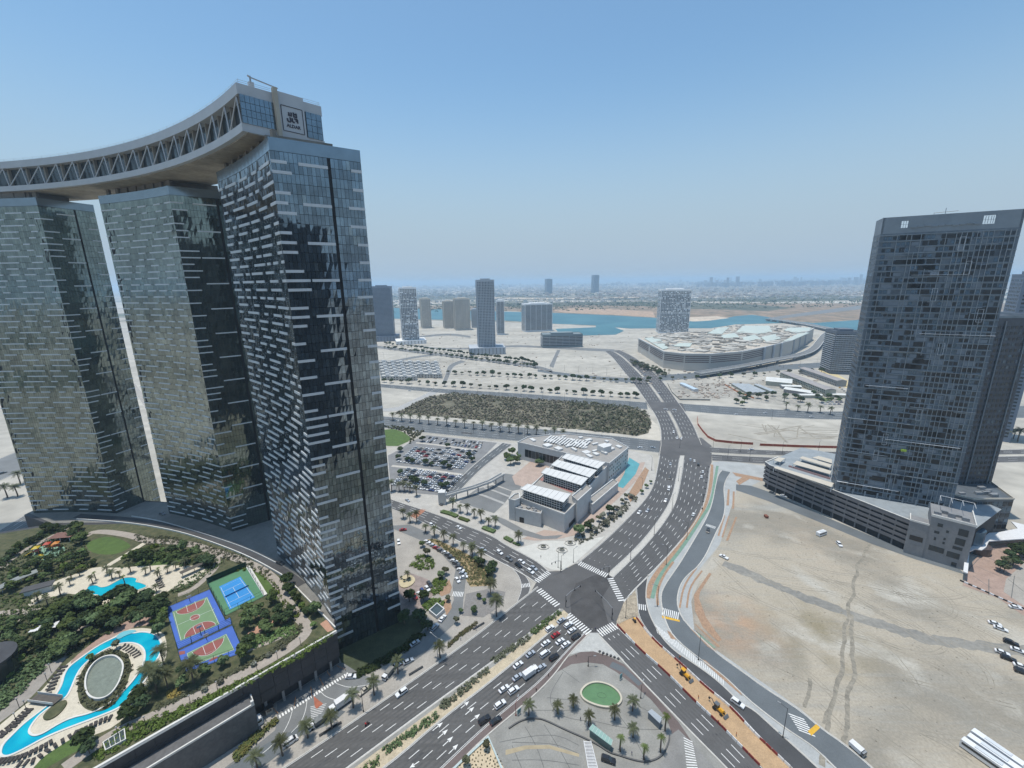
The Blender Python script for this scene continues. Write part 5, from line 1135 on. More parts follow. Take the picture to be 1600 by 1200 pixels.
palms([(612, 768), (624, 768), (632, 768), (641, 769), (651, 775), (604, 765)], (0, 2), 1.2, 'date palm in the row at the lower edge of the car park', 'palms below the car park')
palms([(614+i*14, 657+i*1.45) for i in range(20)], (0, 2), 1.5, 'palm in the median of the street behind the car park', 'palms in the street median')
palms([(1228, 640), (1246, 643), (1262, 645), (1281, 645), (1297, 648), (1225, 628)], (0, 2), 1.5, 'palm along the street in front of the labour camp', 'palms before the low compound')
palms([(1575, 690), (1590, 690), (1583, 686)], (0,), 1.6, 'palm on the sand right of the dark tower', 'palms right of the dark tower')
palms([(32, 757), (45, 751), (12, 778), (28, 776)], (0,), 1.5, 'palm on the traffic island seen left of the first tower', 'palms left of the first tower')
palms([(1010+x*7, 577+x*1.5) for x in range(6)], (2,), 1.2, 'palm by the near corner of the big shopping mall', 'palms by the shopping mall')
# trees along mall front, beds
for x, y, k, s_ in ((905, 838, 7, .9), (918, 829, 1, .8), (924, 822, 4, .9), (936, 815, 4, .8), (942, 810, 6, .9), (952, 803, 1, .9), (963, 797, 6, .8), (972, 787, 4, .7), (978, 780, 4, .7), (985, 778, 6, .8), (1003, 772, 2, .7), (1010, 763, 2, .7), (1017, 756, 2, .6), (968, 806, 6, .8), (945, 822, 6, .9), (930, 832, 6, .8), (955, 812, 6, .7)):
    place_tree(k, (*g(x, y).xy, .1), s_, 'tree or pale shrub in the planting strip between mall and boulevard', 'trees along the mall strip')
bed('mall_shrubs', G2([(895, 842), (930, 822), (970, 792), (990, 775), (1000, 780), (965, 812), (925, 842), (905, 852)]), .1, 150, 1.3, .5, LEAF[4], 'pale silvery shrubs along the boulevard side of the mall')
structure('mall_planting_soil', [(980, 775), (995, 750), (1008, 730), (1014, 735), (1002, 765), (985, 785)], 0.14, ORG)
def hedge(pts, wd_, h, lab, m=LEAF[1], z=0):
    P = smooth(G2(pts, z), 1); mb = MB(); mb.ribbon(P, wd_, z+.1, z+h); rr = random.Random(int(pts[0][0])); core = MB()
    o = mb.build('hedge', m); tag(o, lab, 'hedge')
    lb = MB(); n = int(sum((a-b).length for a, b in zip(P, P[1:]))*3)
    for p in resample(P, max(4, n)): leaf_blob(lb, (p.x+rr.uniform(-.3, .3)*wd_, p.y+rr.uniform(-.3, .3)*wd_, z+h*.75), wd_*.33, h*.4, 7, .28, rr)
    lb.build('foliage', m, o, kind='stuff')
hedge([(690, 800), (705, 804), (714, 808)], 3.5, 1.2, 'clipped hedge block at the left end of the northwest road verge'); hedge([(718, 810), (732, 815)], 3.0, 1.1, 'clipped hedge block second from the left on the verge'); hedge([(755, 825), (764, 829), (773, 832)], 3.4, 1.2, 'clipped hedge block in the middle of the verge'); hedge([(789, 841), (800, 847)], 3.0, 1.3, 'short thick hedge at the corner square'); hedge([(802, 849), (812, 853)], 1.6, 1.0, 'thin low hedge right of the short thick one')
# avenue median planting
for k, (a, c) in enumerate((((833, 992), (876, 958)), ((770, 1036), (828, 997)), ((690, 1108), (765, 1048)), ((600, 1178), (684, 1120)), ((480, 1268), (594, 1190)))):
    A_, C_ = g(*a), g(*c); d = (C_-A_).normalized(); n = Vector((-d.y, d.x, 0)); off = (0.5, .3, .2, .2, .2)[k]
    P = [A_+n*(off-1.2), C_+n*(off-1.2), C_+n*(off+1.6), A_+n*(off+1.6)]
    bed('median_hedge', P, .2, int((C_-A_).length*5), 1.1, .3, (LEAF[1], LEAF[2], LEAF[2], LEAF[1], LEAF[1])[k], ('bright green clipped hedge at the crossing end of the avenue median', 'olive hedge second from the crossing in the avenue median', 'olive hedge in the middle of the avenue median', 'green hedge in the lower avenue median', 'green hedge at the bottom edge in the avenue median')[k], lump=.7)
# gardens by the drop-off
GB = ([(700, 915), (712, 905), (706, 925), (690, 928)], )
bed('drop_off_shrubs', G2([(668, 922), (680, 905), (692, 902), (700, 910), (690, 925), (676, 932)]), .1, 130, 1.0, .34, LEAF[3], 'bright green shrubs in the leaf-shaped bed by the parked cars')
structure('orange_mulch', [(685, 928), (697, 912), (702, 905), (706, 918), (703, 927), (690, 932)], .12, ORG)
bed('drop_off_shrubs', G2([(660, 945), (675, 935), (692, 937), (697, 945), (690, 950), (676, 948), (668, 955)]), .1, 110, 1.1, .34, LEAF[3], 'bright green shrubs above the glazed stair box')
structure('orange_mulch', [(693, 937), (703, 935), (706, 950), (698, 962), (694, 950)], .12, ORG)
bed('drop_off_shrubs', G2([(640, 885), (652, 868), (668, 868), (680, 878), (676, 890), (655, 892)]), .1, 120, 1.2, .4, LEAF[3], 'yellow-green shrub mound by the winding path')
bed('dry_shrubs', G2([(735, 915), (722, 895), (712, 875), (690, 855), (668, 843), (680, 843), (720, 862), (750, 880), (768, 895), (765, 915)]), .1, 420, .9, .32, mat('dry_shrub', (.24, .19, .09), .9, .3, .6, col2=(.10, .13, .04)), 'speckled ochre and green shrub bed along the parking curve')
structure('dry_bed_soil', [(735, 917), (722, 895), (712, 875), (690, 855), (664, 843), (680, 842), (720, 860), (752, 878), (772, 895), (768, 915)], .11, mat('ochre_soil', (.33, .25, .14), .9, .2, .4, fine=(1.5, .2)))
structure('grey_gravel_bed', [(728, 928), (765, 920), (790, 925), (785, 945), (755, 965), (722, 962)], .12, mat('grey_gravel', (.21, .20, .19), .9, .12, .6, fine=(2, .15)))
for x, y, k, s_ in ((748, 935, 2, .6), (741, 958, 0, .6), (757, 942, 2, .5), (720, 958, 2, .5), (714, 975, 4, .6), (690, 905, 2, .9), (697, 898, 4, .8), (660, 855, 2, .8), (668, 870, 4, .9), (745, 878, 2, .8), (752, 885, 0, .8), (765, 900, 1, .9), (770, 890, 1, .8), (700, 940, 4, .6), (662, 938, 1, .8), (655, 972, 1, 1.0), (668, 985, 0, .9), (640, 940, 1, .9), (632, 975, 1, .9)):
    place_tree(k, (*g(x, y).xy, .1), s_, 'small garden tree beside the tower drop-off and its parked cars', 'garden trees by the drop-off')
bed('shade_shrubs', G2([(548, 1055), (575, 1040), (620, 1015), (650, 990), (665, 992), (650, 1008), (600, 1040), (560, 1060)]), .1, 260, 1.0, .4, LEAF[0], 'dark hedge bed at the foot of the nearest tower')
bed('street_shrubs', G2([(702, 1005), (722, 988), (745, 972), (742, 978), (715, 998), (700, 1012)]), .1, 110, .8, .3, mat('red_shrub', (.13, .09, .04), .9, .3, .8, col2=(.07, .09, .03)), 'low reddish shrubs between drive and avenue pavement')
bed('street_shrubs', G2([(363, 1180), (395, 1152), (420, 1132), (432, 1122), (433, 1130), (405, 1155), (372, 1190)]), .1, 120, 1.3, .4, mat('yellow_green_shrub', (.20, .17, .04), .9, .3, .6, col2=(.07, .11, .03)), 'yellow-green hedge beside the coach below the podium')
hm = MB(); hm.prism([(p.x, p.y) for p in smooth(G2([(622, 915), (626, 902), (640, 898), (650, 905), (646, 914), (632, 921)]), 2, True)], .05, .6)
o = hm.build('round_planter', mat('planter_sand', (.50, .43, .28), .9, .15, .5)); tag(o, 'round sand-coloured planter with a few shrubs beside the tower', 'planter')
for x, y in ((632, 910), (640, 908), (627, 906)): place_tree(4, (*g(x, y).xy, .6), .3, 'small shrub growing in the round sand-coloured planter', 'shrubs in the round planter', 'shrub')
place_palm(2, g(637, 905, .6), .8, 'small palm in the round sand-coloured planter', None, .6)
# triangular bed at the bottom edge
TB_ = G2([(763, 1153), (788, 1202), (800, 1240), (680, 1240), (712, 1200)]); o = structure('gravel_bed', TB_, .2, mat('pale_gravel', (.52, .43, .30), .95, .12, .6, fine=(2, .1)), raw=True)
b = MB(); b.ribbon([TB_[4]+(TB_[4]-TB_[0])*.6, TB_[0], TB_[2]], .8, 0, .7); tag(b.build('planter_wall', mat('pale_teal_stone', (.42, .50, .50), .8, .1, .5)), 'pale low wall edging the triangular gravel bed at the bottom', 'wall')
mb_ = MB(); rr_ = random.Random(77)
for p in scatter(TB_, 260, 1.0): leaf_blob(mb_, (p.x, p.y, .35), .3, .2, 7, .16, rr_)
tag(mb_.build('desert_tufts', LEAF[2], kind='stuff'), 'small dry tufts dotted over the triangular gravel bed', 'plants')
for x, y in ((760, 1172), (728, 1196)): place_tree(4, (*g(x, y).xy, .2), .55, 'shrubby tree standing in the triangular gravel bed', 'trees in the triangular bed')
# dark tree clump at the right edge, cul-de-sac
for i, (x, y) in enumerate(((1562, 892), (1570, 884), (1578, 876), (1586, 870), (1594, 864), (1568, 895), (1582, 884), (1600, 872))): place_tree((0, 4, 0, 1)[i % 4], (*g(x, y).xy, 0), 1.0, 'dark tree in the curved clump at the right edge by the brick paving', 'trees by the brick paving')
# boulevard trees, far
fr_ = []
for k in range(46):
    t_ = k/45; x = 600+t_*235; y = 541+t_*30; fr_.append((x, y-2.6)); fr_.append((x+3, y+4.2))
for k in range(28): fr_.append((700+k*11.5, 591.5+k*.35-7+k*.2))
for k in range(30): fr_.append((600+k*13.6, 597.5+k*.85))
for k in range(16): fr_.append((1015+k*18, 583-k*.9+13))
for x, y in fr_: place_tree(rnd.choice((0, 1, 4)), (*g(x+rnd.uniform(-2, 2), y).xy, 0), rnd.uniform(1.0, 1.5), 'street tree in the distant rows beyond the car park', 'distant street trees', 'street_tree')
for k in range(70):
    x = rnd.uniform(985, 1040); f = (x-985)/55; y = 566+f*21+rnd.uniform(-4, 4); place_tree(rnd.choice((0, 4, 4, 6)), (*g(x, y).xy, 0), rnd.uniform(.8, 1.3), 'small tree in the landscaped strip by the shopping mall corner', 'trees by the shopping mall', 'street_tree')
# the scrub wood behind the car park
wood = G2([(617, 647), (645, 632), (671, 620), (710, 614), (800, 621), (897, 628), (963, 632), (1008, 643), (1018, 660), (1013, 677), (995, 681), (904, 671), (862, 668), (800, 662), (710, 653), (645, 648)])
hol = [G2(q) for q in ([(690, 632), (700, 626), (712, 632), (702, 640)], [(764, 630), (782, 626), (786, 629), (770, 633)], [(898, 670), (903, 662), (908, 671)], [(908, 640), (925, 640), (933, 644), (912, 646)])]
rr_ = random.Random(9); wm = MB(); wm2 = MB()
for p in scatter(wood, 2600, 0, hol, tries=4, r=rr_):
    px_ = pxof((p.x, p.y, 0))[0]; dn = 1.0 if px_ > 890 else .62; h = rr_.uniform(2.2, 4.2)*dn
    leaf_blob(wm if rr_.random() < (.85 if px_ > 890 else .35) else wm2, (p.x, p.y, h*.5), h*.6, h*.45, 14, .75, rr_)
wo = wm.build('scrub_wood', leafmat('scrub_green', (.095, .11, .065), (.155, .165, .105)), kind='stuff'); tag(wo, 'dense dark scrub wood behind the car park, right of centre', 'wood')
wo = wm2.build('dry_scrub', leafmat('scrub_dry', (.19, .18, .13), (.26, .24, .18)), kind='stuff'); tag(wo, 'thin dry olive scrub behind the car park, left of the dense wood', 'scrub')
structure('wood_floor', [(617, 647), (645, 632), (671, 620), (710, 614), (800, 621), (897, 628), (963, 632), (1008, 643), (1018, 660), (1013, 677), (995, 681), (904, 671), (862, 668), (800, 662), (710, 653), (645, 648)], .09, mat('scrub_floor', (.115, .115, .075), .95, .3, .03, col2=(.19, .17, .12), fine=(.2, .25)))
structure('oval_lawn', [(596, 672), (615, 670), (632, 676), (642, 684), (638, 690), (622, 697), (606, 697), (596, 694)], .09, GRASS)
bed('park_shrubs', G2([(600, 664), (640, 668), (662, 674), (650, 685), (640, 694), (642, 684), (630, 674), (600, 668)]), .05, 120, 1.8, .8, LEAF[2], 'shrubs round the oval lawn by the car park')
# ------------------------------------------------------------------ facade helpers
WGLS = [mat('window_dark', (.035, .045, .055), .15, .2, .2, metal=.4), mat('window_blue', (.08, .12, .16), .15, .2, .2, metal=.5), mat('window_black', (.012, .013, .016), .3, .2, .2)]
def unit_quad(name, m):
    b = MB(); b.box((0, 0, 0), (1, 1, 1)); return b.mesh(name, m)
WIN_ME = [unit_quad('window', m) for m in WGLS]
def window_grid(root, a, b, z0, z1, nx, nz, fw, fh, rr, wts=(5, 3, 3), limit=0, proud=.06, name='window', skip=None, inset_ends=0.0, offn=None):
    """windows over the wall a-b; the nearest `limit` are parts, the rest one joined part"""
    a, b = Vector((a[0], a[1], 0)), Vector((b[0], b[1], 0)); d = (b-a); L = d.length; d.normalize(); n = Vector((d.y, -d.x, 0)); a = a+d*inset_ends; L -= 2*inset_ends
    if offn is not None and n.dot(offn) < 0: n = -n
    ang = math.atan2(d.y, d.x); st = [MB(), MB(), MB()]; it = []
    for i in range(nx):
        for j in range(nz):
            if skip and skip(i, j): continue
            c = a+d*(L*(i+.5)/nx)+n*proud; it.append((c, z0+(z1-z0)*(j+.5)/nz, rr.choices((0, 1, 2), wts)[0]))
    w_, h_ = L/nx*fw, (z1-z0)/nz*fh
    root_o = root.location if root else Vector()
    it.sort(key=lambda q: (q[0]+root_o-Vector((0, 0, CAM_H-q[1]))).length)
    for k, (c, z, m) in enumerate(it):
        if k < limit:
            o = obj(name, WIN_ME[m], root, (c.x, c.y, z-h_/2), ang); o.scale = (w_, .12, h_)
        else: st[m].box((c.x, c.y, z-h_/2), (w_, .12, h_), ang, m)
    al = MB()
    for s in st:
        k = len(al.v); al.v += s.v; al.f += [tuple(k+x for x in f) for f in s.f]; al.m += s.m
    if al.f: al.build(name+'s', WGLS, root, kind='stuff')

def quad_of(c, sx, sy, rz):
    ca, sa = math.cos(rz), math.sin(rz); return [Vector((c[0]+x*sx*ca-y*sy*sa, c[1]+x*sx*sa+y*sy*ca, 0)) for x, y in ((-.5, -.5), (.5, -.5), (.5, .5), (-.5, .5))]
def far_tower(name, lab, xl, xr, yb, yt, depth, m, rz=0.0, fh=3.6, bay=4.0, style='windows', pod=None, cat='tower block', wts=(5, 3, 3), roof=None):
    c = g((xl+xr)/2, yb); h = htop(c, yt); wd_ = (g(xr, yb)-g(xl, yb)).length/(abs(math.cos(rz))+abs(math.sin(rz))*.6)
    t = thing(name, lab, cat, (c.x, c.y+depth/2, 0)); rr = random.Random(int(xl))
    Q = quad_of((0, 0), wd_, depth, rz); b = MB(); b.prism(Q, 0, h); b.build('wall', m, t)
    b = MB(); b.prism([q*.55 for q in Q], h, h+4); b.ribbon([q*.985 for q in Q], .8, h, h+1.4, closed=True); b.build('roof', roof or m, t)
    nz = max(3, int(h/fh))
    for k in range(4):
        a_, b_ = Q[k], Q[(k+1) % 4]; L = (b_-a_).length; nn = Vector(((b_-a_).y, -(b_-a_).x, 0)).normalized(); mid = (a_+b_)/2+Vector((c.x, c.y+depth/2, 0))
        if nn.dot(-mid) < 0: continue
        nx = max(2, int(L/bay))
        if style == 'windows': window_grid(t, a_, b_, 4, h-2.5, nx, nz, .6, .5, rr, wts, inset_ends=1.5)
        elif style == 'bands': window_grid(t, a_, b_, 4, h-2.5, max(2, nx//4), nz, .92, .5, rr, wts, inset_ends=1.0)
        elif style == 'lattice': window_grid(t, a_, b_, 4, h-2.5, nx, nz, .72, .62, rr, wts, skip=lambda i, j: rr.random() < .22, inset_ends=1.0)
        elif style == 'piers':
            window_grid(t, a_, b_, 4, h-2.5, nx, nz, .55, .6, rr, wts, inset_ends=1.0)
            pb = MB(); ang = math.atan2((b_-a_).y, (b_-a_).x)
            for i in range(0, nx+1, 3): p = a_.lerp(b_, i/nx)+nn*.5; pb.box((p.x, p.y, 0), (1.3, 1.2, h+1), ang)
            pb.build('pier', m, t, kind='stuff')
        if style in ('balcony', 'bands', 'lattice'):
            ang = math.atan2((b_-a_).y, (b_-a_).x); bb = MB()
            for j in range(1, nz):
                if style == 'lattice' and rr.random() < .35: continue
                p = (a_+b_)/2+nn*.6; bb.box((p.x, p.y, 4+(h-6.5)*j/nz-.5), (L*.96, 1.2, 1.0), ang)
            bb.build('balcony_bands', MATS.get('white_cladding'), t, kind='stuff')
        if style == 'balcony': window_grid(t, a_, b_, 4, h-2.5, nx, nz, .8, .55, rr, wts, inset_ends=1.0)
    if pod:
        b = MB(); b.box((0, -2, 0), (pod[0], pod[1], pod[2]), rz); b.build('podium', m, t)
        P = quad_of((0, -2), pod[0], pod[1], rz)
        for k in range(4):
            a_, b_ = P[k], P[(k+1) % 4]; nn = Vector(((b_-a_).y, -(b_-a_).x, 0)).normalized()
            if nn.dot(-((a_+b_)/2+Vector((c.x, c.y, 0)))) > 0: window_grid(t, a_, b_, 1, pod[2]-1, max(3, int((b_-a_).length/8)), 1, .12, .95, rr, (1, 0, 1))
    return t
GREY = mat('tower_grey', (.42, .45, .48), .7, .1, .02); DGREY = mat('tower_bluegrey', (.16, .195, .25), .6, .15, .02); BEIGE = mat('tower_beige', (.60, .55, .47), .8, .08, .02); OFFW = mat('tower_offwhite', (.76, .76, .75), .8, .08, .02); GLB = mat('far_glass', (.10, .17, .24), .3, .15, .01, metal=.4)
far_tower('apartment_tower', 'dark blue-grey slab tower right beside the nearest glass tower', 584, 615, 533, 448, 42, DGREY, .18, style='windows', bay=3.2, wts=(3, 3, 6), pod=(78, 60, 15))
far_tower('apartment_tower', 'white lattice-fronted tower, second from the left across the sand', 626, 654, 537, 450, 34, OFFW, .3, style='lattice', bay=4.2, wts=(1, 1, 7), pod=(80, 62, 10))
far_tower('apartment_tower', 'beige tower half hidden behind the white lattice tower', 657, 673, 513, 467, 36, BEIGE, .35, style='piers')
far_tower('apartment_tower', 'beige ribbed tower, left one of a touching pair', 692, 708, 513, 471, 40, BEIGE, .25, style='piers')
far_tower('apartment_tower', 'beige ribbed tower with a stepped top, right one of a touching pair', 709, 734, 516, 467, 46, BEIGE, .25, style='piers')
far_tower('apartment_tower', 'low grey tower between the beige pair and the tall grey tower', 736, 747, 512, 484, 36, GREY, .1)
far_tower('apartment_tower', 'tall slim grey tower on a boxy podium in the middle distance', 746, 774, 553, 438, 38, GREY, .12, style='piers', bay=3.4, wts=(4, 2, 5), pod=(82, 60, 16))
far_tower('apartment_tower', 'narrow striped tower directly right of the tall slim grey one', 776, 788, 523, 470, 30, OFFW, .1, style='bands')
far_tower('apartment_block', 'broad white balcony-banded block by the channel', 815, 864, 518, 475, 46, OFFW, .22, style='bands', wts=(5, 2, 3))
far_tower('office_building', 'long low grey-green building in front of the broad banded block', 846, 911, 543, 523, 44, mat('grey_green_wall', (.20, .24, .25), .7, .1, .02), .05, style='bands', fh=4.5, cat='building')
far_tower('apartment_tower', 'white and grey patchwork tower behind the shopping mall', 1030, 1080, 521, 453, 60, OFFW, -.18, style='lattice', bay=4.4, wts=(6, 2, 3))
far_tower('distant_tower', 'tall hazy twin-topped tower standing above the horizon', 926, 935, 458, 430, 90, GLB, .2, fh=12, bay=16, style='windows')
far_tower('distant_tower', 'shorter hazy tower left of the tallest one on the horizon', 853, 862, 459, 436, 100, GLB, .2, fh=12, bay=16, style='windows')
far_tower('apartment_block', 'dark grey balconied block half hidden by the big dark tower', 1301, 1340, 585, 519, 40, mat('tower_dark_grey', (.12, .135, .16), .7, .12, .02), -.25, style='balcony', bay=3.6, wts=(4, 2, 4))
far_tower('office_tower', 'grey tower behind the right side of the dark construction tower', 1556, 1592, 690, 430, 30, DGREY, -.6, style='windows')

# ------------------------------------------------------------------ dark tower under construction (right)
CT = mat('tower_concrete', (.135, .162, .19), .75, .22, .08, fine=(.6, .15)); CT2 = mat('tower_slab_edge', (.22, .255, .285), .75, .15, .1); SCAF = mat('platform_white', (.62, .64, .66), .5, .1, .5)
FLc, FRc = Vector((217, 262, 0)), Vector((267.3, 234.2, 0)); fd = (FRc-FLc).normalized(); fn = Vector((fd.y, -fd.x, 0)); fn = fn if fn.dot(-FLc) > 0 else -fn
rt = thing('construction_tower', 'huge dark slab tower under construction, its front hung with thin white rails', 'skyscraper', FLc)
Wd = (FRc-FLc).length; bk = -fn*17
o0 = Vector((0, 0, 0)); o1 = fd*Wd; ZR = 193.0
b = MB(); b.prism([o0, o1, o1+bk, o0+bk], 0, ZR-9); b.build('wall', CT, rt)
rr_ = random.Random(12); NFL = 48; NB_ = 26; zb0, zb1 = 21.0, ZR-10
def sk(i, j): return rr_.random() < .17 or (i in (6, 13) and rr_.random() < .8)
window_grid(rt, o0, o1, zb0, zb1, NB_, NFL, .74, .56, rr_, (4, 6, 3), limit=300, proud=.05, skip=sk, inset_ends=1.6)
window_grid(rt, o0+bk, o0, zb0, zb1, 5, NFL, .5, .5, rr_, (5, 3, 4), proud=.05, inset_ends=1.0, offn=Vector((-1, 0, 0)))
ang = math.atan2(fd.y, fd.x); fh_ = (zb1-zb0)/NFL
bb = MB(); bw = MB()
for j in range(NFL+1):
    z = zb0+fh_*j; x = 0
    while x < Wd:
        L_ = rr_.uniform(5, 16); L_ = min(L_, Wd-x)
        if rr_.random() < .8: p = o0+fd*(x+L_/2)+fn*.25; bb.box((p.x, p.y, z-.25), (L_, .5, .45), ang)
        x += L_
bb.build('slab_edges', CT2, rt, kind='stuff')
wb = [MB(), MB()]
for j in range(NFL):
    for _ in range(7):
        s = rr_.uniform(.04, .9); L_ = rr_.choice((2.2, 3.5, 5, 7.5)); p = o0+fd*min(Wd-L_/2-1, s*Wd+L_/2)+fn*.10; wb[rr_.random() < .38].box((p.x, p.y, zb0+fh_*j+.5), (L_, .2, rr_.choice((2.0, 2.6, 3.0))), ang)
wb[0].build('dark_openings', WGLS[2], rt, kind='stuff'); wb[1].build('blank_panels', mat('blank_panel', (.17, .20, .235), .6, .2, .1), rt, kind='stuff')
vb = MB(); n_v = 0
for i in range(NB_+1):
    p = o0+fd*(1.6+(Wd-3.2)*i/NB_)+fn*.3
    z = zb0
    while z < zb1-2:
        L_ = rr_.uniform(15, 60); e = min(zb1, z+L_)
        if rr_.random() < (.92 if i > NB_*.55 else .5): vb.box((p.x, p.y, z), (.22, .3, e-z), ang)
        z = e
vb.build('guide_rails', mat('rail_grey', (.32, .35, .37), .6, .1, .2), rt, kind='stuff')
for j, (s, e) in enumerate(((.0, .55), (.45, 1), (.05, .4), (.35, .95), (.0, .6), (.5, 1), (.1, .45), (.5, .98), (.05, .5), (.45, 1), (.12, .4), (.4, .9), (.3, .7), (.08, .38))):
    z = zb0+6+(zb1-zb0-12)*j/13.5; p = o0+fd*(Wd*(s+e)/2)+fn*.75; b = MB(); b.box((p.x, p.y, z), (Wd*(e-s), .9, .16), ang); b.build('work_platform', CT2 if j % 3 else SCAF, rt)
for s, zz in ((.62, .94), (.64, .58), (.7, .86), (.5, .77), (.58, .33), (.30, .15), (.86, .70), (.35, .22)):
    p = o0+fd*(Wd*s)+fn*.8; z = zb0+(zb1-zb0)*zz; b = MB()
    for dx in (-1.1, 1.1): q = p+fd*dx; b.box((q.x, q.y, z), (.14, .14, 7), ang)
    for dz in (0, 7): b.box((p.x, p.y, z+dz), (2.3, .14, .14), ang)
    b.build('hoist_frame', SCAF, rt)
p = o0+fd*(Wd*.52)+fn*1.0; b = MB(); b.box((p.x, p.y, zb0+33), (2.6, 1.0, 1.3), ang); b.build('suspended_cradle', mat('safety_yellow_green', (.35, .50, .05), .6, .1, 1), rt)
# crown frame with two see-through openings
def wallseg(mb, s0, s1, z0, z1, th=1.0, off=0.0): p = o0+fd*(Wd*(s0+s1)/2)-fn*(th/2)+fn*off; mb.box((p.x, p.y, z0), (Wd*(s1-s0), th, z1-z0), ang)
b = MB(); H0, H1, HT = ZR-9, ZR-6.2, ZR-2.4
for q in ((0, .15, H0, ZR), (.205, .735, H0, ZR), (.82, 1, H0, ZR), (.15, .205, H0, H1), (.15, .205, HT, ZR), (.735, .82, H0, H1-.3), (.735, .82, HT+.3, ZR)): wallseg(b, *q)
q_ = o0+bk/2; b.box((q_.x+.6*fd.x, q_.y+.6*fd.y, H0), (1.0, 17, 9), ang); q_ = q_+o1; b.box((q_.x-.6*fd.x, q_.y-.6*fd.y, H0), (1.0, 17, 9), ang); b.build('crown_wall', CT2, rt)
b = MB()
for s in (.168, .187, .752, .77, .79, .805): wallseg(b, s-.0015, s+.0015, H1, HT, .15, -.3)
for a_, c_ in ((.15, .205), (.735, .82)): wallseg(b, a_, c_, (H1+HT)/2-.06, (H1+HT)/2+.06, .15, -.3)
b.build('opening_bars', CT2, rt, kind='stuff')
b = MB()
for k in range(10): p = o0+fd*(Wd*(.25+.05*k)); b.box((p.x+fn.x*.4, p.y+fn.y*.4, ZR-6.5+.25*(k % 3)), (Wd*.045, .5, .6), ang)
b.build('crown_ledge', CT2, rt, kind='stuff')
b = MB(); b.ribbon([o0+bk*.95, o0+bk*.95+fd*Wd], .6, ZR-9, ZR-8); p = o0+fd*Wd*.5+bk*.5; b.box((p.x, p.y, ZR-9), (12, 8, 7.5), ang); b.tube((p.x, p.y, ZR-2), (p.x, p.y, ZR+4), .15); b.build('roof_house', CT2, rt)
b = MB(); b.tube(tuple(o0+fd*Wd*.38+Vector((0, 0, ZR+.8))), tuple(o0+fd*Wd*.55+Vector((0, 0, ZR+1.2))), .12); b.tube(tuple(o0+fd*Wd*.38+Vector((0, 0, ZR-.2))), tuple(o0+fd*Wd*.38+Vector((0, 0, ZR+1))), .1); b.build('roof_rail', STEEL, rt)
# lower dark wing behind it
rb_ = thing('dark_wing', 'lower dark block standing against the right rear of the construction tower', 'building', (296, 262, 0))
W2p = [Vector((0, 0, 0)), Vector((27, 1, 0)), Vector((38, 36, 0)), Vector((10, 38, 0))]
b = MB(); b.prism(W2p, 0, 134); b.build('wall', mat('wing_wall', (.060, .068, .085), .6, .2, .05, fine=(.5, .15)), rb_); b = MB(); b.ribbon(W2p, .6, 134, 135.6, closed=True); b.build('roof_edge', CT2, rb_)
window_grid(rb_, W2p[0], W2p[1], 22, 130, 9, 30, .6, .5, rr_, (5, 2, 5), inset_ends=1)
b = MB()
for s in (.3, .86): p = W2p[0].lerp(W2p[1], s); b.box((p.x, p.y-.4, 20), (.45, .6, 112)); 
b.build('fin', CT2, rb_, kind='stuff')
# parking podium
pk = thing('parking_podium', 'five-level parking podium with dark slots and sun-shaded roof, under the dark tower', 'car park', (0, 0, 0))
PF1, PF2 = Vector((197.5, 303, 0)), Vector((233.5, 224, 0))
ppoly = [Vector((*g(1216, 714, 20).xy, 0)), Vector((*g(1196, 722, 20).xy, 0)), PF1, PF2, Vector((250, 208, 0)), Vector((300, 235, 0)), Vector((292, 300, 0)), Vector((245, 338, 0))]
pc = sum(ppoly, Vector())/len(ppoly)
b = MB(); b.prism([p+(pc-p).normalized()*1.6 for p in ppoly], 0, 19.6); b.build('core', mat('parking_dark', (.02, .022, .026), .8, .2, .3), pk)
PWALL = mat('parking_wall', (.17, .165, .17), .8, .15, .3, fine=(1, .08))
for k, z in enumerate((4.3, 7.6, 10.9, 14.2, 17.5)):
    b = MB(); b.ribbon(ppoly[:5], .5, z, z+(1.9 if k < 4 else 2.6)); b.build('spandrel', PWALL, pk)
b = MB()
for i in range(14): p = PF1.lerp(PF2, i/13); b.box((p.x+.4, p.y+.2, 0), (.7, .7, 18), math.atan2((PF2-PF1).y, (PF2-PF1).x))
b.build('columns', PWALL, pk, kind='stuff')
b = MB(); b.prism([p+(pc-p).normalized()*.4 for p in ppoly], 19.65, 19.8); b.build('roof_deck', mat('roof_deck_blue', (.26, .29, .31), .8, .15, .2), pk)
b = MB(); b.ribbon([p for p in ppoly[:5]], .7, 20.1, 20.4); b.build('coping', COPE, pk)
SHD = mat('shade_canopy_beige', (.50, .46, .39), .8, .08, .3)
for q in ([(1209, 731), (1213, 728.5), (1303, 755), (1299, 761)], [(1239, 725), (1245, 720), (1299, 736), (1297, 741)], [(1249, 716), (1254, 713), (1300, 726), (1297, 730.5)], [(1269, 715), (1279, 712.5), (1300, 718), (1300, 724)], [(1209, 719), (1216, 714.5), (1227, 716), (1219, 722)]):
    P = G2(q, 23); b = MB(); b.prism(P, 22.8, 23.1, bottom=True); b.build('shade_canopy', SHD, pk)
    b = MB()
    for p in P: b.box((p.x*.998, p.y*.998, 19.8), (.25, .25, 3))
    b.build('canopy_post', PANEL, pk, kind='stuff')
b = MB(); b.ribbon(G2([(1232, 729), (1297, 749)], 20), .3, 19.8, 21.2); b.build('pink_parapet', mat('pink_rail', (.42, .25, .23), .7, .1, .5), pk)
# columns below the tower slab
b = MB()
for i in range(9): p = FLc.lerp(FRc, .05+.11*i)+fn*.9; b.box((p.x, p.y, 19.8), (.8, .8, 3.6), ang)
b.build('portal_column', CT2, pk, kind='stuff')
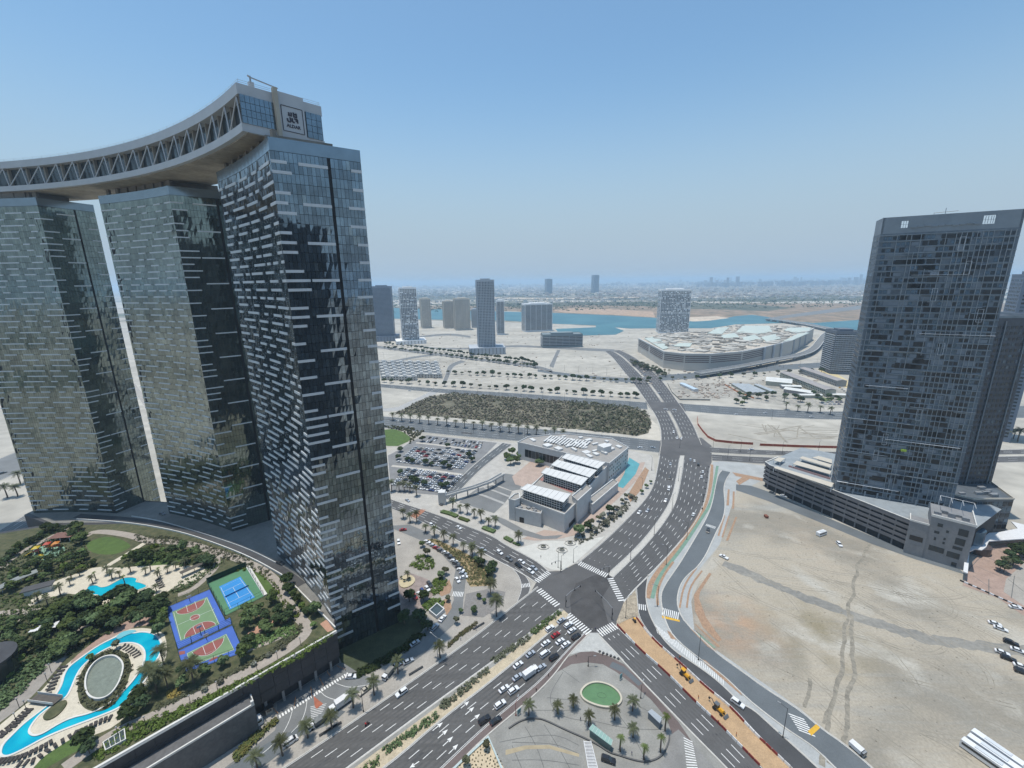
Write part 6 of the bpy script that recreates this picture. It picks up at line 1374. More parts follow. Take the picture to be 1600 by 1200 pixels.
# service block at the right end of the podium
an = thing('service_block', 'plain grey block with square windows at the street end of the parking podium', 'building', (0, 0, 0))
A0, A1, A2 = g(1411, 863), g(1440, 872), g(1507, 892); ad = (A2-A0).normalized(); abn = Vector((-ad.y, ad.x, 0)); abn = abn if abn.y > 0 else -abn
AW = mat('service_wall', (.22, .225, .235), .8, .1, .3, fine=(1, .06))
b = MB(); b.prism([A0, A1, A1+abn*9, A0+abn*9], 0, 21); b.prism([A1+abn*.3, A2, A2+abn*20, A1+abn*20], 0, 27); b.build('wall', AW, an)
b = MB(); b.ribbon([A1+abn*.3, A2, A2+abn*20], .5, 27, 28.4); b.ribbon([A0+abn*9, A0, A1], .5, 21, 22); b.build('parapet', COPE, an)
def wrect(par, a, b_, u0, u1, z0, z1, m, nm='window', proud=.05):
    d = (b_-a); p = a+d*((u0+u1)/2); n = Vector((d.y, -d.x, 0)).normalized(); n = n if n.dot(-a) > 0 else -n; p = p+n*proud; mb = MB(); mb.box((p.x, p.y, z0), (d.length*(u1-u0), .2, z1-z0), math.atan2(d.y, d.x)); return mb.build(nm, m, par)
Bq0, Bq1 = A1+abn*.3, A2
for u0, u1, z0, z1 in ((.18, .30, 22, 24), (.14, .26, 17.5, 19), (.40, .46, 19.5, 21), (.17, .22, 13.2, 15), (.38, .43, 14.8, 16.2), (.38, .43, 12.3, 13.6), (.66, .88, 20, 24), (.64, .86, 14.2, 18.2), (.62, .84, 11.2, 13), (.10, .46, 6.4, 9.6), (.53, .82, 5.6, 9), (.68, .8, .8, 3.2)): wrect(an, Bq0, Bq1, u0, u1, z0, z1, WGLS[0])
wrect(an, A0, A1, .15, .85, 9.5, 12.5, WGLS[2])
b = MB()
for k in range(5): p = Bq0.lerp(Bq1, .15+.16*k)+abn*(6+3*(k % 2)); b.box((p.x, p.y, 27), (3, 2.4, 1.4+.5*(k % 3)), math.atan2(ad.y, ad.x))
b.build('roof_plant', STEEL, an, kind='stuff')
b = MB(); q_ = [A2-ad*14+abn*20, A2+abn*20]; 
for s in (0, .33, .66, 1): p = q_[0].lerp(q_[1], s); b.tube((p.x, p.y, 27), (p.x, p.y, 33), .14); b.tube((p.x, p.y, 33), (p.x-abn.x*8, p.y-abn.y*8, 33), .1)
b.tube((q_[0].x, q_[0].y, 33), (q_[1].x, q_[1].y, 33), .12); b.build('roof_frame', SCAF, an)
ga = thing('glass_annex', 'dark glazed low block with a cluttered flat roof right of the service block', 'building', (0, 0, 0))
C0, C1 = Vector((288, 241.5, 0)), Vector((313, 241, 0)); b = MB(); pol_ = [C0, C1, C1+Vector((10, 22, 0)), C0+Vector((-6, 26, 0)), C0+Vector((-8, 8, 0))]; b.prism(pol_, 0, 23); b.build('wall', mat('annex_wall', (.10, .115, .13), .5, .2, .2), ga); b = MB(); b.ribbon(pol_, .6, 23, 24, closed=True); b.build('roof_edge', SHD, ga)
window_grid(ga, C0, C1, 2, 22, 8, 5, .8, .75, rr_, (5, 5, 2)); window_grid(ga, pol_[4], C0, 2, 22, 3, 5, .8, .75, rr_, (5, 5, 2))
b = MB()
for k in range(12): b.box((C0.x-3+rr_.uniform(0, 24), C0.y+rr_.uniform(3, 20), 23.05), (rr_.uniform(2, 5), rr_.uniform(1, 3), rr_.uniform(.8, 2)))
b.build('roof_plant', STEEL, ga, kind='stuff')
cn = thing('entrance_canopy', 'white swept entrance canopy with a round end at the foot of the dark tower', 'canopy', (0, 0, 0))
P = G2([(1505, 893), (1510, 850), (1518, 838), (1528, 834), (1560, 832), (1590, 826), (1580, 815), (1640, 830), (1600, 842), (1545, 846), (1541, 855), (1534, 860), (1524, 858), (1515, 862), (1512, 896)], 5)
b = MB(); b.prism(P, 4.6, 5.2, bottom=True); b.build('roof', WHTB, cn)
P2 = [g(1530, 850, 5)+Vector((5.5*math.cos(a), 5.5*math.sin(a), 0)) for a in [2*math.pi*i/20 for i in range(20)]]; b = MB(); b.prism(P2, 0, 4.6); b.build('round_wall', mat('brown_glazing', (.09, .07, .065), .3, .2, .3), cn)
dr = [g(1519, 824, 14)+Vector((6*math.cos(a), 6*math.sin(a), 0)) for a in [2*math.pi*i/24 for i in range(24)]]; b = MB(); b.prism(dr, 0, 14); b.build('glass_drum', GLB, cn)
structure('brick_turning_circle', [(1504, 915), (1512, 888), (1530, 866), (1555, 852), (1590, 844), (1660, 838), (1720, 960), (1640, 990), (1560, 935)], .13, mat('brick_paving', (.34, .245, .20), .9, .15, .3, fine=(2, .12)))
structure('turning_circle_centre', [(1568, 925), (1572, 905), (1600, 880), (1680, 880), (1690, 950), (1640, 975)], .145, PAVE)
jm = MB()
for l in ([(1525, 885), (1560, 900)], [(1520, 900), (1550, 920)], [(1540, 870), (1575, 885)], [(1560, 860), (1590, 875)], [(1575, 905), (1600, 925)], [(1585, 900), (1580, 935)], [(1512, 892), (1532, 870), (1557, 856), (1590, 848)], [(1545, 905), (1545, 930)]): jm.line(smooth(G2(l), 1), .3, .16)
obj('paving_joint', jm.mesh('paving_joint', MATS['joint_stain']), kind='structure')
for k in range(15):
    p = g(1503, 909).lerp(g(1600, 952), k/14); b = MB(); b.box((0, 0, 0), (1.6, .6, .7), 0); o = b.build('concrete_block', (BLACK, PANEL)[k % 2], None, loc=(p.x, p.y, .06)); o.rotation_euler = (0, 0, math.atan2((g(1600, 952)-g(1503, 909)).y, (g(1600, 952)-g(1503, 909)).x)); tag(o, ('black' if k % 2 == 0 else 'white')+' block in the black and white kerb line right of the sand lot', 'concrete block', 'blocks of the black and white kerb line')

def offset_line(P, o):
    out = []
    for i, p in enumerate(P):
        d = (P[min(len(P)-1, i+1)]-P[max(0, i-1)]).normalized(); out.append(p+Vector((-d.y, d.x, 0))*o)
    return out
# ------------------------------------------------------------------ small mall in the middle
MW = mat('mall_wall', (.56, .565, .56), .75, .06, .1, fine=(.5, .05)); MR = mat('mall_roof', (.30, .285, .265), .85, .12, .2); MWH = mat('mall_white', (.60, .60, .585), .7, .05, .2)
ml = thing('community_mall', 'pale stepped mall building with four slatted shade roofs, at the big crossing', 'building', (0, 0, 0))
B1 = G2([(882, 805), (812, 779), (880, 712), (952, 725), (921, 761), (902, 785)], 13); B2_ = G2([(809, 692), (825, 683.5), (880, 678), (956, 686), (982, 700), (952, 725), (889, 710), (820, 694)], 16)
B3 = G2([(845, 804), (806, 795), (800, 786), (812, 776), (850, 790)], 9.5); B4 = G2([(795, 781), (804, 773), (811, 772), (812, 780), (804, 783)], 15); B5 = G2([(894, 776), (916, 758), (924, 764), (902, 784)], 16.5); B6 = G2([(917, 782), (958, 750), (966, 755), (925, 790)], 7)
for nm, P, z in (('front_wing', B1, 13), ('rear_wing', B2_, 16), ('low_wing', B3, 9.5), ('stair_tower', B4, 15), ('side_block', B5, 16.5), ('arcade', B6, 7)):
    b = MB(); b.prism(P, 0, z, 0, 1); o = b.build(nm, [MW, MR], ml)
    b = MB(); b.ribbon(P, .6, z, z+1.0, closed=True); b.build('parapet', MWH, o)
for k, q in enumerate(([(813.3, 764), (824.7, 756), (892, 772), (880.7, 785)], [(845.8, 738.8), (854, 730.7), (919, 747), (908.4, 758.3)], [(861.3, 726.6), (871, 718.5), (932.7, 734.7), (921.4, 746)], [(877.5, 715.2), (885.6, 708.7), (945.7, 722.6), (934.4, 732.3)])):
    P = G2(q, 20); b = MB(); b.prism(P, 19.6, 20.1, bottom=True); o = b.build('shade_roof', MWH, ml); b = MB()
    for i in range(9): a_, c_ = P[0].lerp(P[3], i/8), P[1].lerp(P[2], i/8); b.ribbon([a_, c_], .25, 20.1, 20.35)
    b.build('roof_rib', MWH, o)
    b = MB(); c = sum(P, Vector())/4; b.prism([p.lerp(c, .12) for p in P], 13, 19.6); b.build('glazed_hall', WGLS[0], ml)
    b = MB()
    for a_, c_, n in ((P[0], P[3], 16), (P[3], P[2], 5)):
        a_, c_ = a_.lerp(c, .09), c_.lerp(c, .09)
        for z in (14.6, 16.2, 17.8): b.ribbon([a_, c_], .3, z, z+.35)
        for i in range(n+1): p = a_.lerp(c_, i/n); b.box((p.x, p.y, 13), (.25, .25, 6.6))
    b.build('screen_grid', MWH, ml, kind='stuff')
P = G2([(843, 750), (850, 744), (905, 760), (893, 770)], 13); b = MB(); b.sheet(P, 13.06); b.build('courtyard_floor', mat('courtyard_red', (.33, .15, .13), .8, .1, .4), ml)
def boxes_on(poly, z, n, smin, smax, hmin, hmax, m, par, nm='roof_plant', seed=1, dm_=3.0):
    rr = random.Random(seed); mb = MB()
    for p in scatter(poly, n, dm_, r=rr): mb.box((p.x, p.y, z), (rr.uniform(smin, smax), rr.uniform(smin, smax), rr.uniform(hmin, hmax)), rr.choice((.5, .5, .62)))
    return mb.build(nm, m, par, kind='stuff')
boxes_on([p.lerp(sum(B2_, Vector())/8, .15) for p in B2_], 16, 26, 2, 7, .6, 2.0, MWH, ml, seed=3, dm_=7); boxes_on([p.lerp(sum(B3, Vector())/5, .3) for p in B3], 9.5, 7, 1.5, 3, .8, 1.6, STEEL, ml, seed=4, dm_=3)
b = MB(); p = g(944, 705, 16); b.box((p.x, p.y, 16), (9, 8, 5.5), .55); b.build('roof_house', MWH, ml)
b = MB(); P = G2([(850, 690), (862, 681), (922, 690), (910, 700)], 17)
for i in range(14): a_, c_ = P[0].lerp(P[3], i/13), P[1].lerp(P[2], i/13); b.ribbon([a_, c_], 1.6, 17.0, 17.5)
b.build('louvred_roof', MWH, ml, kind='stuff')
a_, c_ = g(955.5, 751), g(982, 728); a_.z = c_.z = 0
window_grid(ml, B2_[4]+Vector((0, 0, -16)), B2_[5]+Vector((0, 0, -16)), 2, 15, 11, 4, .38, .45, rr_, (3, 3, 3), limit=60, skip=lambda i, j: rr_.random() < .25, offn=Vector((1, -1, 0)))
b = MB(); q = G2([(922, 735), (924, 733)], 0); 
window_grid(ml, B2_[6], B2_[7], 3, 12, 12, 1, .93, .8, rr_, (3, 1, 4), offn=Vector((0, -1, 0)))
wrect(ml, g(882, 831), g(812, 805), .10, .22, 8.2, 9.3, MATS['emblem_charcoal'], 'shop_lettering'); wrect(ml, B3[1]+Vector((0, 0, -9.5)), B3[0]+Vector((0, 0, -9.5)), .15, .33, .2, 4.0, WGLS[2], 'loading_door')
wrect(ml, B1[0], B1[5], .35, .98, 0.2, 3.2, WGLS[2], 'shopfront')
tp = structure('ornamental_pool', [(983, 715), (999.5, 725), (993, 741), (973.5, 763), (964, 760), (975, 741)], .18, mat('shallow_pool_teal', (.10, .32, .35), .3, .1, .1))
# oval fountain, square planters and slabs on the corner square
for i, (x, y, l) in enumerate(((849, 855, 'leftmost'), (878, 860, 'middle'), (891, 849, 'rightmost'))):
    p = g(x, y); t = thing('round_planter', l+' of three round ring benches on the pale corner square', 'planter', p)
    b = MB(); b.ribbon([(3.4*math.cos(a), 2.6*math.sin(a)) for a in [2*math.pi*k/20 for k in range(20)]], .5, .1, .6, closed=True); b.build('seat_ring', KERB, t); b = MB(); b.ribbon([(1.5*math.cos(a), 1.2*math.sin(a)) for a in [2*math.pi*k/14 for k in range(14)]], .3, .1, .9, closed=True); b.build('inner_ring', PAVE_G, t); b = MB(); rr2 = random.Random(i); leaf_blob(b, (0, 0, 1.0), .9, .5, 50, .2, rr2); b.build('plants', LEAF[2], t)
# second lot beside the mall
structure('parking_lot', [(717, 785), (735, 771), (745, 764), (770, 758), (800, 768), (795, 778), (787, 788), (772, 802)], .10, ASPH_LT)
structure('parking_lot', [(770, 753), (790, 740), (822, 745), (812, 765), (800, 767), (772, 756)], .10, ASPH_LT)
path('parking_island', [(742, 770), (760, 776), (788, 787)], 2.4, CONC, .15, 0); path('parking_island', [(756, 762), (775, 768), (798, 777)], 2.0, CONC, .15, 0)
structure('mall_drive', [(772, 805), (790, 812), (820, 828), (850, 838), (880, 836), (870, 842), (845, 843), (815, 836), (785, 820), (765, 806)], .15, ASPH_LT)
road('mall_side_street', [(690, 777), (718, 748), (745, 722), (785, 692)], [(705, 782), (732, 752), (757, 728), (800, 695)], 3, ASPH_BL, .11, dash=(6, 8))
structure('court_terrace', [(800, 745), (830, 720), (860, 728), (845, 745), (822, 762), (805, 757)], .16, PAVE_P)
for x, y in ((792, 718), (800, 712), (806, 724), (812, 716), (850, 722), (842, 728), (798, 726)): place_tree(7, (*g(x, y).xy, .1), .9, 'bushy tree in the clump left of the mall courtyard', 'trees by the mall courtyard')
fb_ = thing('footbridge', 'long curved pale footbridge crossing from the car park to the mall', 'footbridge', (0, 0, 0))
P = G2([(695, 775), (712, 770), (740, 762), (765, 753), (786, 741)], 6); b = MB(); b.ribbon(P, 3.4, 5.6, 6.0); b.build('deck', CONC, fb_); 
for s in (-1.6, 1.6): b = MB(); b.ribbon(offset_line(P, s), .2, 6.0, 7.2); b.build('railing', MWH, fb_)
for p in resample(P, 7): b = MB(); b.box((p.x, p.y, 0), (.8, .8, 5.6)); b.build('pier', CONC, fb_)
p = P[0]; b = MB(); b.box((p.x-2, p.y, 0), (5, 5, 10)); b.build('lift_tower', MWH, fb_)

# ------------------------------------------------------------------ big shopping mall across the boulevard
bm = thing('shopping_mall', 'vast beige shopping mall with banded parking levels and a jumbled pale roof', 'shopping mall', (0, 0, 0))
BR = G2([(997.5, 529), (1037.5, 550), (1070, 553.5), (1110, 554), (1160, 550), (1197, 542.5), (1237, 532.5), (1272, 513), (1255, 509), (1200, 507), (1147, 507), (1102, 517), (1035, 521)], 30)
BW = mat('mall_beige_wall', (.50, .47, .42), .8, .06, .02); b = MB(); b.prism(BR, 0, 30, 0, 1); b.build('wall', [BW, mat('mall_roof_buff', (.45, .40, .33), .85, .2, .04, fine=(.2, .15))], bm)
b = MB(); b.ribbon(BR[:8], 1.6, 30, 31.5); b.build('parapet', MWH, bm)
LOUV = mat('parking_louvre', (.15, .11, .10), .8, .2, .05)
for z in (15, 18.4, 21.8, 25.2):
    for i, (s0, s1) in ((0, (.04, .46)), (0, (.52, .97)), (1, (.03, .97)), (2, (.03, .97)), (3, (.03, .97)), (4, (.03, .9))):
        a_, c_ = BR[i], BR[i+1]; d = c_-a_; n = Vector((d.y, -d.x, 0)).normalized(); n = n if n.dot(-a_) > 0 else -n; q = a_+d*((s0+s1)/2)+n*.15; b = MB(); b.box((q.x, q.y, z), (d.length*(s1-s0), .4, 1.7), math.atan2(d.y, d.x)); b.build('louvre_band', LOUV, bm)
for i, s in ((4, .95), (5, .3), (5, .6), (6, .1), (6, .35), (6, .6)):
    a_, c_ = BR[i], BR[i+1]; d = c_-a_; q = a_+d*s+Vector((-1, -2, 0)); b = MB(); b.box((q.x, q.y, 0), (10, 2.5, 31), math.atan2(d.y, d.x)+.2); b.build('wall_fin', GREY, bm)
cr_ = sum(BR, Vector())/len(BR)
boxes_on([p.lerp(cr_, .08) for p in BR], 30, 260, 4, 26, .4, 2.6, mat('roof_pieces', (.42, .385, .33), .85, .3, .02, col2=(.54, .52, .47)), bm, 'roof_pieces', 11, 9)
boxes_on([p.lerp(cr_, .1) for p in BR], 30, 120, 3, 14, .3, 3.4, mat('roof_pieces_dark', (.22, .20, .17), .85, .3, .03), bm, 'dark_roof_boxes', 12, 12)  # darker boxes scattered among the paler roof pieces
WR = mat('greenish_white_roof', (.47, .52, .47), .6, .04, .02)
for q, h in (([(1150, 519), (1160, 509), (1202, 509), (1207, 519), (1180, 522)], 6), ([(1225, 516), (1232, 512), (1268, 512), (1262, 519), (1240, 520)], 4), ([(1222, 534), (1248, 521), (1265, 520), (1240, 531)], 2), ([(1105, 521), (1122, 512), (1140, 511), (1128, 522)], 4), ([(1125, 524), (1150, 520), (1155, 527), (1130, 529)], 4), ([(1158, 528), (1180, 523), (1190, 530), (1165, 533)], 5), ([(1188, 527), (1212, 522), (1220, 529), (1198, 534)], 4), ([(1052, 541), (1060, 536), (1082, 536), (1078, 542)], 1.5), ([(1007, 529), (1020, 526), (1030, 529), (1045, 544), (1036, 546)], .6)):
    P = G2(q, 31); c = sum(P, Vector())/len(P); b = MB(); b.prism(P, 30.2, 31.5)
    for i in range(len(P)): b.tri((P[i].x, P[i].y, 31.5), (P[(i+1) % len(P)].x, P[(i+1) % len(P)].y, 31.5), (c.x, c.y, 31.5+h))
    b.build('pitched_roof', WR, bm)
# flyover
fo = thing('flyover', 'curving pale flyover sweeping round behind the shopping mall to the bridge', 'flyover', (0, 0, 0))
P = smooth(G2([(1090, 583), (1155, 573), (1210, 562), (1250, 555), (1272, 546), (1282, 532), (1288, 524), (1300, 515)], 8), 2); b = MB(); b.ribbon(P, 15, 6.5, 8); b.build('deck', ASPH_LT, fo)
for s in (-7.3, 7.3): b = MB(); b.ribbon(offset_line(P, s), .7, 8, 9.2); b.build('parapet', COPE, fo)
for p in resample(P, 16): b = MB(); b.box((p.x, p.y, 0), (3, 3, 6.5)); b.build('pier', CONC, fo)
fo = thing('channel_bridge', 'long low road bridge over the channel behind the shopping mall', 'bridge', (0, 0, 0))
P = smooth(G2([(1200, 498), (1235, 502), (1275, 509), (1315, 518), (1340, 523)], 8), 1); b = MB(); b.ribbon(P, 26, 6, 8); b.build('deck', ASPH_LT, fo)
for s in (-12.6, 12.6): b = MB(); b.ribbon(offset_line(P, s), .8, 8, 9.4); b.build('parapet', COPE, fo)
for p in resample(P, 16): b = MB(); b.box((p.x, p.y, 0), (5, 20, 6)); b.build('pier', CONC, fo)
for nm, L_, R__ in (('ramp_road', [(1200, 497), (1260, 488), (1340, 478), (1400, 472)], [(1205, 500), (1270, 492), (1345, 483), (1400, 477)]), ('ramp_road', [(1262, 552), (1280, 540), (1288, 528), (1312, 518)], [(1268, 556), (1290, 543), (1298, 530), (1322, 520)])): road(nm, L_, R__, 0, ASPH_LT, .5, kerb=(False, False))

# ------------------------------------------------------------------ low compound, villas, hoarding
CW = mat('camp_wall', (.42, .41, .33), .85, .1, .1); CRF = mat('camp_roof', (.30, .28, .27), .85, .15, .1); WRF = mat('sheet_roof', (.60, .60, .57), .7, .1, .1)
def blockline(name, lab, a, c, wid, h, wallm, roofm, cat='building', wins=0, flip=1):
    A_, C_ = g(*a), g(*c); d = C_-A_; ang = math.atan2(d.y, d.x); nn = Vector((-d.y, d.x, 0)).normalized(); nn = nn if nn.y > 0 else -nn; ctr = (A_+C_)/2+nn*wid/2
    t = thing(name, lab, cat, ctr, ang); b = MB(); b.box((0, 0, 0), (d.length, wid, h)); b.build('wall', wallm, t); b = MB()
    L_ = d.length/2+.6; w_ = wid/2+.6; z = h
    for s in (-1, 1): b.quad((-L_, s*w_, z), (L_, s*w_, z), (L_, 0, z+wid*.12), (-L_, 0, z+wid*.12))
    for s in (-1, 1): b.tri((s*L_, -w_, z), (s*L_, w_, z), (s*L_, 0, z+wid*.12))
    b.build('roof', roofm, t)
    if wins:
        n_f = Vector((0, -1, 0)); sgn = -1 if (Matrix.Rotation(ang, 3, 'Z') @ Vector((0, -1, 0))).dot(-ctr) > 0 else 1
        mb = MB()
        for i in range(wins):
            for z in ([1.2, 4.4, 7.6][:max(1, int(h/3.3))]): mb.box((-d.length/2+d.length*(i+.5)/wins, sgn*(wid/2+.04), z), (d.length/wins*.5, .1, 1.5))
        mb.build('windows', WGLS[0], t, kind='stuff')
    return t
blockline('barracks_block', 'long cream accommodation block, the nearer of two parallel ones', (1232, 591), (1305, 620), 14, 10, CW, CRF, wins=28)
blockline('barracks_block', 'long grey accommodation block behind the nearer cream one', (1262, 583), (1322, 604), 14, 9, mat('camp_wall_grey', (.28, .28, .27), .85, .1, .1), CRF, wins=24)
blockline('workshop_shed', 'cream shed with a white ribbed roof in the low compound', (1196, 602), (1236, 606), 30, 7, CW, WRF); blockline('workshop_shed', 'long white-roofed open shed below the cream one', (1224, 613), (1268, 620), 16, 5, CRF, WRF)
blockline('workshop_shed', 'small white-roofed shed behind the long open one', (1222, 608), (1252, 609), 10, 4.5, CRF, WRF); blockline('workshop_shed', 'flat white shed at the right end of the compound', (1251, 622), (1285, 622), 8, 4, CW, WRF); blockline('workshop_shed', 'low white shed against the dark tower edge', (1300, 621), (1322, 622), 9, 4, CW, WRF)
for k in range(5): blockline('cabin_row', 'grey-roofed cabin row in the set left of the cream shed', (1150+k*7, 602.5+k*.3), (1176+k*7.5, 617-k*.4), 7, 3.2, CW, mat('grey_sheet_roof', (.33, .36, .38), .8, .15, .2))
structure('compound_yard', [(1140, 606), (1180, 596), (1240, 590), (1330, 612), (1325, 638), (1230, 634), (1180, 628), (1150, 618)], .075, mat('yard_gravel', (.33, .31, .27), .95, .3, .08, fine=(.4, .2)))
structure('compound_grass', [(1235, 606), (1300, 625), (1290, 628), (1228, 609)], .09, mat('thin_grass', (.13, .17, .07), .95, .2, .2))
structure('site_yard', [(1045, 600), (1100, 598), (1130, 600), (1150, 622), (1070, 622), (1055, 615)], .075, MATS['yard_gravel'])
blockline('site_office', 'blue-white prefab office in the fenced building yard', (1062, 602), (1084, 612), 7, 3.5, WHTB, mat('pale_blue_roof', (.45, .55, .62), .7, .1, .2))
for k in range(26):
    p = g(rnd.uniform(1150, 1320), rnd.uniform(618, 634)); place_tree(rnd.choice((0, 1, 2)), (*p.xy, 0), rnd.uniform(.8, 1.3), 'tree among the sheds of the low compound', 'trees of the low compound')
RH = mat('rust_red_hoarding', (.33, .075, .04), .8, .15, .3)
def hoard(pts, lab, h=2.4, m=RH):
    t = thing('site_hoarding', lab, 'hoarding', (0, 0, 0)); P = G2(pts)
    for a_, c_ in zip(P, P[1:]):
        n = max(1, int((c_-a_).length/12))
        for i in range(n): b = MB(); b.ribbon([a_.lerp(c_, i/n), a_.lerp(c_, (i+.985)/n)], .25, .05, h); b.build('hoarding_panel', m, t)
hoard([(1089.5, 653), (1090, 664), (1098, 675), (1106, 684), (1118, 690), (1145, 693), (1177, 695)], 'rust-red site hoarding bending round the left corner of the sand lot'); hoard([(1187, 696.5), (1250, 699), (1330, 701)], 'straight rust-red site hoarding running to the dark tower')
hoard([(1133, 602), (1150, 612), (1178, 623)], 'orange-red hoarding strip beside the cabins', 2, mat('orange_hoarding', (.50, .17, .06), .8, .1, .3)); hoard([(1043, 600), (1050, 614), (1062, 625), (1110, 626)], 'grey wall round the building yard', 2, PAVE_G)
VW = mat('villa_wall', (.50, .485, .45), .85, .08, .1)
vb_ = MB(); vb_.box((0, 0, 0), (15, 13, 7)); VM = vb_.mesh('wall', VW); vr = MB(); vr.ribbon([(-7.4, -6.4), (7.4, -6.4), (7.4, 6.4), (-7.4, 6.4)], .4, 7, 8, closed=True); vr.box((2, 1, 7), (6, 5, 2.6)); VR_ = vr.mesh('roof', MWH); vw = MB()
for x in (-4.5, 0, 4.5):
    for z in (1.2, 4.4): vw.box((x, -6.55, z), (2, .1, 1.5)); 
VWn = vw.mesh('windows', WGLS[0])
for r_ in range(6):
    for c_ in range(7):
        x = 598+c_*13.5+r_*1.2; y = 570+r_*4.6+c_*.25
        if x > 688 or (r_ == 5 and c_ > 3): continue
        t = thing('villa', 'white flat-roofed villa in the housing cluster beyond the car park', 'villa', g(x, y), .08, 'villas of the housing cluster'); obj('wall', VM, t); obj('roof', VR_, t); obj('windows', VWn, t)
# scattered low buildings on the far shores: a city no one could count
def far_city(name, lab, regions, m, seed):
    rr = random.Random(seed); mb = MB()
    for (x0, x1, y0, y1, n, s0, s1, h0, h1) in regions:
        for _ in range(n):
            x = rr.uniform(x0, x1); y = y0+(y1-y0)*rr.random()**1.3; roll = (x-800)*-.0148
            p = g(x, y+roll); k = 1; mb.box((p.x, p.y, 0), (rr.uniform(s0, s1), rr.uniform(s0, s1), rr.uniform(h0, h1)*(1 if rr.random() < .9 else 2.2)), rr.uniform(0, .6))
    o = mb.build(name, m, kind='stuff'); return tag(o, lab, 'city')
CITY = [mat('city_pale', (.58, .55, .50), .9, .15, .002), mat('city_buff', (.40, .33, .27), .9, .2, .002), mat('city_slate', (.17, .20, .23), .8, .2, .002)]
far_city('distant_city', 'pale low-rise city spread to the horizon', [(250, 1800, 447, 462, 3800, 20, 60, 6, 22), (250, 1800, 443.5, 449, 2000, 50, 130, 15, 45), (600, 1400, 462, 474, 700, 12, 30, 4, 9), (1000, 1340, 452, 468, 900, 15, 40, 5, 12)], CITY[0], 1)
far_city('distant_city', 'buff-coloured houses mixed through the far low-rise city', [(250, 1800, 448, 463, 2400, 15, 50, 5, 14), (900, 1350, 454, 470, 1100, 12, 30, 4, 9)], CITY[1], 2)
far_city('distant_city', 'grey-blue taller blocks along the horizon', [(560, 1000, 444, 449, 220, 40, 90, 25, 60), (1090, 1700, 445.5, 454, 800, 30, 70, 40, 95), (1000, 1360, 444, 450, 300, 50, 90, 30, 70)], CITY[2], 3)
mb_ = MB(); rr_ = random.Random(31)
for _ in range(5200):
    x = rr_.uniform(400, 1600); y = rr_.choice((rr_.uniform(449, 463), rr_.uniform(463, 474), rr_.uniform(474, 487), rr_.uniform(474, 482))); p = g(x, y-(x-800)*.0148); s = rr_.uniform(4, 16) if y > 463 else rr_.uniform(12, 45)
    leaf_blob(mb_, (p.x, p.y, 1.5), s, rr_.uniform(2, 4), 3, s*.4, rr_)
tag(mb_.build('distant_vegetation', LEAF[0], kind='stuff'), 'dark vegetation scattered over the far bank and city', 'vegetation')
# small site clutter on the sands
mb_ = MB()
for _ in range(420):
    x, y = rr_.choice(((rr_.uniform(590, 980), rr_.uniform(536, 600)), (rr_.uniform(1060, 1150), rr_.uniform(600, 622)), (rr_.uniform(1000, 1300), rr_.uniform(568, 600)), (rr_.uniform(600, 1020), rr_.uniform(520, 540)))); p = g(x, y); s = rr_.uniform(1, 3.5); mb_.box((p.x, p.y, 0), (s, s*rr_.uniform(.5, 2), rr_.uniform(.5, 2)), rr_.uniform(0, 3))
tag(mb_.build('site_clutter', CITY[1], kind='stuff'), 'small heaps and site clutter dotted over the distant sands', 'clutter')
# ------------------------------------------------------------------ vehicles
PAINT = {k: mat('paint_'+k, c, .28, .04, 1, spec=.6) for k, c in dict(white=(.72, .73, .74), silver=(.38, .42, .47), black=(.015, .016, .02), red=(.32, .02, .02), grey=(.12, .13, .14), blue=(.03, .05, .16), darkgrey=(.05, .055, .06), yellow=(.65, .33, .02), beige=(.45, .42, .36)).items()}
CGL = mat('car_glass', (.02, .025, .03), .08, .1, 1, spec=.8); TYRE = mat('tyre', (.02, .02, .02), .9, .1, 1); LAMPM = mat('headlight_lens', (.75, .78, .8), .15, .05, 1); TAIL = mat('tail_light', (.35, .01, .01), .3, .05, 1)
def hull(mb, prof, w0, w1, mi=0):
    """side profile (x, z) closed loop; lower points width w0, upper narrower w1"""
    zs = [p[1] for p in prof]; zl, zh = min(zs), max(zs); n = len(prof); k = len(mb.v)
    for s in (-1, 1):
        for x, z in prof: mb.v.append((x, s*(w0+(w1-w0)*(z-zl)/(zh-zl))/2, z))
    for i in range(n):
        j = (i+1) % n; mb.f.append((k+i, k+j, k+n+j, k+n+i)); mb.m.append(mi)
    mb.f.append(tuple(k+n-1-i for i in range(n))); mb.m.append(mi); mb.f.append(tuple(k+n+i for i in range(n))); mb.m.append(mi)
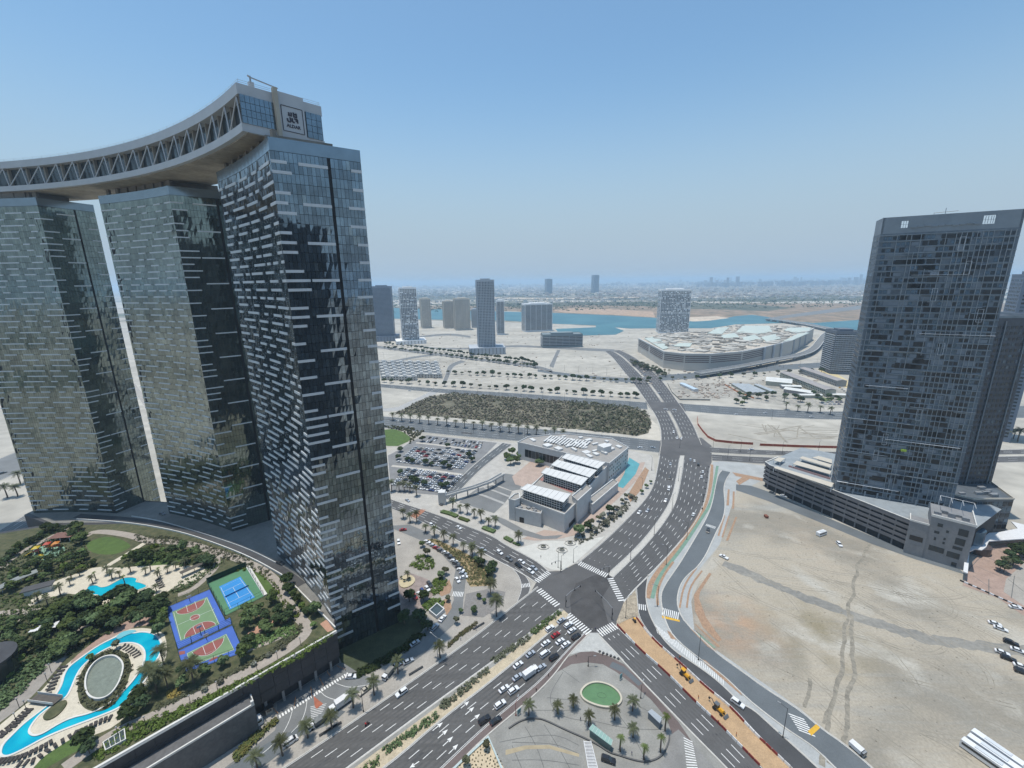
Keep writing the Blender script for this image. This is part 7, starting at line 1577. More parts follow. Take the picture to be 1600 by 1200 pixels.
KIND = {
 'saloon': dict(body=[(-2.35, .3), (-2.38, .72), (-2.25, .92), (-1.55, .98), (1.05, .98), (2.0, .84), (2.33, .66), (2.35, .3)], cab=[(-1.75, .96), (-1.2, 1.40), (.25, 1.43), (1.1, .96)], roof=[(-1.22, 1.40), (-1.05, 1.46), (.12, 1.48), (.28, 1.42)], w=1.84),
 'suv': dict(body=[(-2.4, .4), (-2.43, 1.0), (-2.3, 1.12), (1.0, 1.12), (2.1, 1.02), (2.42, .85), (2.42, .4)], cab=[(-2.25, 1.1), (-2.0, 1.68), (.2, 1.72), (1.05, 1.1)], roof=[(-2.05, 1.68), (-1.95, 1.78), (.05, 1.79), (.22, 1.71)], w=1.96),
 'pickup': dict(body=[(-2.6, .45), (-2.6, 1.0), (-.7, 1.0), (-.7, 1.12), (1.3, 1.12), (2.3, 1.0), (2.55, .85), (2.55, .45)], cab=[(-.75, 1.1), (-.65, 1.68), (.5, 1.72), (1.3, 1.1)], roof=[(-.66, 1.68), (-.6, 1.78), (.4, 1.79), (.52, 1.71)], w=1.9),
 'van': dict(body=[(-2.6, .35), (-2.6, 1.25), (1.9, 1.25), (2.55, .95), (2.6, .35)], cab=[(-2.58, 1.2), (-2.5, 1.75), (1.2, 1.8), (2.0, 1.2)], roof=[(-2.52, 1.75), (-2.48, 2.1), (.9, 2.1), (1.22, 1.8)], w=1.98)}
_cm = {}
def wheel_mesh(r=.34, w=.24):
    b = MB(); b.tube((0, -w/2, 0), (0, w/2, 0), r, n=12); return b.mesh('wheel', TYRE)
WH = wheel_mesh(); WHB = wheel_mesh(.48, .3); RIM = MB(); RIM.tube((0, -.13, 0), (0, .13, 0), .2, n=8); RIMM = RIM.mesh('rim', STEEL)
def lampmesh(m):
    b = MB(); b.box((0, 0, 0), (.08, .36, .16)); return b.mesh('headlight', m)
HL, TL = lampmesh(LAMPM), lampmesh(TAIL)
def car_meshes(kind, col):
    if (kind, col) in _cm: return _cm[kind, col]
    K = KIND[kind]; b = MB(); hull(b, K['body'], K['w'], K['w']*.96); body = b.mesh('body', PAINT[col])
    b = MB(); hull(b, K['cab'], K['w']*.93, K['w']*.72); gl = b.mesh('windows', CGL)
    b = MB(); hull(b, K['roof'], K['w']*.745, K['w']*.70)
    for x in (K['cab'][0][0]+.1, (K['cab'][0][0]+K['cab'][3][0])/2-.05):
        pass
    rf = b.mesh('roof', PAINT[col]); _cm[kind, col] = (body, gl, rf); return _cm[kind, col]
def heading(x, y, dx, dy): d = g(x+dx, y+dy)-g(x, y); return math.atan2(d.y, d.x)
def car(kind, col, x, y, hd, lab, grp=None, z=.11, cat=None, detail=True, p=None):
    p = p or g(x, y); a = heading(x, y, *hd) if isinstance(hd, tuple) else hd
    t = thing({'saloon': 'saloon_car', 'suv': 'off_road_car', 'pickup': 'pickup_truck', 'van': 'delivery_van'}[kind], lab, cat or {'saloon': 'car', 'suv': 'car', 'pickup': 'pickup', 'van': 'van'}[kind], (p.x, p.y, z), a, grp)
    body, gl, rf = car_meshes(kind, col); obj('body', body, t); obj('windows', gl, t); obj('roof', rf, t)
    if detail:
        w = KIND[kind]['w']/2-.1; wb = 1.45 if kind != 'pickup' else 1.6
        for sx in (-wb, wb):
            for sy in (-w, w): wo = obj('wheel', WH, t, (sx, sy, .34)); obj('rim', RIMM, wo)
        ln = max(q[0] for q in KIND[kind]['body']); mn = min(q[0] for q in KIND[kind]['body'])
        for sy in (-.6, .6): obj('headlight', HL, t, (ln-.02, sy, .58)); obj('tail_light', TL, t, (mn+.02, sy, .68))
    return t
AV = (36, -25.5)
Q = [('saloon', 'silver', 876.7, 971.5, 'bluish silver car first in line in the left lane at the stop line'), ('suv', 'white', 888, 978.5, 'white car first in the second lane at the stop line'), ('saloon', 'white', 893.5, 987, 'white car first in the third lane at the stop line'), ('suv', 'black', 900, 997, 'black car first in the right-hand lane at the stop line'),
 ('suv', 'white', 859, 984, 'white car second in the left lane, beside the red car'), ('saloon', 'red', 868, 994, 'only red car in the queue at the crossing'), ('saloon', 'white', 875, 1004, 'white car right of and behind the red car in the queue'), ('saloon', 'white', 884, 1009, 'white car behind the black car at the front right of the queue'), ('saloon', 'white', 852.6, 1007, 'white car directly behind the red car'),
 ('saloon', 'silver', 828.8, 1024, 'silver blue car behind the white one that follows the red car'), ('van', 'white', 851.5, 1024, 'white van in the middle of the queue'), ('suv', 'black', 865.5, 1029, 'black car right of the white van in the queue'), ('saloon', 'white', 809.5, 1041, 'white car in the left lane level with the box truck'), ('saloon', 'silver', 845.6, 1045, 'silver car beside the front of the box truck'), ('saloon', 'silver', 808.5, 1060, 'silver car left behind the box truck'),
 ('saloon', 'white', 787.5, 1078.6, 'white car, left one of two side by side behind the queue'), ('suv', 'white', 802.5, 1081, 'white car, right one of two side by side behind the queue'), ('suv', 'white', 781.5, 1103, 'lone white car between the pair of white and the pair of black cars'), ('suv', 'black', 757, 1127, 'black car, left one of the last two on the avenue'), ('saloon', 'black', 774.5, 1128, 'black car with pale windscreen, last one on the reddish lane')]
for k, c, x, y, l in Q: car(k, c, x, y, AV, l)
car('suv', 'white', 627.5, 1084.5, (-36, 25.5), 'lone white car on the left carriageway of the avenue')
NWV = (36, 23)
for k, c, x, y, l in (('saloon', 'white', 716.8, 825.5, 'white car alone on the upper part of the northwest road'), ('saloon', 'silver', 755, 860, 'pale car nearest the kerb on the northwest road, before the larger one'), ('suv', 'white', 780.5, 865, 'large white car in the middle of the northwest road'), ('suv', 'grey', 795.5, 875, 'grey car between white ones on the northwest road'), ('saloon', 'white', 814.8, 879, 'white car in the outer lane nearing the zebra'), ('suv', 'black', 810, 885, 'dark car behind the white car at the zebra'), ('saloon', 'silver', 834, 889, 'pale blue car first at the zebra of the northwest road'), ('suv', 'white', 828.8, 894.5, 'white car waiting at the zebra, inner lane'), ('suv', 'white', 674.8, 822, 'white car at the kerb among the palms'), ('saloon', 'silver', 636.7, 783, 'silver car turning below the car park')): car(k, c, x, y, NWV, l)
car('saloon', 'red', 630, 829, (20, -2), 'dark red car on the drive behind the nearest tower'); car('pickup', 'grey', 692, 788, (14, -12), 'dark pickup turning in by the footbridge lift tower')
for k, c, x, y, h, l in (('saloon', 'silver', 648.5, 1006.8, (18, -12), 'silver car driving in the shade of the nearest tower'), ('suv', 'silver', 679, 982, (16, -15), 'silver car at the edge of the tower shade'), ('saloon', 'white', 691.6, 968, (12, -15), 'white car with black windows beside the glazed stair box'),
    ('suv', 'red', 647.8, 934, (6, 8), 'dark red parked car, left end of a row of five'), ('saloon', 'white', 655.5, 930.5, (6, 8), 'white parked car second from the left in the row of five'), ('suv', 'blue', 660.8, 926, (6, 8), 'dark blue parked car in the middle of the row of five'), ('saloon', 'white', 667.8, 921, (6, 8), 'white parked car fourth in the row of five'), ('suv', 'darkgrey', 671.5, 914.8, (6, 8), 'dark grey parked car, right end of the row of five'),
    ('saloon', 'white', 714.7, 907.7, (7, 9), 'white car leaving the curved parking row'), ('saloon', 'white', 725, 903.5, (12, -2), 'white car at the lower end of the curved parking row'), ('suv', 'white', 623, 848.5, (2, 12), 'white car in the lane close to the tower wall'),
    ('saloon', 'white', 548.8, 1059, (20, -1), 'white car on the zebra strip end by the podium'), ('van', 'white', 453.5, 1161.5, (20, -14), 'white van parked beside the avenue pavement'), ('pickup', 'beige', 569.8, 1081, (20, -16), 'beige pickup beside the big palm'), ('saloon', 'silver', 620.5, 1040.8, (20, -12), 'pale car in deep shade, left of two'), ('saloon', 'silver', 638, 1035, (20, -10), 'pale car in deep shade, right of two'),
    ('suv', 'white', 1152.5, 1101, (20, 14), 'white car alone on the dark construction road'), ('suv', 'black', 950.5, 1189.5, (20, 7), 'black car at the bottom of the plaza below the teal kiosk'), ('pickup', 'white', 1130.7, 871.7, (-14, -7), 'white pickup on the sandy track entrance'), ('suv', 'black', 1106, 830.8, (-2, 10), 'black car at the zebra on the frontage street')): car(k, c, x, y, h, l)
row = [(667.5, 847.7, 'white'), (672, 851, 'white'), (677, 854, 'silver'), (681.7, 857.5, 'red'), (688.5, 862, 'grey'), (696, 865, 'white'), (700.5, 869, 'grey'), (705, 873, 'darkgrey'), (709.5, 878, 'white'), (713, 882, 'grey'), (717.7, 887.5, 'darkgrey'), (720, 892, 'white'), (723.7, 897.5, 'silver')]
names = ['top', 'second', 'third', 'fourth', 'fifth', 'sixth', 'seventh', 'eighth', 'ninth', 'tenth', 'eleventh', 'twelfth', 'thirteenth']
for (x, y, c), n in zip(row, names): car('saloon' if c != 'grey' else 'suv', c, x, y, (14, 4), '%s car parked %s in the curved row, counted from the top' % ({'darkgrey': 'dark grey'}.get(c, c), n))
for k, c, x, y, h, l in (('saloon', 'white', 998.8, 801.7, (-12, 14), 'white car on the north carriageway, left one of a side-by-side pair'), ('saloon', 'silver', 1011.8, 799, (-12, 14), 'pale car on the north carriageway, right one of a side-by-side pair'), ('saloon', 'white', 1083.5, 805, (8, -18), 'lone white car on the right north carriageway'), ('saloon', 'white', 1040, 782.8, (-8, 15), 'white car near the median of the north carriageway'), ('van', 'white', 1045, 765, (-5, 15), 'white van near the median of the north carriageway'),
    ('saloon', 'white', 1096, 746, (3, -15), 'white car in the right lane before the north junction'), ('saloon', 'white', 1085, 721, (0, -15), 'white car at the north stop line, second lane'), ('saloon', 'silver', 1078.7, 719, (0, -15), 'pale car at the north stop line, left lane'), ('suv', 'darkgrey', 1091, 727, (0, -15), 'dark car at the north stop line, third lane'), ('saloon', 'white', 1098, 738, (1, -15), 'white car queuing behind the dark one at the north stop line'), ('suv', 'white', 1052.5, 676, (0, 12), 'white car farthest up at the north junction'), ('saloon', 'white', 1058, 685, (0, 12), 'white car at the north junction, left of two'), ('saloon', 'white', 1064, 686, (0, 12), 'white car at the north junction, right of two'), ('saloon', 'silver', 1047.5, 726, (-2, 12), 'pale car crossing below the north junction'), ('saloon', 'white', 1040, 640, (12, 1), 'white car at the far crossroads'), ('saloon', 'white', 1054, 641, (12, 1), 'second white car at the far crossroads'), ('suv', 'darkgrey', 1046, 748, (-5, 15), 'dark car behind the pale one on the left north carriageway'), ('saloon', 'silver', 1020, 700, (12, 1), 'pale car entering the north junction from the left'),
    ('saloon', 'grey', 1206.7, 771, (14, 5), 'car parked at the left end of the podium lane'), ('saloon', 'white', 1224.5, 776, (14, 5), 'white car second from the left along the podium'), ('saloon', 'grey', 1257.6, 787.5, (14, 6), 'grey car third from the left along the podium'), ('saloon', 'white', 1271, 793.5, (14, 6), 'white car fourth from the left along the podium'), ('saloon', 'silver', 1284.5, 798, (14, 6), 'pale car fifth from the left along the podium'), ('suv', 'white', 1322.8, 811.5, (14, 6), 'large white car sixth from the left along the podium'), ('pickup', 'yellow', 1345.5, 820, (14, 6), 'yellowish pickup at the right end of the podium lane'),
    ('saloon', 'white', 1586, 950.6, (16, 3), 'white car by the black and white kerb line'), ('saloon', 'white', 1554, 976, (14, 4), 'white car on the sand, upper of a close pair'), ('saloon', 'white', 1563, 984, (14, 5), 'white car on the sand, lower of a close pair'), ('suv', 'black', 1579, 1006, (14, 5), 'black car on the sand above the white cars'), ('saloon', 'white', 1565.6, 1021.5, (14, 5), 'white car on the sand left of another white one'), ('saloon', 'white', 1590, 1018, (14, 5), 'white car on the sand at the frame edge'), ('suv', 'black', 1575, 1031, (14, 5), 'black car on the sand below the white cars'), ('saloon', 'white', 1595, 1043, (12, 4), 'white car on the sand, lowest of the cluster'), ('suv', 'black', 1597, 1052, (12, 4), 'black car on the sand at the lower frame edge'),
    ('suv', 'grey', 5, 740, (10, -3), 'dark car on the pale street left of the first tower'), ('suv', 'white', 1311, 852, (5, 6), 'small beige vehicle on the sand right of the minibus')):
    car(k, c, x, y, h, l, detail=y > 950)
dk = [('saloon', 'grey', 254, 804, 'grey car on the ring road between the first two towers'), ('saloon', 'darkgrey', 438, 881, 'dark car on the forecourt between the two nearest towers')]
for k, c, x, y, l in dk: car(k, c, x, y, (10, 4), l, p=g(x, y, ZP), z=ZP+.05)
# trucks, coaches
def boxy(name, lab, cat, x, y, hd, L, W_, Hh, cabL, m, mc, z=.11, glass_h=.0, win=None, cargo='cargo_box'):
    a = heading(x, y, *hd); p = g(x, y); t = thing(name, lab, cat, (p.x, p.y, z), a)
    b = MB(); b.box((-cabL/2-.1, 0, .75), (L-cabL-.2, W_, Hh-.75)); b.build(cargo, m, t); b = MB(); b.box((L/2-cabL/2, 0, .45), (cabL, W_*.95, min(Hh-.6, 1.9)), taper=.92); b.build('cab', mc, t)
    b = MB(); b.box((L/2-cabL*.35, 0, 1.35), (cabL*.75, W_*.97, .65), taper=.93); b.build('windscreen', CGL, t); b = MB(); b.box((0, 0, .5), (L*.96, W_*.5, .25)); b.build('chassis', BLACK, t)
    for sx in (-L*.33, L*.36):
        for sy in (-W_/2+.15, W_/2-.15): obj('wheel', WHB, t, (sx, sy, .48))
    return t
boxy('box_truck', 'white box truck in the middle of the avenue queue', 'truck', 828.8, 1055, AV, 7.2, 2.3, 3.0, 1.9, WHTB, PAINT['white']); boxy('box_truck', 'white box truck parked on the drive among the palms', 'truck', 533, 1103, (-20, 14), 8.6, 2.4, 3.3, 2.0, WHTB, PAINT['white'])
boxy('flatbed_truck', 'truck with a grey covered bed parked left of the white box truck', 'truck', 500, 1129, (-20, 14), 8.8, 2.4, 2.2, 2.2, mat('grey_tarp', (.17, .18, .18), .9, .2, 1), PAINT['white']); boxy('small_truck', 'small pale truck at the edge of the tower shade', 'truck', 606.5, 1056, (-10, 12), 5.6, 2.1, 2.3, 1.7, PAVE_G, PAINT['white'])
def coach(lab, x, y, hd, L=11.5, m=None, m2=None, z=.11, H_=3.2, name='coach'):
    a = heading(x, y, *hd); p = g(x, y); t = thing(name, lab, 'bus', (p.x, p.y, z), a); b = MB(); hull(b, [(-L/2, .35), (-L/2, H_-.3), (-L/2+.2, H_), (L/2-.5, H_), (L/2, H_*.6), (L/2, .35)], 2.5, 2.35); b.build('body', m or PAINT['white'], t)
    for s in (-1, 1): b = MB(); b.box((-.2, s*1.225, H_*.5), (L*.9, .06, H_*.27)); b.build('side_windows', CGL, t)
    b = MB(); b.box((0, 0, H_), (L*.5, 1.4, .25)); b.build('roof_unit', m2 or PANEL, t)
    for sx in (-L*.3, L*.33):
        for sy in (-1.05, 1.05): obj('wheel', WHB, t, (sx, sy, .48))
coach('white coach with a pink tail parked below the podium wall', 384, 1147, (-20, 15)); b = MB()
coach('white minibus alone on the sand lot', 1283, 836, (12, -4), L=7, H_=2.7, name='minibus')
for i, (x, y, l) in enumerate(((1556, 1178, 'upper of three long white coaches at the bottom right'), (1550, 1186, 'middle of three long white coaches at the bottom right'), (1541, 1192, 'lower of three long white coaches at the bottom right'))): coach(l, x, y, (30, 21), L=13)
boxy('trailer', 'white box trailer parked by the frontage street near the bottom edge', 'trailer', 1339, 1174, (16, 14), 4.6, 2.2, 2.2, .6, WHTB, STEEL)
b = MB(); b.box((0, 0, 0), (1.8, 2.6, 1.5)); b.box((0, 0, 1.5), (2.0, 2.8, .12)); o = b.build('waste_skip', mat('rust_bin', (.20, .07, .04), .8, .2, 1), None, loc=g(1197, 808.5, .06)); tag(o, 'small rust-brown skip alone on the upper sand lot', 'skip')
def motorbike(x, y, hd, lab):
    p = g(x, y); t = thing('motorcycle', lab, 'motorcycle', (p.x, p.y, .11), heading(x, y, *hd)); b = MB(); b.box((0, 0, .4), (1.2, .35, .4), taper=.7); b.build('frame', REDB, t); b = MB(); b.box((-.55, 0, .85), (.5, .5, .5)); b.build('delivery_box', PAINT['red'], t)
    for sx in (-.65, .65): b = MB(); b.tube((sx, -.08, .32), (sx, .08, .32), .32, n=10); b.build('wheel', TYRE, t)
    pr = thing('person', 'rider in dark clothes on the '+lab.split(' ', 1)[1][:60], 'person', (p.x, p.y, .11), heading(x, y, *hd)); body(pr, seated=True)
def body(t, seated=False, shirt=(.05, .06, .1), trousers=(.03, .03, .04)):
    sk_ = mat('skin', (.25, .13, .08), .6, .05, 1); bm_ = bpy.data.meshes.new('body')
    if seated: V = [(0, 0, .85), (-.05, 0, 1.15), (-.02, 0, 1.40), (0, 0, 1.52), (0, 0, 1.68), (.05, .2, 1.38), (.3, .25, 1.15), (.5, .2, 1.1), (.05, -.2, 1.38), (.3, -.25, 1.15), (.5, -.2, 1.1), (.05, .12, .85), (.45, .18, .75), (.35, .18, .35), (.05, -.12, .85), (.45, -.18, .75), (.35, -.18, .35)]
    else: V = [(0, 0, .92), (0, 0, 1.2), (0, 0, 1.42), (0, 0, 1.52), (0, 0, 1.66), (0, .2, 1.4), (.03, .26, 1.12), (.1, .25, .86), (0, -.2, 1.4), (-.03, -.26, 1.12), (.05, -.25, .86), (0, .1, .88), (.08, .11, .48), (.02, .11, .05), (0, -.1, .88), (-.08, -.11, .48), (-.15, -.11, .06)]
    E_ = [(0, 1), (1, 2), (2, 3), (3, 4), (2, 5), (5, 6), (6, 7), (2, 8), (8, 9), (9, 10), (0, 11), (11, 12), (12, 13), (0, 14), (14, 15), (15, 16)]
    Rr = [.15, .14, .16, .06, .11, .07, .05, .04, .07, .05, .04, .1, .07, .05, .1, .07, .05]
    bm_.from_pydata(V, E_, []); o = bpy.data.objects.new('body', bm_); COL.objects.link(o); md = o.modifiers.new('skin', 'SKIN'); bm_.skin_vertices[0]
    return o, V, E_, Rr
def person_mesh(name, seated, mtop, mleg):
    t0 = bpy.data.objects.new('tmp', None)
    me = bpy.data.meshes.new('src')
    o, V, E_, Rr = body(None, seated)
    me = o.data
    if not me.skin_vertices: me.skin_vertices.new()
    for i, r in enumerate(Rr): me.skin_vertices[0].data[i].radius = (r, r)
    me.skin_vertices[0].data[0].use_root = True
    sb_ = o.modifiers.new('sub', 'SUBSURF'); sb_.levels = 1; sb_.render_levels = 1
    bpy.context.view_layer.update(); ev = o.evaluated_get(bpy.context.evaluated_depsgraph_get()); res = bpy.data.meshes.new_from_object(ev); res.name = 'body'; bpy.data.objects.remove(o)
    sk_ = mat('skin', (.25, .13, .08), .6, .05, 1); hair = mat('dark_hair', (.02, .015, .012), .8, .1, 1)
    res.materials.clear()
    for m in (mleg, mtop, sk_, hair): res.materials.append(m)
    for f in res.polygons:
        c = f.center; hip = .92; f.material_index = 3 if c.z > 1.70 else 2 if c.z > 1.50 or (abs(c.y) > .2 and c.z < 1.0 and not seated) else 1 if c.z > hip else 0
        f.use_smooth = True
    return res
DKC = mat('dark_clothes', (.02, .022, .03), .9, .1, 1); BLC = mat('blue_workwear', (.03, .06, .16), .9, .1, 1); WTC = mat('white_clothes', (.6, .6, .58), .9, .1, 1); ORC = mat('orange_vest', (.55, .16, .02), .8, .1, 1)
PM = [person_mesh('p', False, BLC, DKC), person_mesh('p', False, WTC, DKC), person_mesh('p', False, DKC, DKC), person_mesh('p', False, ORC, BLC)]; PMS = person_mesh('p', True, DKC, DKC)
def person(x, y, k, lab, grp=None, rz=0, z=.12): t = tag(obj('person', PM[k], None, g(x, y, 0)+Vector((0, 0, z)), rz), lab, 'person', grp); t.scale = (1.05,)*3
def rider(x, y, hd, l1, l2):
    p = g(x, y); t = thing('motorcycle', l1, 'motorcycle', (p.x, p.y, .11), heading(x, y, *hd)); b = MB(); b.box((0, 0, .4), (1.2, .35, .42), taper=.7); b.build('frame', REDB, t); b = MB(); b.box((-.6, 0, .85), (.5, .5, .5)); b.build('delivery_box', PAINT['red'], t); b = MB(); b.tube((.45, -.35, 1.0), (.45, .35, 1.0), .03); b.tube((.45, 0, 1.0), (.65, 0, .4), .04); b.build('handlebar', BLACK, t)
    for sx in (-.65, .65): b = MB(); b.tube((sx, -.08, .32), (sx, .08, .32), .32, n=10); b.build('wheel', TYRE, t)
    tag(obj('person', PMS, None, (p.x, p.y, .11), heading(x, y, *hd)), l2, 'person')
rider(574, 1133, (20, -14), 'motorcycle with a red delivery box alone on the left carriageway', 'rider in dark clothes on the lone motorcycle, left carriageway'); rider(823, 1049, AV, 'motorcycle squeezed beside the box truck in the queue', 'rider in dark clothes on the motorcycle beside the box truck')
for i, (x, y, k, l) in enumerate(((857, 1057, 2, 'person in black walking along the reddish lane beside the queue'), (838, 1081, 2, 'person in black at the kerb left of the plaza'), (907, 1126, 0, 'person in blue standing below the oval fountain'), (919, 1038, 2, 'person on the ring lane zebra at the top of the plaza'), (1122, 1131, 3, 'worker in orange beside the lower digger'), (1091, 1092, 3, 'worker in orange between the two diggers'), (1062, 1030, 3, 'worker in orange at the top of the sand strip'), (1150, 1150, 3, 'worker low on the sand strip'), (925, 987, 1, 'person in white waiting at the crossing corner'), (930, 985, 0, 'person in blue waiting at the crossing corner'), (744, 985, 0, 'person on the pavement below the large corner palm'), (720, 1001, 1, 'person in white on the pavement beside the avenue'), (1025, 985, 2, 'person by the hatched road marking'), (900, 1026, 1, 'person in white on the pale corner slabs'), (941, 1024, 0, 'person in blue on the pale corner slabs'), (845, 872, 2, 'person in dark clothes on the pale square'), (880, 868, 1, 'person in white on the pale square'), (987, 1180, 0, 'person by the lower plaza palms'))): person(x, y, k, l, None, i*1.3)

# car park: rows of parked cars, too small to show parts
lot = [(606, 712), (625, 702), (642, 690), (667, 680), (715, 685), (777, 692), (749, 720), (702, 775), (611, 768)]
structure('car_park', lot, .10, mat('car_park_asphalt', (.20, .20, .20), .9, .15, .1, fine=(1, .1)))
path('parking_island', [(612, 728), (640, 731), (675, 735), (722, 742)], 3.6, mat('island_paving', (.46, .43, .38), .9, .1, .2), .16, 0); path('parking_island', [(650, 692), (680, 695), (710, 699), (745, 704)], 3.2, MATS['island_paving'], .16, 0)
_pm = {}
def pcar(col):
    if col in _pm: return _pm[col]
    b = MB(); K = KIND['saloon']; hull(b, K['body'], 1.84, 1.76, 0); hull(b, K['cab'], 1.7, 1.32, 1); hull(b, K['roof'], 1.36, 1.28, 0)
    for sx in (-1.45, 1.45):
        for sy in (-.75, .75): b.box((sx, sy, 0), (.62, .22, .6), mi=1)
    _pm[col] = b.mesh('parked_car', [PAINT[col], CGL]); return _pm[col]
cols = ['white']*9+['silver']*4+['grey']*3+['black']*3+['darkgrey']*2+['red', 'blue', 'beige']; rr_ = random.Random(4); npc = 0
def prow(a, c, sp=2.9, grp='cars in the big car park', lab='parked %s car among the rows of the big car park', skip=.12, cross=0.0):
    global npc
    A_, C_ = g(*a), g(*c); d = C_-A_; n = int(d.length/sp); d.normalize(); ang = math.atan2(d.y, d.x)+math.pi/2+cross
    for i in range(n):
        if rr_.random() < skip or npc >= 298: continue
        col = rr_.choice(cols); p = A_+d*(sp*(i+.5)); o = obj('parked_car', pcar(col), None, (p.x, p.y, .12), ang+rr_.choice((0, math.pi))+rr_.uniform(-.04, .04)); tag(o, lab % {'darkgrey': 'dark grey'}.get(col, col), 'car', grp+', '+col); npc += 1
for k in range(11):
    f = k/10; prow((622+f*97, 724+f*10), (652+f*92, 698+f*5.5), 4.4)
for k in range(9):
    f = k/8; prow((614+f*78, 760+f*12), (640+f*82, 731+f*10), 3.4)
for k in range(3): prow((664-k*2, 684+k*3), (760-k*3, 694+k*3.2), 3.9, skip=.2)
mb_ = MB()
for k in range(18): pass
for x, y in ((637, 722), (645, 724), (665, 727), (674, 728), (694, 731), (703, 733), (622, 718), (626, 706), (645, 755), (650, 757), (663, 759), (690, 763), (697, 762), (626, 742), (738, 722), (733, 715), (700, 700), (660, 690)):
    place_tree(rnd.choice((0, 1)), (*g(x, y).xy, .1), rnd.uniform(.7, .9), 'small tree on a planted island of the big car park', 'car park trees')
for k in range(14): p = g(1290+k*3.2, 588+k*2.6); o = obj('parked_car', pcar(rr_.choice(('white', 'beige', 'yellow'))), None, (p.x, p.y, .1), .6); tag(o, 'parked car on the yellow sand lot beside the dark grey block', 'car', 'cars on the yellow lot'); 
structure('yellow_lot', [(1280, 578), (1300, 580), (1345, 606), (1335, 612), (1290, 592)], .08, mat('yellow_sand', (.55, .45, .25), .95, .15, .1))
for k in range(9): p = g(1286+k*3.6, 629+(k % 2)*3); o = obj('parked_car', pcar(rr_.choice(('white', 'silver', 'blue'))), None, (p.x, p.y, .1), .2); tag(o, 'parked car in the yard at the right end of the compound', 'car', 'cars in the compound yard')
for x, y in ((620, 658), (700, 664), (780, 669), (860, 680), (1000, 700), (1150, 648), (1196, 646), (1268, 652), (1248, 711), (1174, 703), (640, 611), (760, 618), (950, 634), (1330, 655), (1030, 615), (1008, 586), (1060, 585), (1120, 580)): o = obj('parked_car', pcar('white'), None, g(x, y)+Vector((0, 0, .12)), 0.1); o.name = 'moving_car'; tag(o, 'white car driving on one of the distant cross streets', 'car', 'cars on the distant streets')

# ------------------------------------------------------------------ diggers on the sand strip
def backhoe(x, y, lab, up):
    a = heading(x, y, 14, 13); p = g(x, y); t = thing('backhoe_loader', lab, 'digger', (p.x, p.y, .08), a); Y = PAINT['yellow']
    b = MB(); b.box((.4, 0, .9), (3.2, 1.3, .7)); b.box((1.4, 0, 1.5), (1.5, 1.0, .5), taper=.85); b.build('chassis', Y, t); b = MB(); b.box((-.7, 0, 1.5), (1.5, 1.5, 1.25), taper=.92); b.build('cab_glass', CGL, t); b = MB(); b.box((-.7, 0, 2.75), (1.7, 1.6, .15)); b.build('cab_roof', Y if up else PAINT['grey'], t)
    for sx, r in ((-1.1, .75), (1.7, .5)):
        for sy in (-.95, .95): b = MB(); b.tube((sx, sy-.22, r), (sx, sy+.22, r), r, n=12); b.build('wheel', TYRE, t)
    for sy in (-.6, .6): b = MB(); b.tube((.8, sy, 1.4), (3.0, sy, .8), .1); b.build('loader_arm', Y, t)
    b = MB(); hull(b, [(2.9, .2), (2.8, .9), (3.1, 1.0), (3.7, .25), (3.6, .15)], 2.3, 2.3); b.build('loader_bucket', PAINT['grey'], t)
    b = MB(); b.tube((-1.6, 0, 1.2), (-3.0, .2, 3.4 if up else 2.6), .18, .14); b.build('boom', PAINT['darkgrey'], t); b = MB(); b.tube((-3.0, .2, 3.4 if up else 2.6), (-4.2 if up else -4.6, .6, 1.8), .13, .1); b.build('dipper_arm', PAINT['darkgrey'], t); b = MB(); b.box((-4.3, .6, 1.2), (.6, .7, .6), taper=.6); b.build('digging_bucket', BLACK, t)
backhoe(1069.5, 1056.5, 'yellow digger, upper of two on the orange sand strip', True); backhoe(1122, 1110.7, 'yellow digger with its arm bent out, lower of two on the orange sand strip', False)
t = thing('road_roller', 'small dark roller at the top end of the orange sand strip', 'roller', g(991, 971, .08), 1.9); b = MB(); b.tube((.9, -.5, .45), (.9, .5, .45), .45, n=14); b.build('drum', STEEL, t); b = MB(); b.box((-.1, 0, .5), (1.5, .9, .7)); b.build('body', PAINT['darkgrey'], t); b = MB(); b.box((-.2, 0, 1.9), (1.2, .9, .1)); 
for sx in (-.7, .3): b.tube((sx, .4, 1.1), (sx, .4, 1.9), .04); b.tube((sx, -.4, 1.1), (sx, -.4, 1.9), .04)
b.build('canopy', PAINT['yellow'], t); b = MB(); b.tube((-.8, -.45, .4), (-.8, .45, .4), .4, n=12); b.build('rear_drum', TYRE, t)
# red and white barriers
jb = MB(); hull(jb, [(-.95, 0), (-.95, .9), (.95, .9), (.95, 0)], .55, .22); JR = jb.mesh('road_barrier', REDB); JW = jb.mesh('road_barrier', WHTB)
def barriers(pts, lab, grp, runs=(2, 2)):
    P = smooth(G2(pts), 2); L_ = sum((a-b).length for a, b in zip(P, P[1:])); n = int(L_/2.05); P = resample(P, n)
    for i in range(n-1):
        d = P[i+1]-P[i]; red = (i//3) % 2 == 0; o = obj('road_barrier', JR if red else JW, None, (P[i].x, P[i].y, .1), math.atan2(d.y, d.x)+rnd.uniform(-.05, .05)); tag(o, ('dark red' if red else 'white')+' plastic barrier '+lab, 'barrier', grp+(', red' if red else ', white'))
barriers([(966, 979), (1000, 1016), (1040, 1050), (1083, 1094), (1121, 1129), (1158, 1167), (1192, 1202)], 'in the left line beside the sand strip', 'barriers left of the sand strip')
barriers([(996, 968), (1019, 999), (1060, 1034), (1102, 1074), (1140, 1104), (1177, 1145), (1216, 1182), (1240, 1205)], 'in the right line beside the sand strip', 'barriers right of the sand strip')

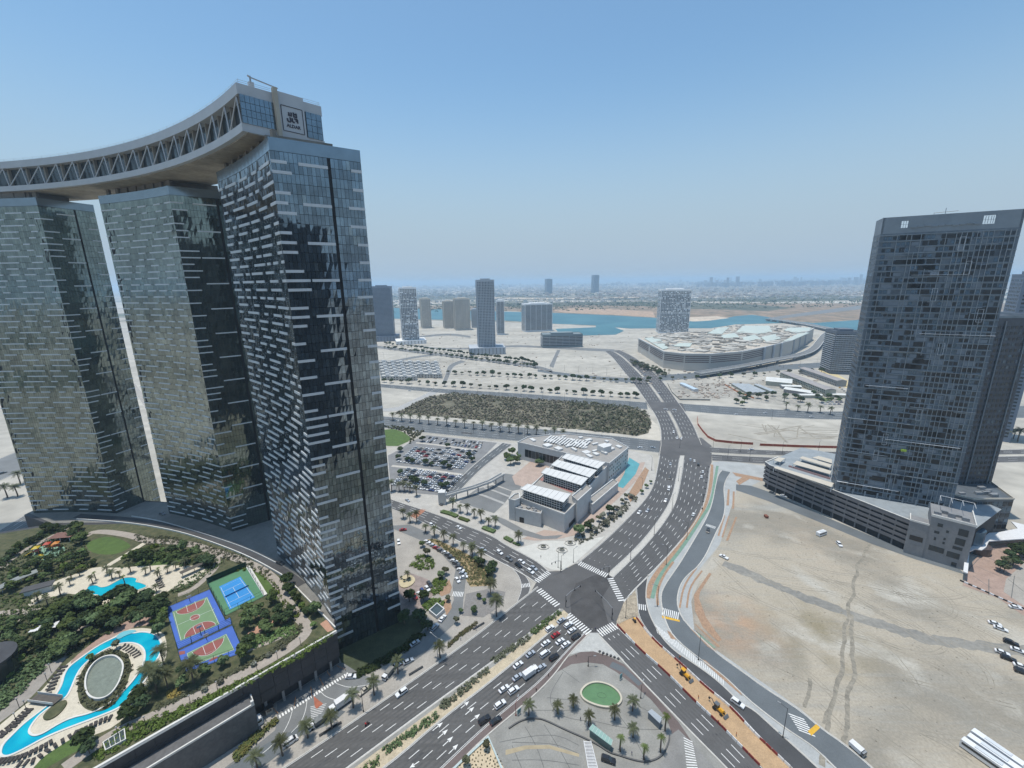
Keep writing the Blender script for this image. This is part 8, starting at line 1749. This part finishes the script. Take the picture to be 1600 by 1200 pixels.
# ------------------------------------------------------------------ plaza furniture
t = thing('oval_fountain', 'oval green fountain basin with a cream rim in the middle of the plaza', 'fountain', (0, 0, 0))
ovp = smooth(G2([(906, 1083), (917, 1071), (933, 1067), (953, 1072), (967, 1083), (972, 1095), (966, 1104), (950, 1108), (930, 1104), (911, 1095)]), 2, True); b = MB(); b.sheet(ovp, .45); b.build('water', mat('green_water', (.10, .20, .09), .35, .12, .4), t); b = MB(); b.ribbon(ovp, .7, .05, 1.0, closed=True); b.build('rim', mat('cream_stone', (.50, .46, .37), .8, .08, .4), t)
oc2 = sum(ovp, Vector())/len(ovp); b = MB(); b.ribbon([oc2+(p-oc2)*.22 for p in ovp], .12, .3, .5, closed=True); b.build('inner_ring', mat('ring_grey_green', (.07, .13, .07), .6, .1, 1), t)
def kiosk(px, h, m, mw, lab):
    P = G2(px, h); t = thing('plaza_kiosk', lab, 'kiosk', (0, 0, 0)); c = sum(P, Vector())/len(P); b = MB(); b.prism([p.lerp(c, .08) for p in P], 0.05, h-.3); b.build('glass_wall', mw, t); b = MB(); b.prism(P, h-.3, h, bottom=True); b.build('roof', m, t)
    n = 7; b = MB()
    for i in range(n+1): b.ribbon([P[0].lerp(P[1], i/n), P[3].lerp(P[2], i/n)], .06, h, h+.06)
    b.build('roof_seam', MWH, t, kind='stuff')
kiosk([(926, 1131), (957.5, 1156), (955, 1165), (920, 1139)], 3.6, mat('teal_roof', (.24, .38, .34), .6, .08, .3), mat('kiosk_glass', (.10, .16, .15), .3, .15, .5), 'teal-roofed long kiosk at the lower edge of the plaza')
kiosk([(1012, 1112), (1018, 1108), (1035, 1122), (1031, 1130)], 3.2, mat('slate_blue_roof', (.27, .32, .38), .6, .08, .3), mat('kiosk_frame', (.14, .17, .20), .5, .1, .5), 'grey-blue roofed small kiosk at the right of the plaza')
kb = MB(); kb.ribbon(smooth(G2([(795, 1139), (808, 1130), (822, 1124), (842, 1123), (856, 1128), (883, 1141), (913, 1154), (935, 1165), (952, 1177), (967, 1181), (988, 1188), (1008, 1192), (1027, 1187), (1038, 1177), (1045, 1160), (1046, 1150)]), 2), .45, .05, .55); tag(kb.build('low_wall', mat('dark_kerb_stone', (.10, .10, .10), .8, .15, .5)), 'long dark low wall curving across the plaza', 'wall')
t = thing('stair_grating', 'white barred stair grating at the bottom of the plaza', 'grating', (0, 0, 0)); a0, a1, c0_, c1 = g(912, 1160), g(923, 1160), g(920, 1208), g(935, 1208)
for i in range(22):
    b = MB(); b.ribbon([a0.lerp(c0_, i/21), a1.lerp(c1, i/21)], .26, .25, .35); b.build('tread', WHTB, t)
b = MB(); b.ribbon([a0, c0_], .2, .1, .9); b.ribbon([a1, c1], .2, .1, .9); b.build('side_rail', WHTB, t)
bxp = G2([(671, 955), (683, 944), (694, 953), (682, 964)], 1.2); t = thing('glazed_stair_box', 'white-rimmed glazed square stair box near the tower drop-off', 'skylight', (0, 0, 0)); b = MB(); b.prism(bxp, 0, 1.3); b.build('glazing', MATS['skylight_glass'], t); b = MB(); b.ribbon(bxp, .6, .05, 2.0, closed=True); b.build('rim', MWH, t)
gate = thing('guard_booth', 'small cream guard booth at the end of the podium drive', 'booth', g(421, 1112), R(35)); b = MB(); b.box((0, 0, 0), (2.4, 2.4, 2.7)); b.build('wall', SHD, gate); b = MB(); b.box((0, 0, 2.7), (3.2, 3.2, .3)); b.build('roof', BLACK, gate); b = MB(); b.box((0, -1.21, 1.2), (1.6, .06, .9)); b.box((1.21, 0, 1.2), (.06, 1.6, .9)); b.build('window', CGL, gate)
bb_ = MB(); bb_.tube((0, 0, 0), (0, 0, .9), .11, n=6); BOL = bb_.mesh('bollard', mat('orange_bollard', (.50, .22, .08), .6, .2, 1))
for a, c, n in (((462, 1092), (460, 1106), 6), ((486, 1076), (488, 1090), 7), ((500, 1062), (505, 1072), 5), ((512, 1052), (516, 1057), 4), ((527, 1042), (540, 1048), 6), ((425, 1106), (434, 1116), 6)):
    for i in range(n): p = g(*a).lerp(g(*c), i/max(1, n-1)); tag(obj('bollard', BOL, None, (p.x, p.y, .1)), 'short orange bollard between the lanes of the podium drive', 'bollard', 'bollards of the podium drive')
bl2 = MB(); bl2.box((0, 0, 0), (.9, .7, .6)); BLK = bl2.mesh('concrete_bollard', mat('dark_stone_block', (.08, .08, .08), .8, .1, 1))
for i in range(6): p = g(937, 1019).lerp(g(966, 1030), i/5); tag(obj('stone_block', BLK, None, (p.x, p.y, .12), .4), 'dark stone block in the row at the top of the plaza', 'stone block', 'stone blocks at the top of the plaza')
for i in range(8): p = g(1107, 730).lerp(g(1097, 795), i/7); tag(obj('stone_block', BLK, None, (p.x, p.y, .15), .2), 'dark block in the planting strip beside the cycle path', 'planter block', 'blocks in the planting strip')
# street lamps, signals, sign boards
def lamp(x, y, h, rz, lab, grp=None, arms=1, m=BLACK, arm=2.4):
    p = g(x, y); t = thing('street_lamp', lab, 'street lamp', (p.x, p.y, .1), rz, grp); b = MB(); b.tube((0, 0, 0), (0, 0, h), .14, .08, n=6); b.box((0, 0, 0), (.5, .5, .3)); b.build('pole', m, t)
    for k in range(arms):
        s = 1 if k == 0 else -1; b = MB(); b.tube((0, 0, h-.3), (s*arm, 0, h+.3), .07, .05, n=5); b.build('arm', m, t); b = MB(); b.box((s*(arm+.3), 0, h+.2), (1.1, .4, .16)); b.build('lamp_head', STEEL, t)
lamp(1091, 1031, 13, 2.3, 'tall black lamp post beside the hatched road marking'); lamp(1223, 1152, 13, 2.3, 'tall black lamp post through the lower right zebra'); lamp(1027, 947.5, 12, 2.9, 'tall black lamp post on the cycle-path strip'); lamp(977.5, 966, 12, .5, 'tall black lamp post at the head of the orange sand strip')
lamp(872, 887, 13, 0, 'tall thin post at the left corner of the pale square'); lamp(568, 1112, 11, .6, 'black lamp post in front of the truck palms'); lamp(684, 1031, 12, 2.5, 'two-armed pale lamp post at the edge of the tower shade', arms=2, m=STEEL, arm=3); lamp(1001, 1091, 6, 1.0, 'short black post at the right rim of the plaza'); lamp(919, 1041, 5, 0, 'short black post at the top of the plaza'); lamp(776, 963.5, 11, .6, 'lamp post in front of the very large corner palm'); lamp(806, 1118, 6, 1.2, 'dark red sign post at the left edge of the plaza', m=REDB)
lamp(896, 879, 9, .7, 'post at the kerb of the pale square near the north zebra'); lamp(877, 890, 9, .7, 'post left of the one at the kerb of the pale square')
for x, y in ((1157, 706), (1222, 709), (1278, 709), (1137, 716), (1171, 720), (1206, 655), (1060, 752), (1050, 797), (1022, 836), (985, 875), (1062, 700), (1097, 796), (1073, 843), (1041, 883), (1114, 700), (975, 795), (1003, 770), (1018, 735)): lamp(x, y, 12, rnd.uniform(0, 3), 'thin dark lamp post along the roads north of the crossing', 'lamp posts north of the crossing')
for x, y in [(610+i*34, 606+i*2.5) for i in range(12)]+[(600+i*36, 560+i*2.6) for i in range(8)]+[(860+i*22, 578+i*2) for i in range(7)]+[(620+i*40, 668+i*3.1) for i in range(9)]+[(1120+i*26, 583-i*2) for i in range(7)]: lamp(x, y, 12, rnd.uniform(0, 3), 'thin lamp post along the distant streets', 'distant lamp posts')
for x, y in ((150, 1165), (185, 1150), (228, 1134), (298, 1100), (340, 1078), (402, 1048), (434, 1030), (470, 1008), (26, 1128), (41, 1108), (30, 1105), (74, 1065), (80, 1050), (350, 881), (409, 897), (436, 925), (104, 836), (130, 840)):
    p = g(x, y, ZG); t = thing('garden_lamp', 'thin dark garden lamp post beside a path of the roof garden', 'lamp post', (p.x, p.y, ZG), 0, 'garden lamp posts'); b = MB(); b.tube((0, 0, 0), (0, 0, 3.6), .09, n=5); b.build('pole', BLACK, t); b = MB(); b.box((0, 0, 3.6), (.45, .45, .25)); b.build('lamp_head', STEEL, t)
def signal(x, y, ex, ey, lab, h=7.5):
    p = g(x, y); e = g(ex, ey, h); t = thing('signal_mast', lab, 'traffic light', (p.x, p.y, .15)); d = Vector((e.x-p.x, e.y-p.y, 0)); b = MB(); b.tube((0, 0, 0), (0, 0, h-.8), .2, .15); b.build('pole', BLACK, t); b = MB(); b.tube((0, 0, h-.9), tuple(d*.3+Vector((0, 0, h))), .13); b.tube(tuple(d*.3+Vector((0, 0, h))), tuple(d+Vector((0, 0, h))), .12, .08); b.build('mast_arm', STEEL, t)
    for s in (.6, .98):
        b = MB(); q = d*s; b.box((q.x, q.y, h-1.0), (.45, .35, 1.1)); b.build('signal_head', BLACK, t)
    b = MB(); b.box((.25, 0, 3.0), (.4, .35, 1.1)); b.build('signal_head', BLACK, t)
signal(884, 949, 907, 915, 'traffic signal mast on the median tip, arm reaching over the crossing'); signal(956, 969, 930, 922, 'traffic signal mast at the construction corner with a long bent arm'); signal(951, 902, 938, 890, 'traffic signal at the island between the north carriageways'); signal(876, 893, 862, 880, 'traffic signal at the pale square corner')
for x, y, l in ((970, 1062, 'small teal information panel by the ring lane'), (811, 1117, 'teal information panel at the left of the plaza')):
    p = g(x, y); t = thing('information_panel', l, 'sign', p, R(40)); b = MB(); b.box((0, 0, .6), (1.6, .15, 2.2)); b.build('panel', mat('teal_panel', (.12, .28, .30), .5, .1, 1), t); b = MB(); b.tube((-.6, 0, 0), (-.6, 0, .6), .06); b.tube((.6, 0, 0), (.6, 0, .6), .06); b.build('legs', BLACK, t)
for i in range(10):
    p = g(600, 672); 
bs = MB(); bs.box((0, 0, .4), (3.2, .8, .12)); bs.box((-1.2, 0, 0), (.15, .6, .4)); bs.box((1.2, 0, 0), (.15, .6, .4)); BEN = bs.mesh('bench', BLACK)
for x, y, l in ((748, 979, 'dark bench upper right of the tower shade beside the avenue'), (650, 1049, 'dark bench on the pavement in the tower shade'), (513, 1142, 'dark curved bench behind the truck palms'), (520, 1138, 'short dark bench right of the curved one')): o = obj('bench', BEN, None, g(x, y, 0)+Vector((0, 0, .06)), R(38)); o.scale = (2, 1, 1); tag(o, l, 'bench')
for x, y in ((786, 1041), (780, 1044), (725, 1081), (731, 1077), (862, 985), (646, 1136), (652, 1132), (697, 1146), (618, 1166)): 
    pass

# the towers the photograph is taken from: out of frame, but mirrored in the glass opposite
for nm, q, h, lb in (('viewpoint_tower', [(-34, -46), (26, -46), (26, -3), (-34, -3)], 236, 'dark glass tower just behind the viewpoint, seen only mirrored in the glass towers'), ('twin_tower', [(60, -48), (112, -48), (112, -4), (60, -4)], 208, 'second dark glass tower beside the viewpoint, seen only mirrored in the nearest tower')):
    t = thing(nm, lb, 'skyscraper', (0, 0, 0)); Pq = [Vector((*p, 0)) for p in q]; b = MB(); b.prism(Pq, 0, h); b.build('wall', mat('viewpoint_glass', (.03, .035, .045), .15, .2, .1, metal=.3), t)
    rq = random.Random(h)
    for a_, c_ in ((Pq[2], Pq[3]), (Pq[3], Pq[0])): window_grid(t, a_, c_, 4, h-3, 14, 60, .85, .5, rq, (5, 2, 6), offn=Vector((-1, 1, 0)))
# ------------------------------------------------------------------ haze
hz = MB(); hz.box((0, 28000, -1), (110000, 64000, 260)); 
hm_ = bpy.data.materials.new('haze_air'); hm_.use_nodes = True; nt = hm_.node_tree; nt.nodes.clear(); o_ = nt.nodes.new('ShaderNodeOutputMaterial'); v_ = nt.nodes.new('ShaderNodeVolumePrincipled'); v_.inputs['Color'].default_value = (.60, .80, 1.0, 1); v_.inputs['Density'].default_value = 1.15e-4; v_.inputs['Anisotropy'].default_value = .3; nt.links.new(v_.outputs[0], o_.inputs['Volume'])
h_ = hz.build('haze', hm_, kind='stuff'); h_['label'] = 'pale blue heat haze over the whole scene'; h_['category'] = 'haze'
# ------------------------------------------------------------------ small groups: say which one
ORD = 'first second third fourth fifth sixth seventh eighth ninth tenth eleventh twelfth'.split()
_g = {}
for o in COL.objects:
    if o.parent is None and 'label' in o: _g.setdefault((o.get('group', ''), o['label']), []).append(o)
for (gr, lb), l in _g.items():
    if 2 <= len(l) <= 12:
        l.sort(key=lambda o: pxof(o.location)[0]); kind = l[0].name.split('.')[0].replace('_', ' ')
        base = lb.split()
        for i, o in enumerate(l):
            if not gr: gr = kind + 's'; 
            tail = ' '.join(base[:12]); pos = 'leftmost' if i == 0 else 'rightmost' if i == len(l)-1 else ORD[i]+' from the left'
            o['label'] = ' '.join((pos+' '+lb).split()[:16]); o['group'] = gr
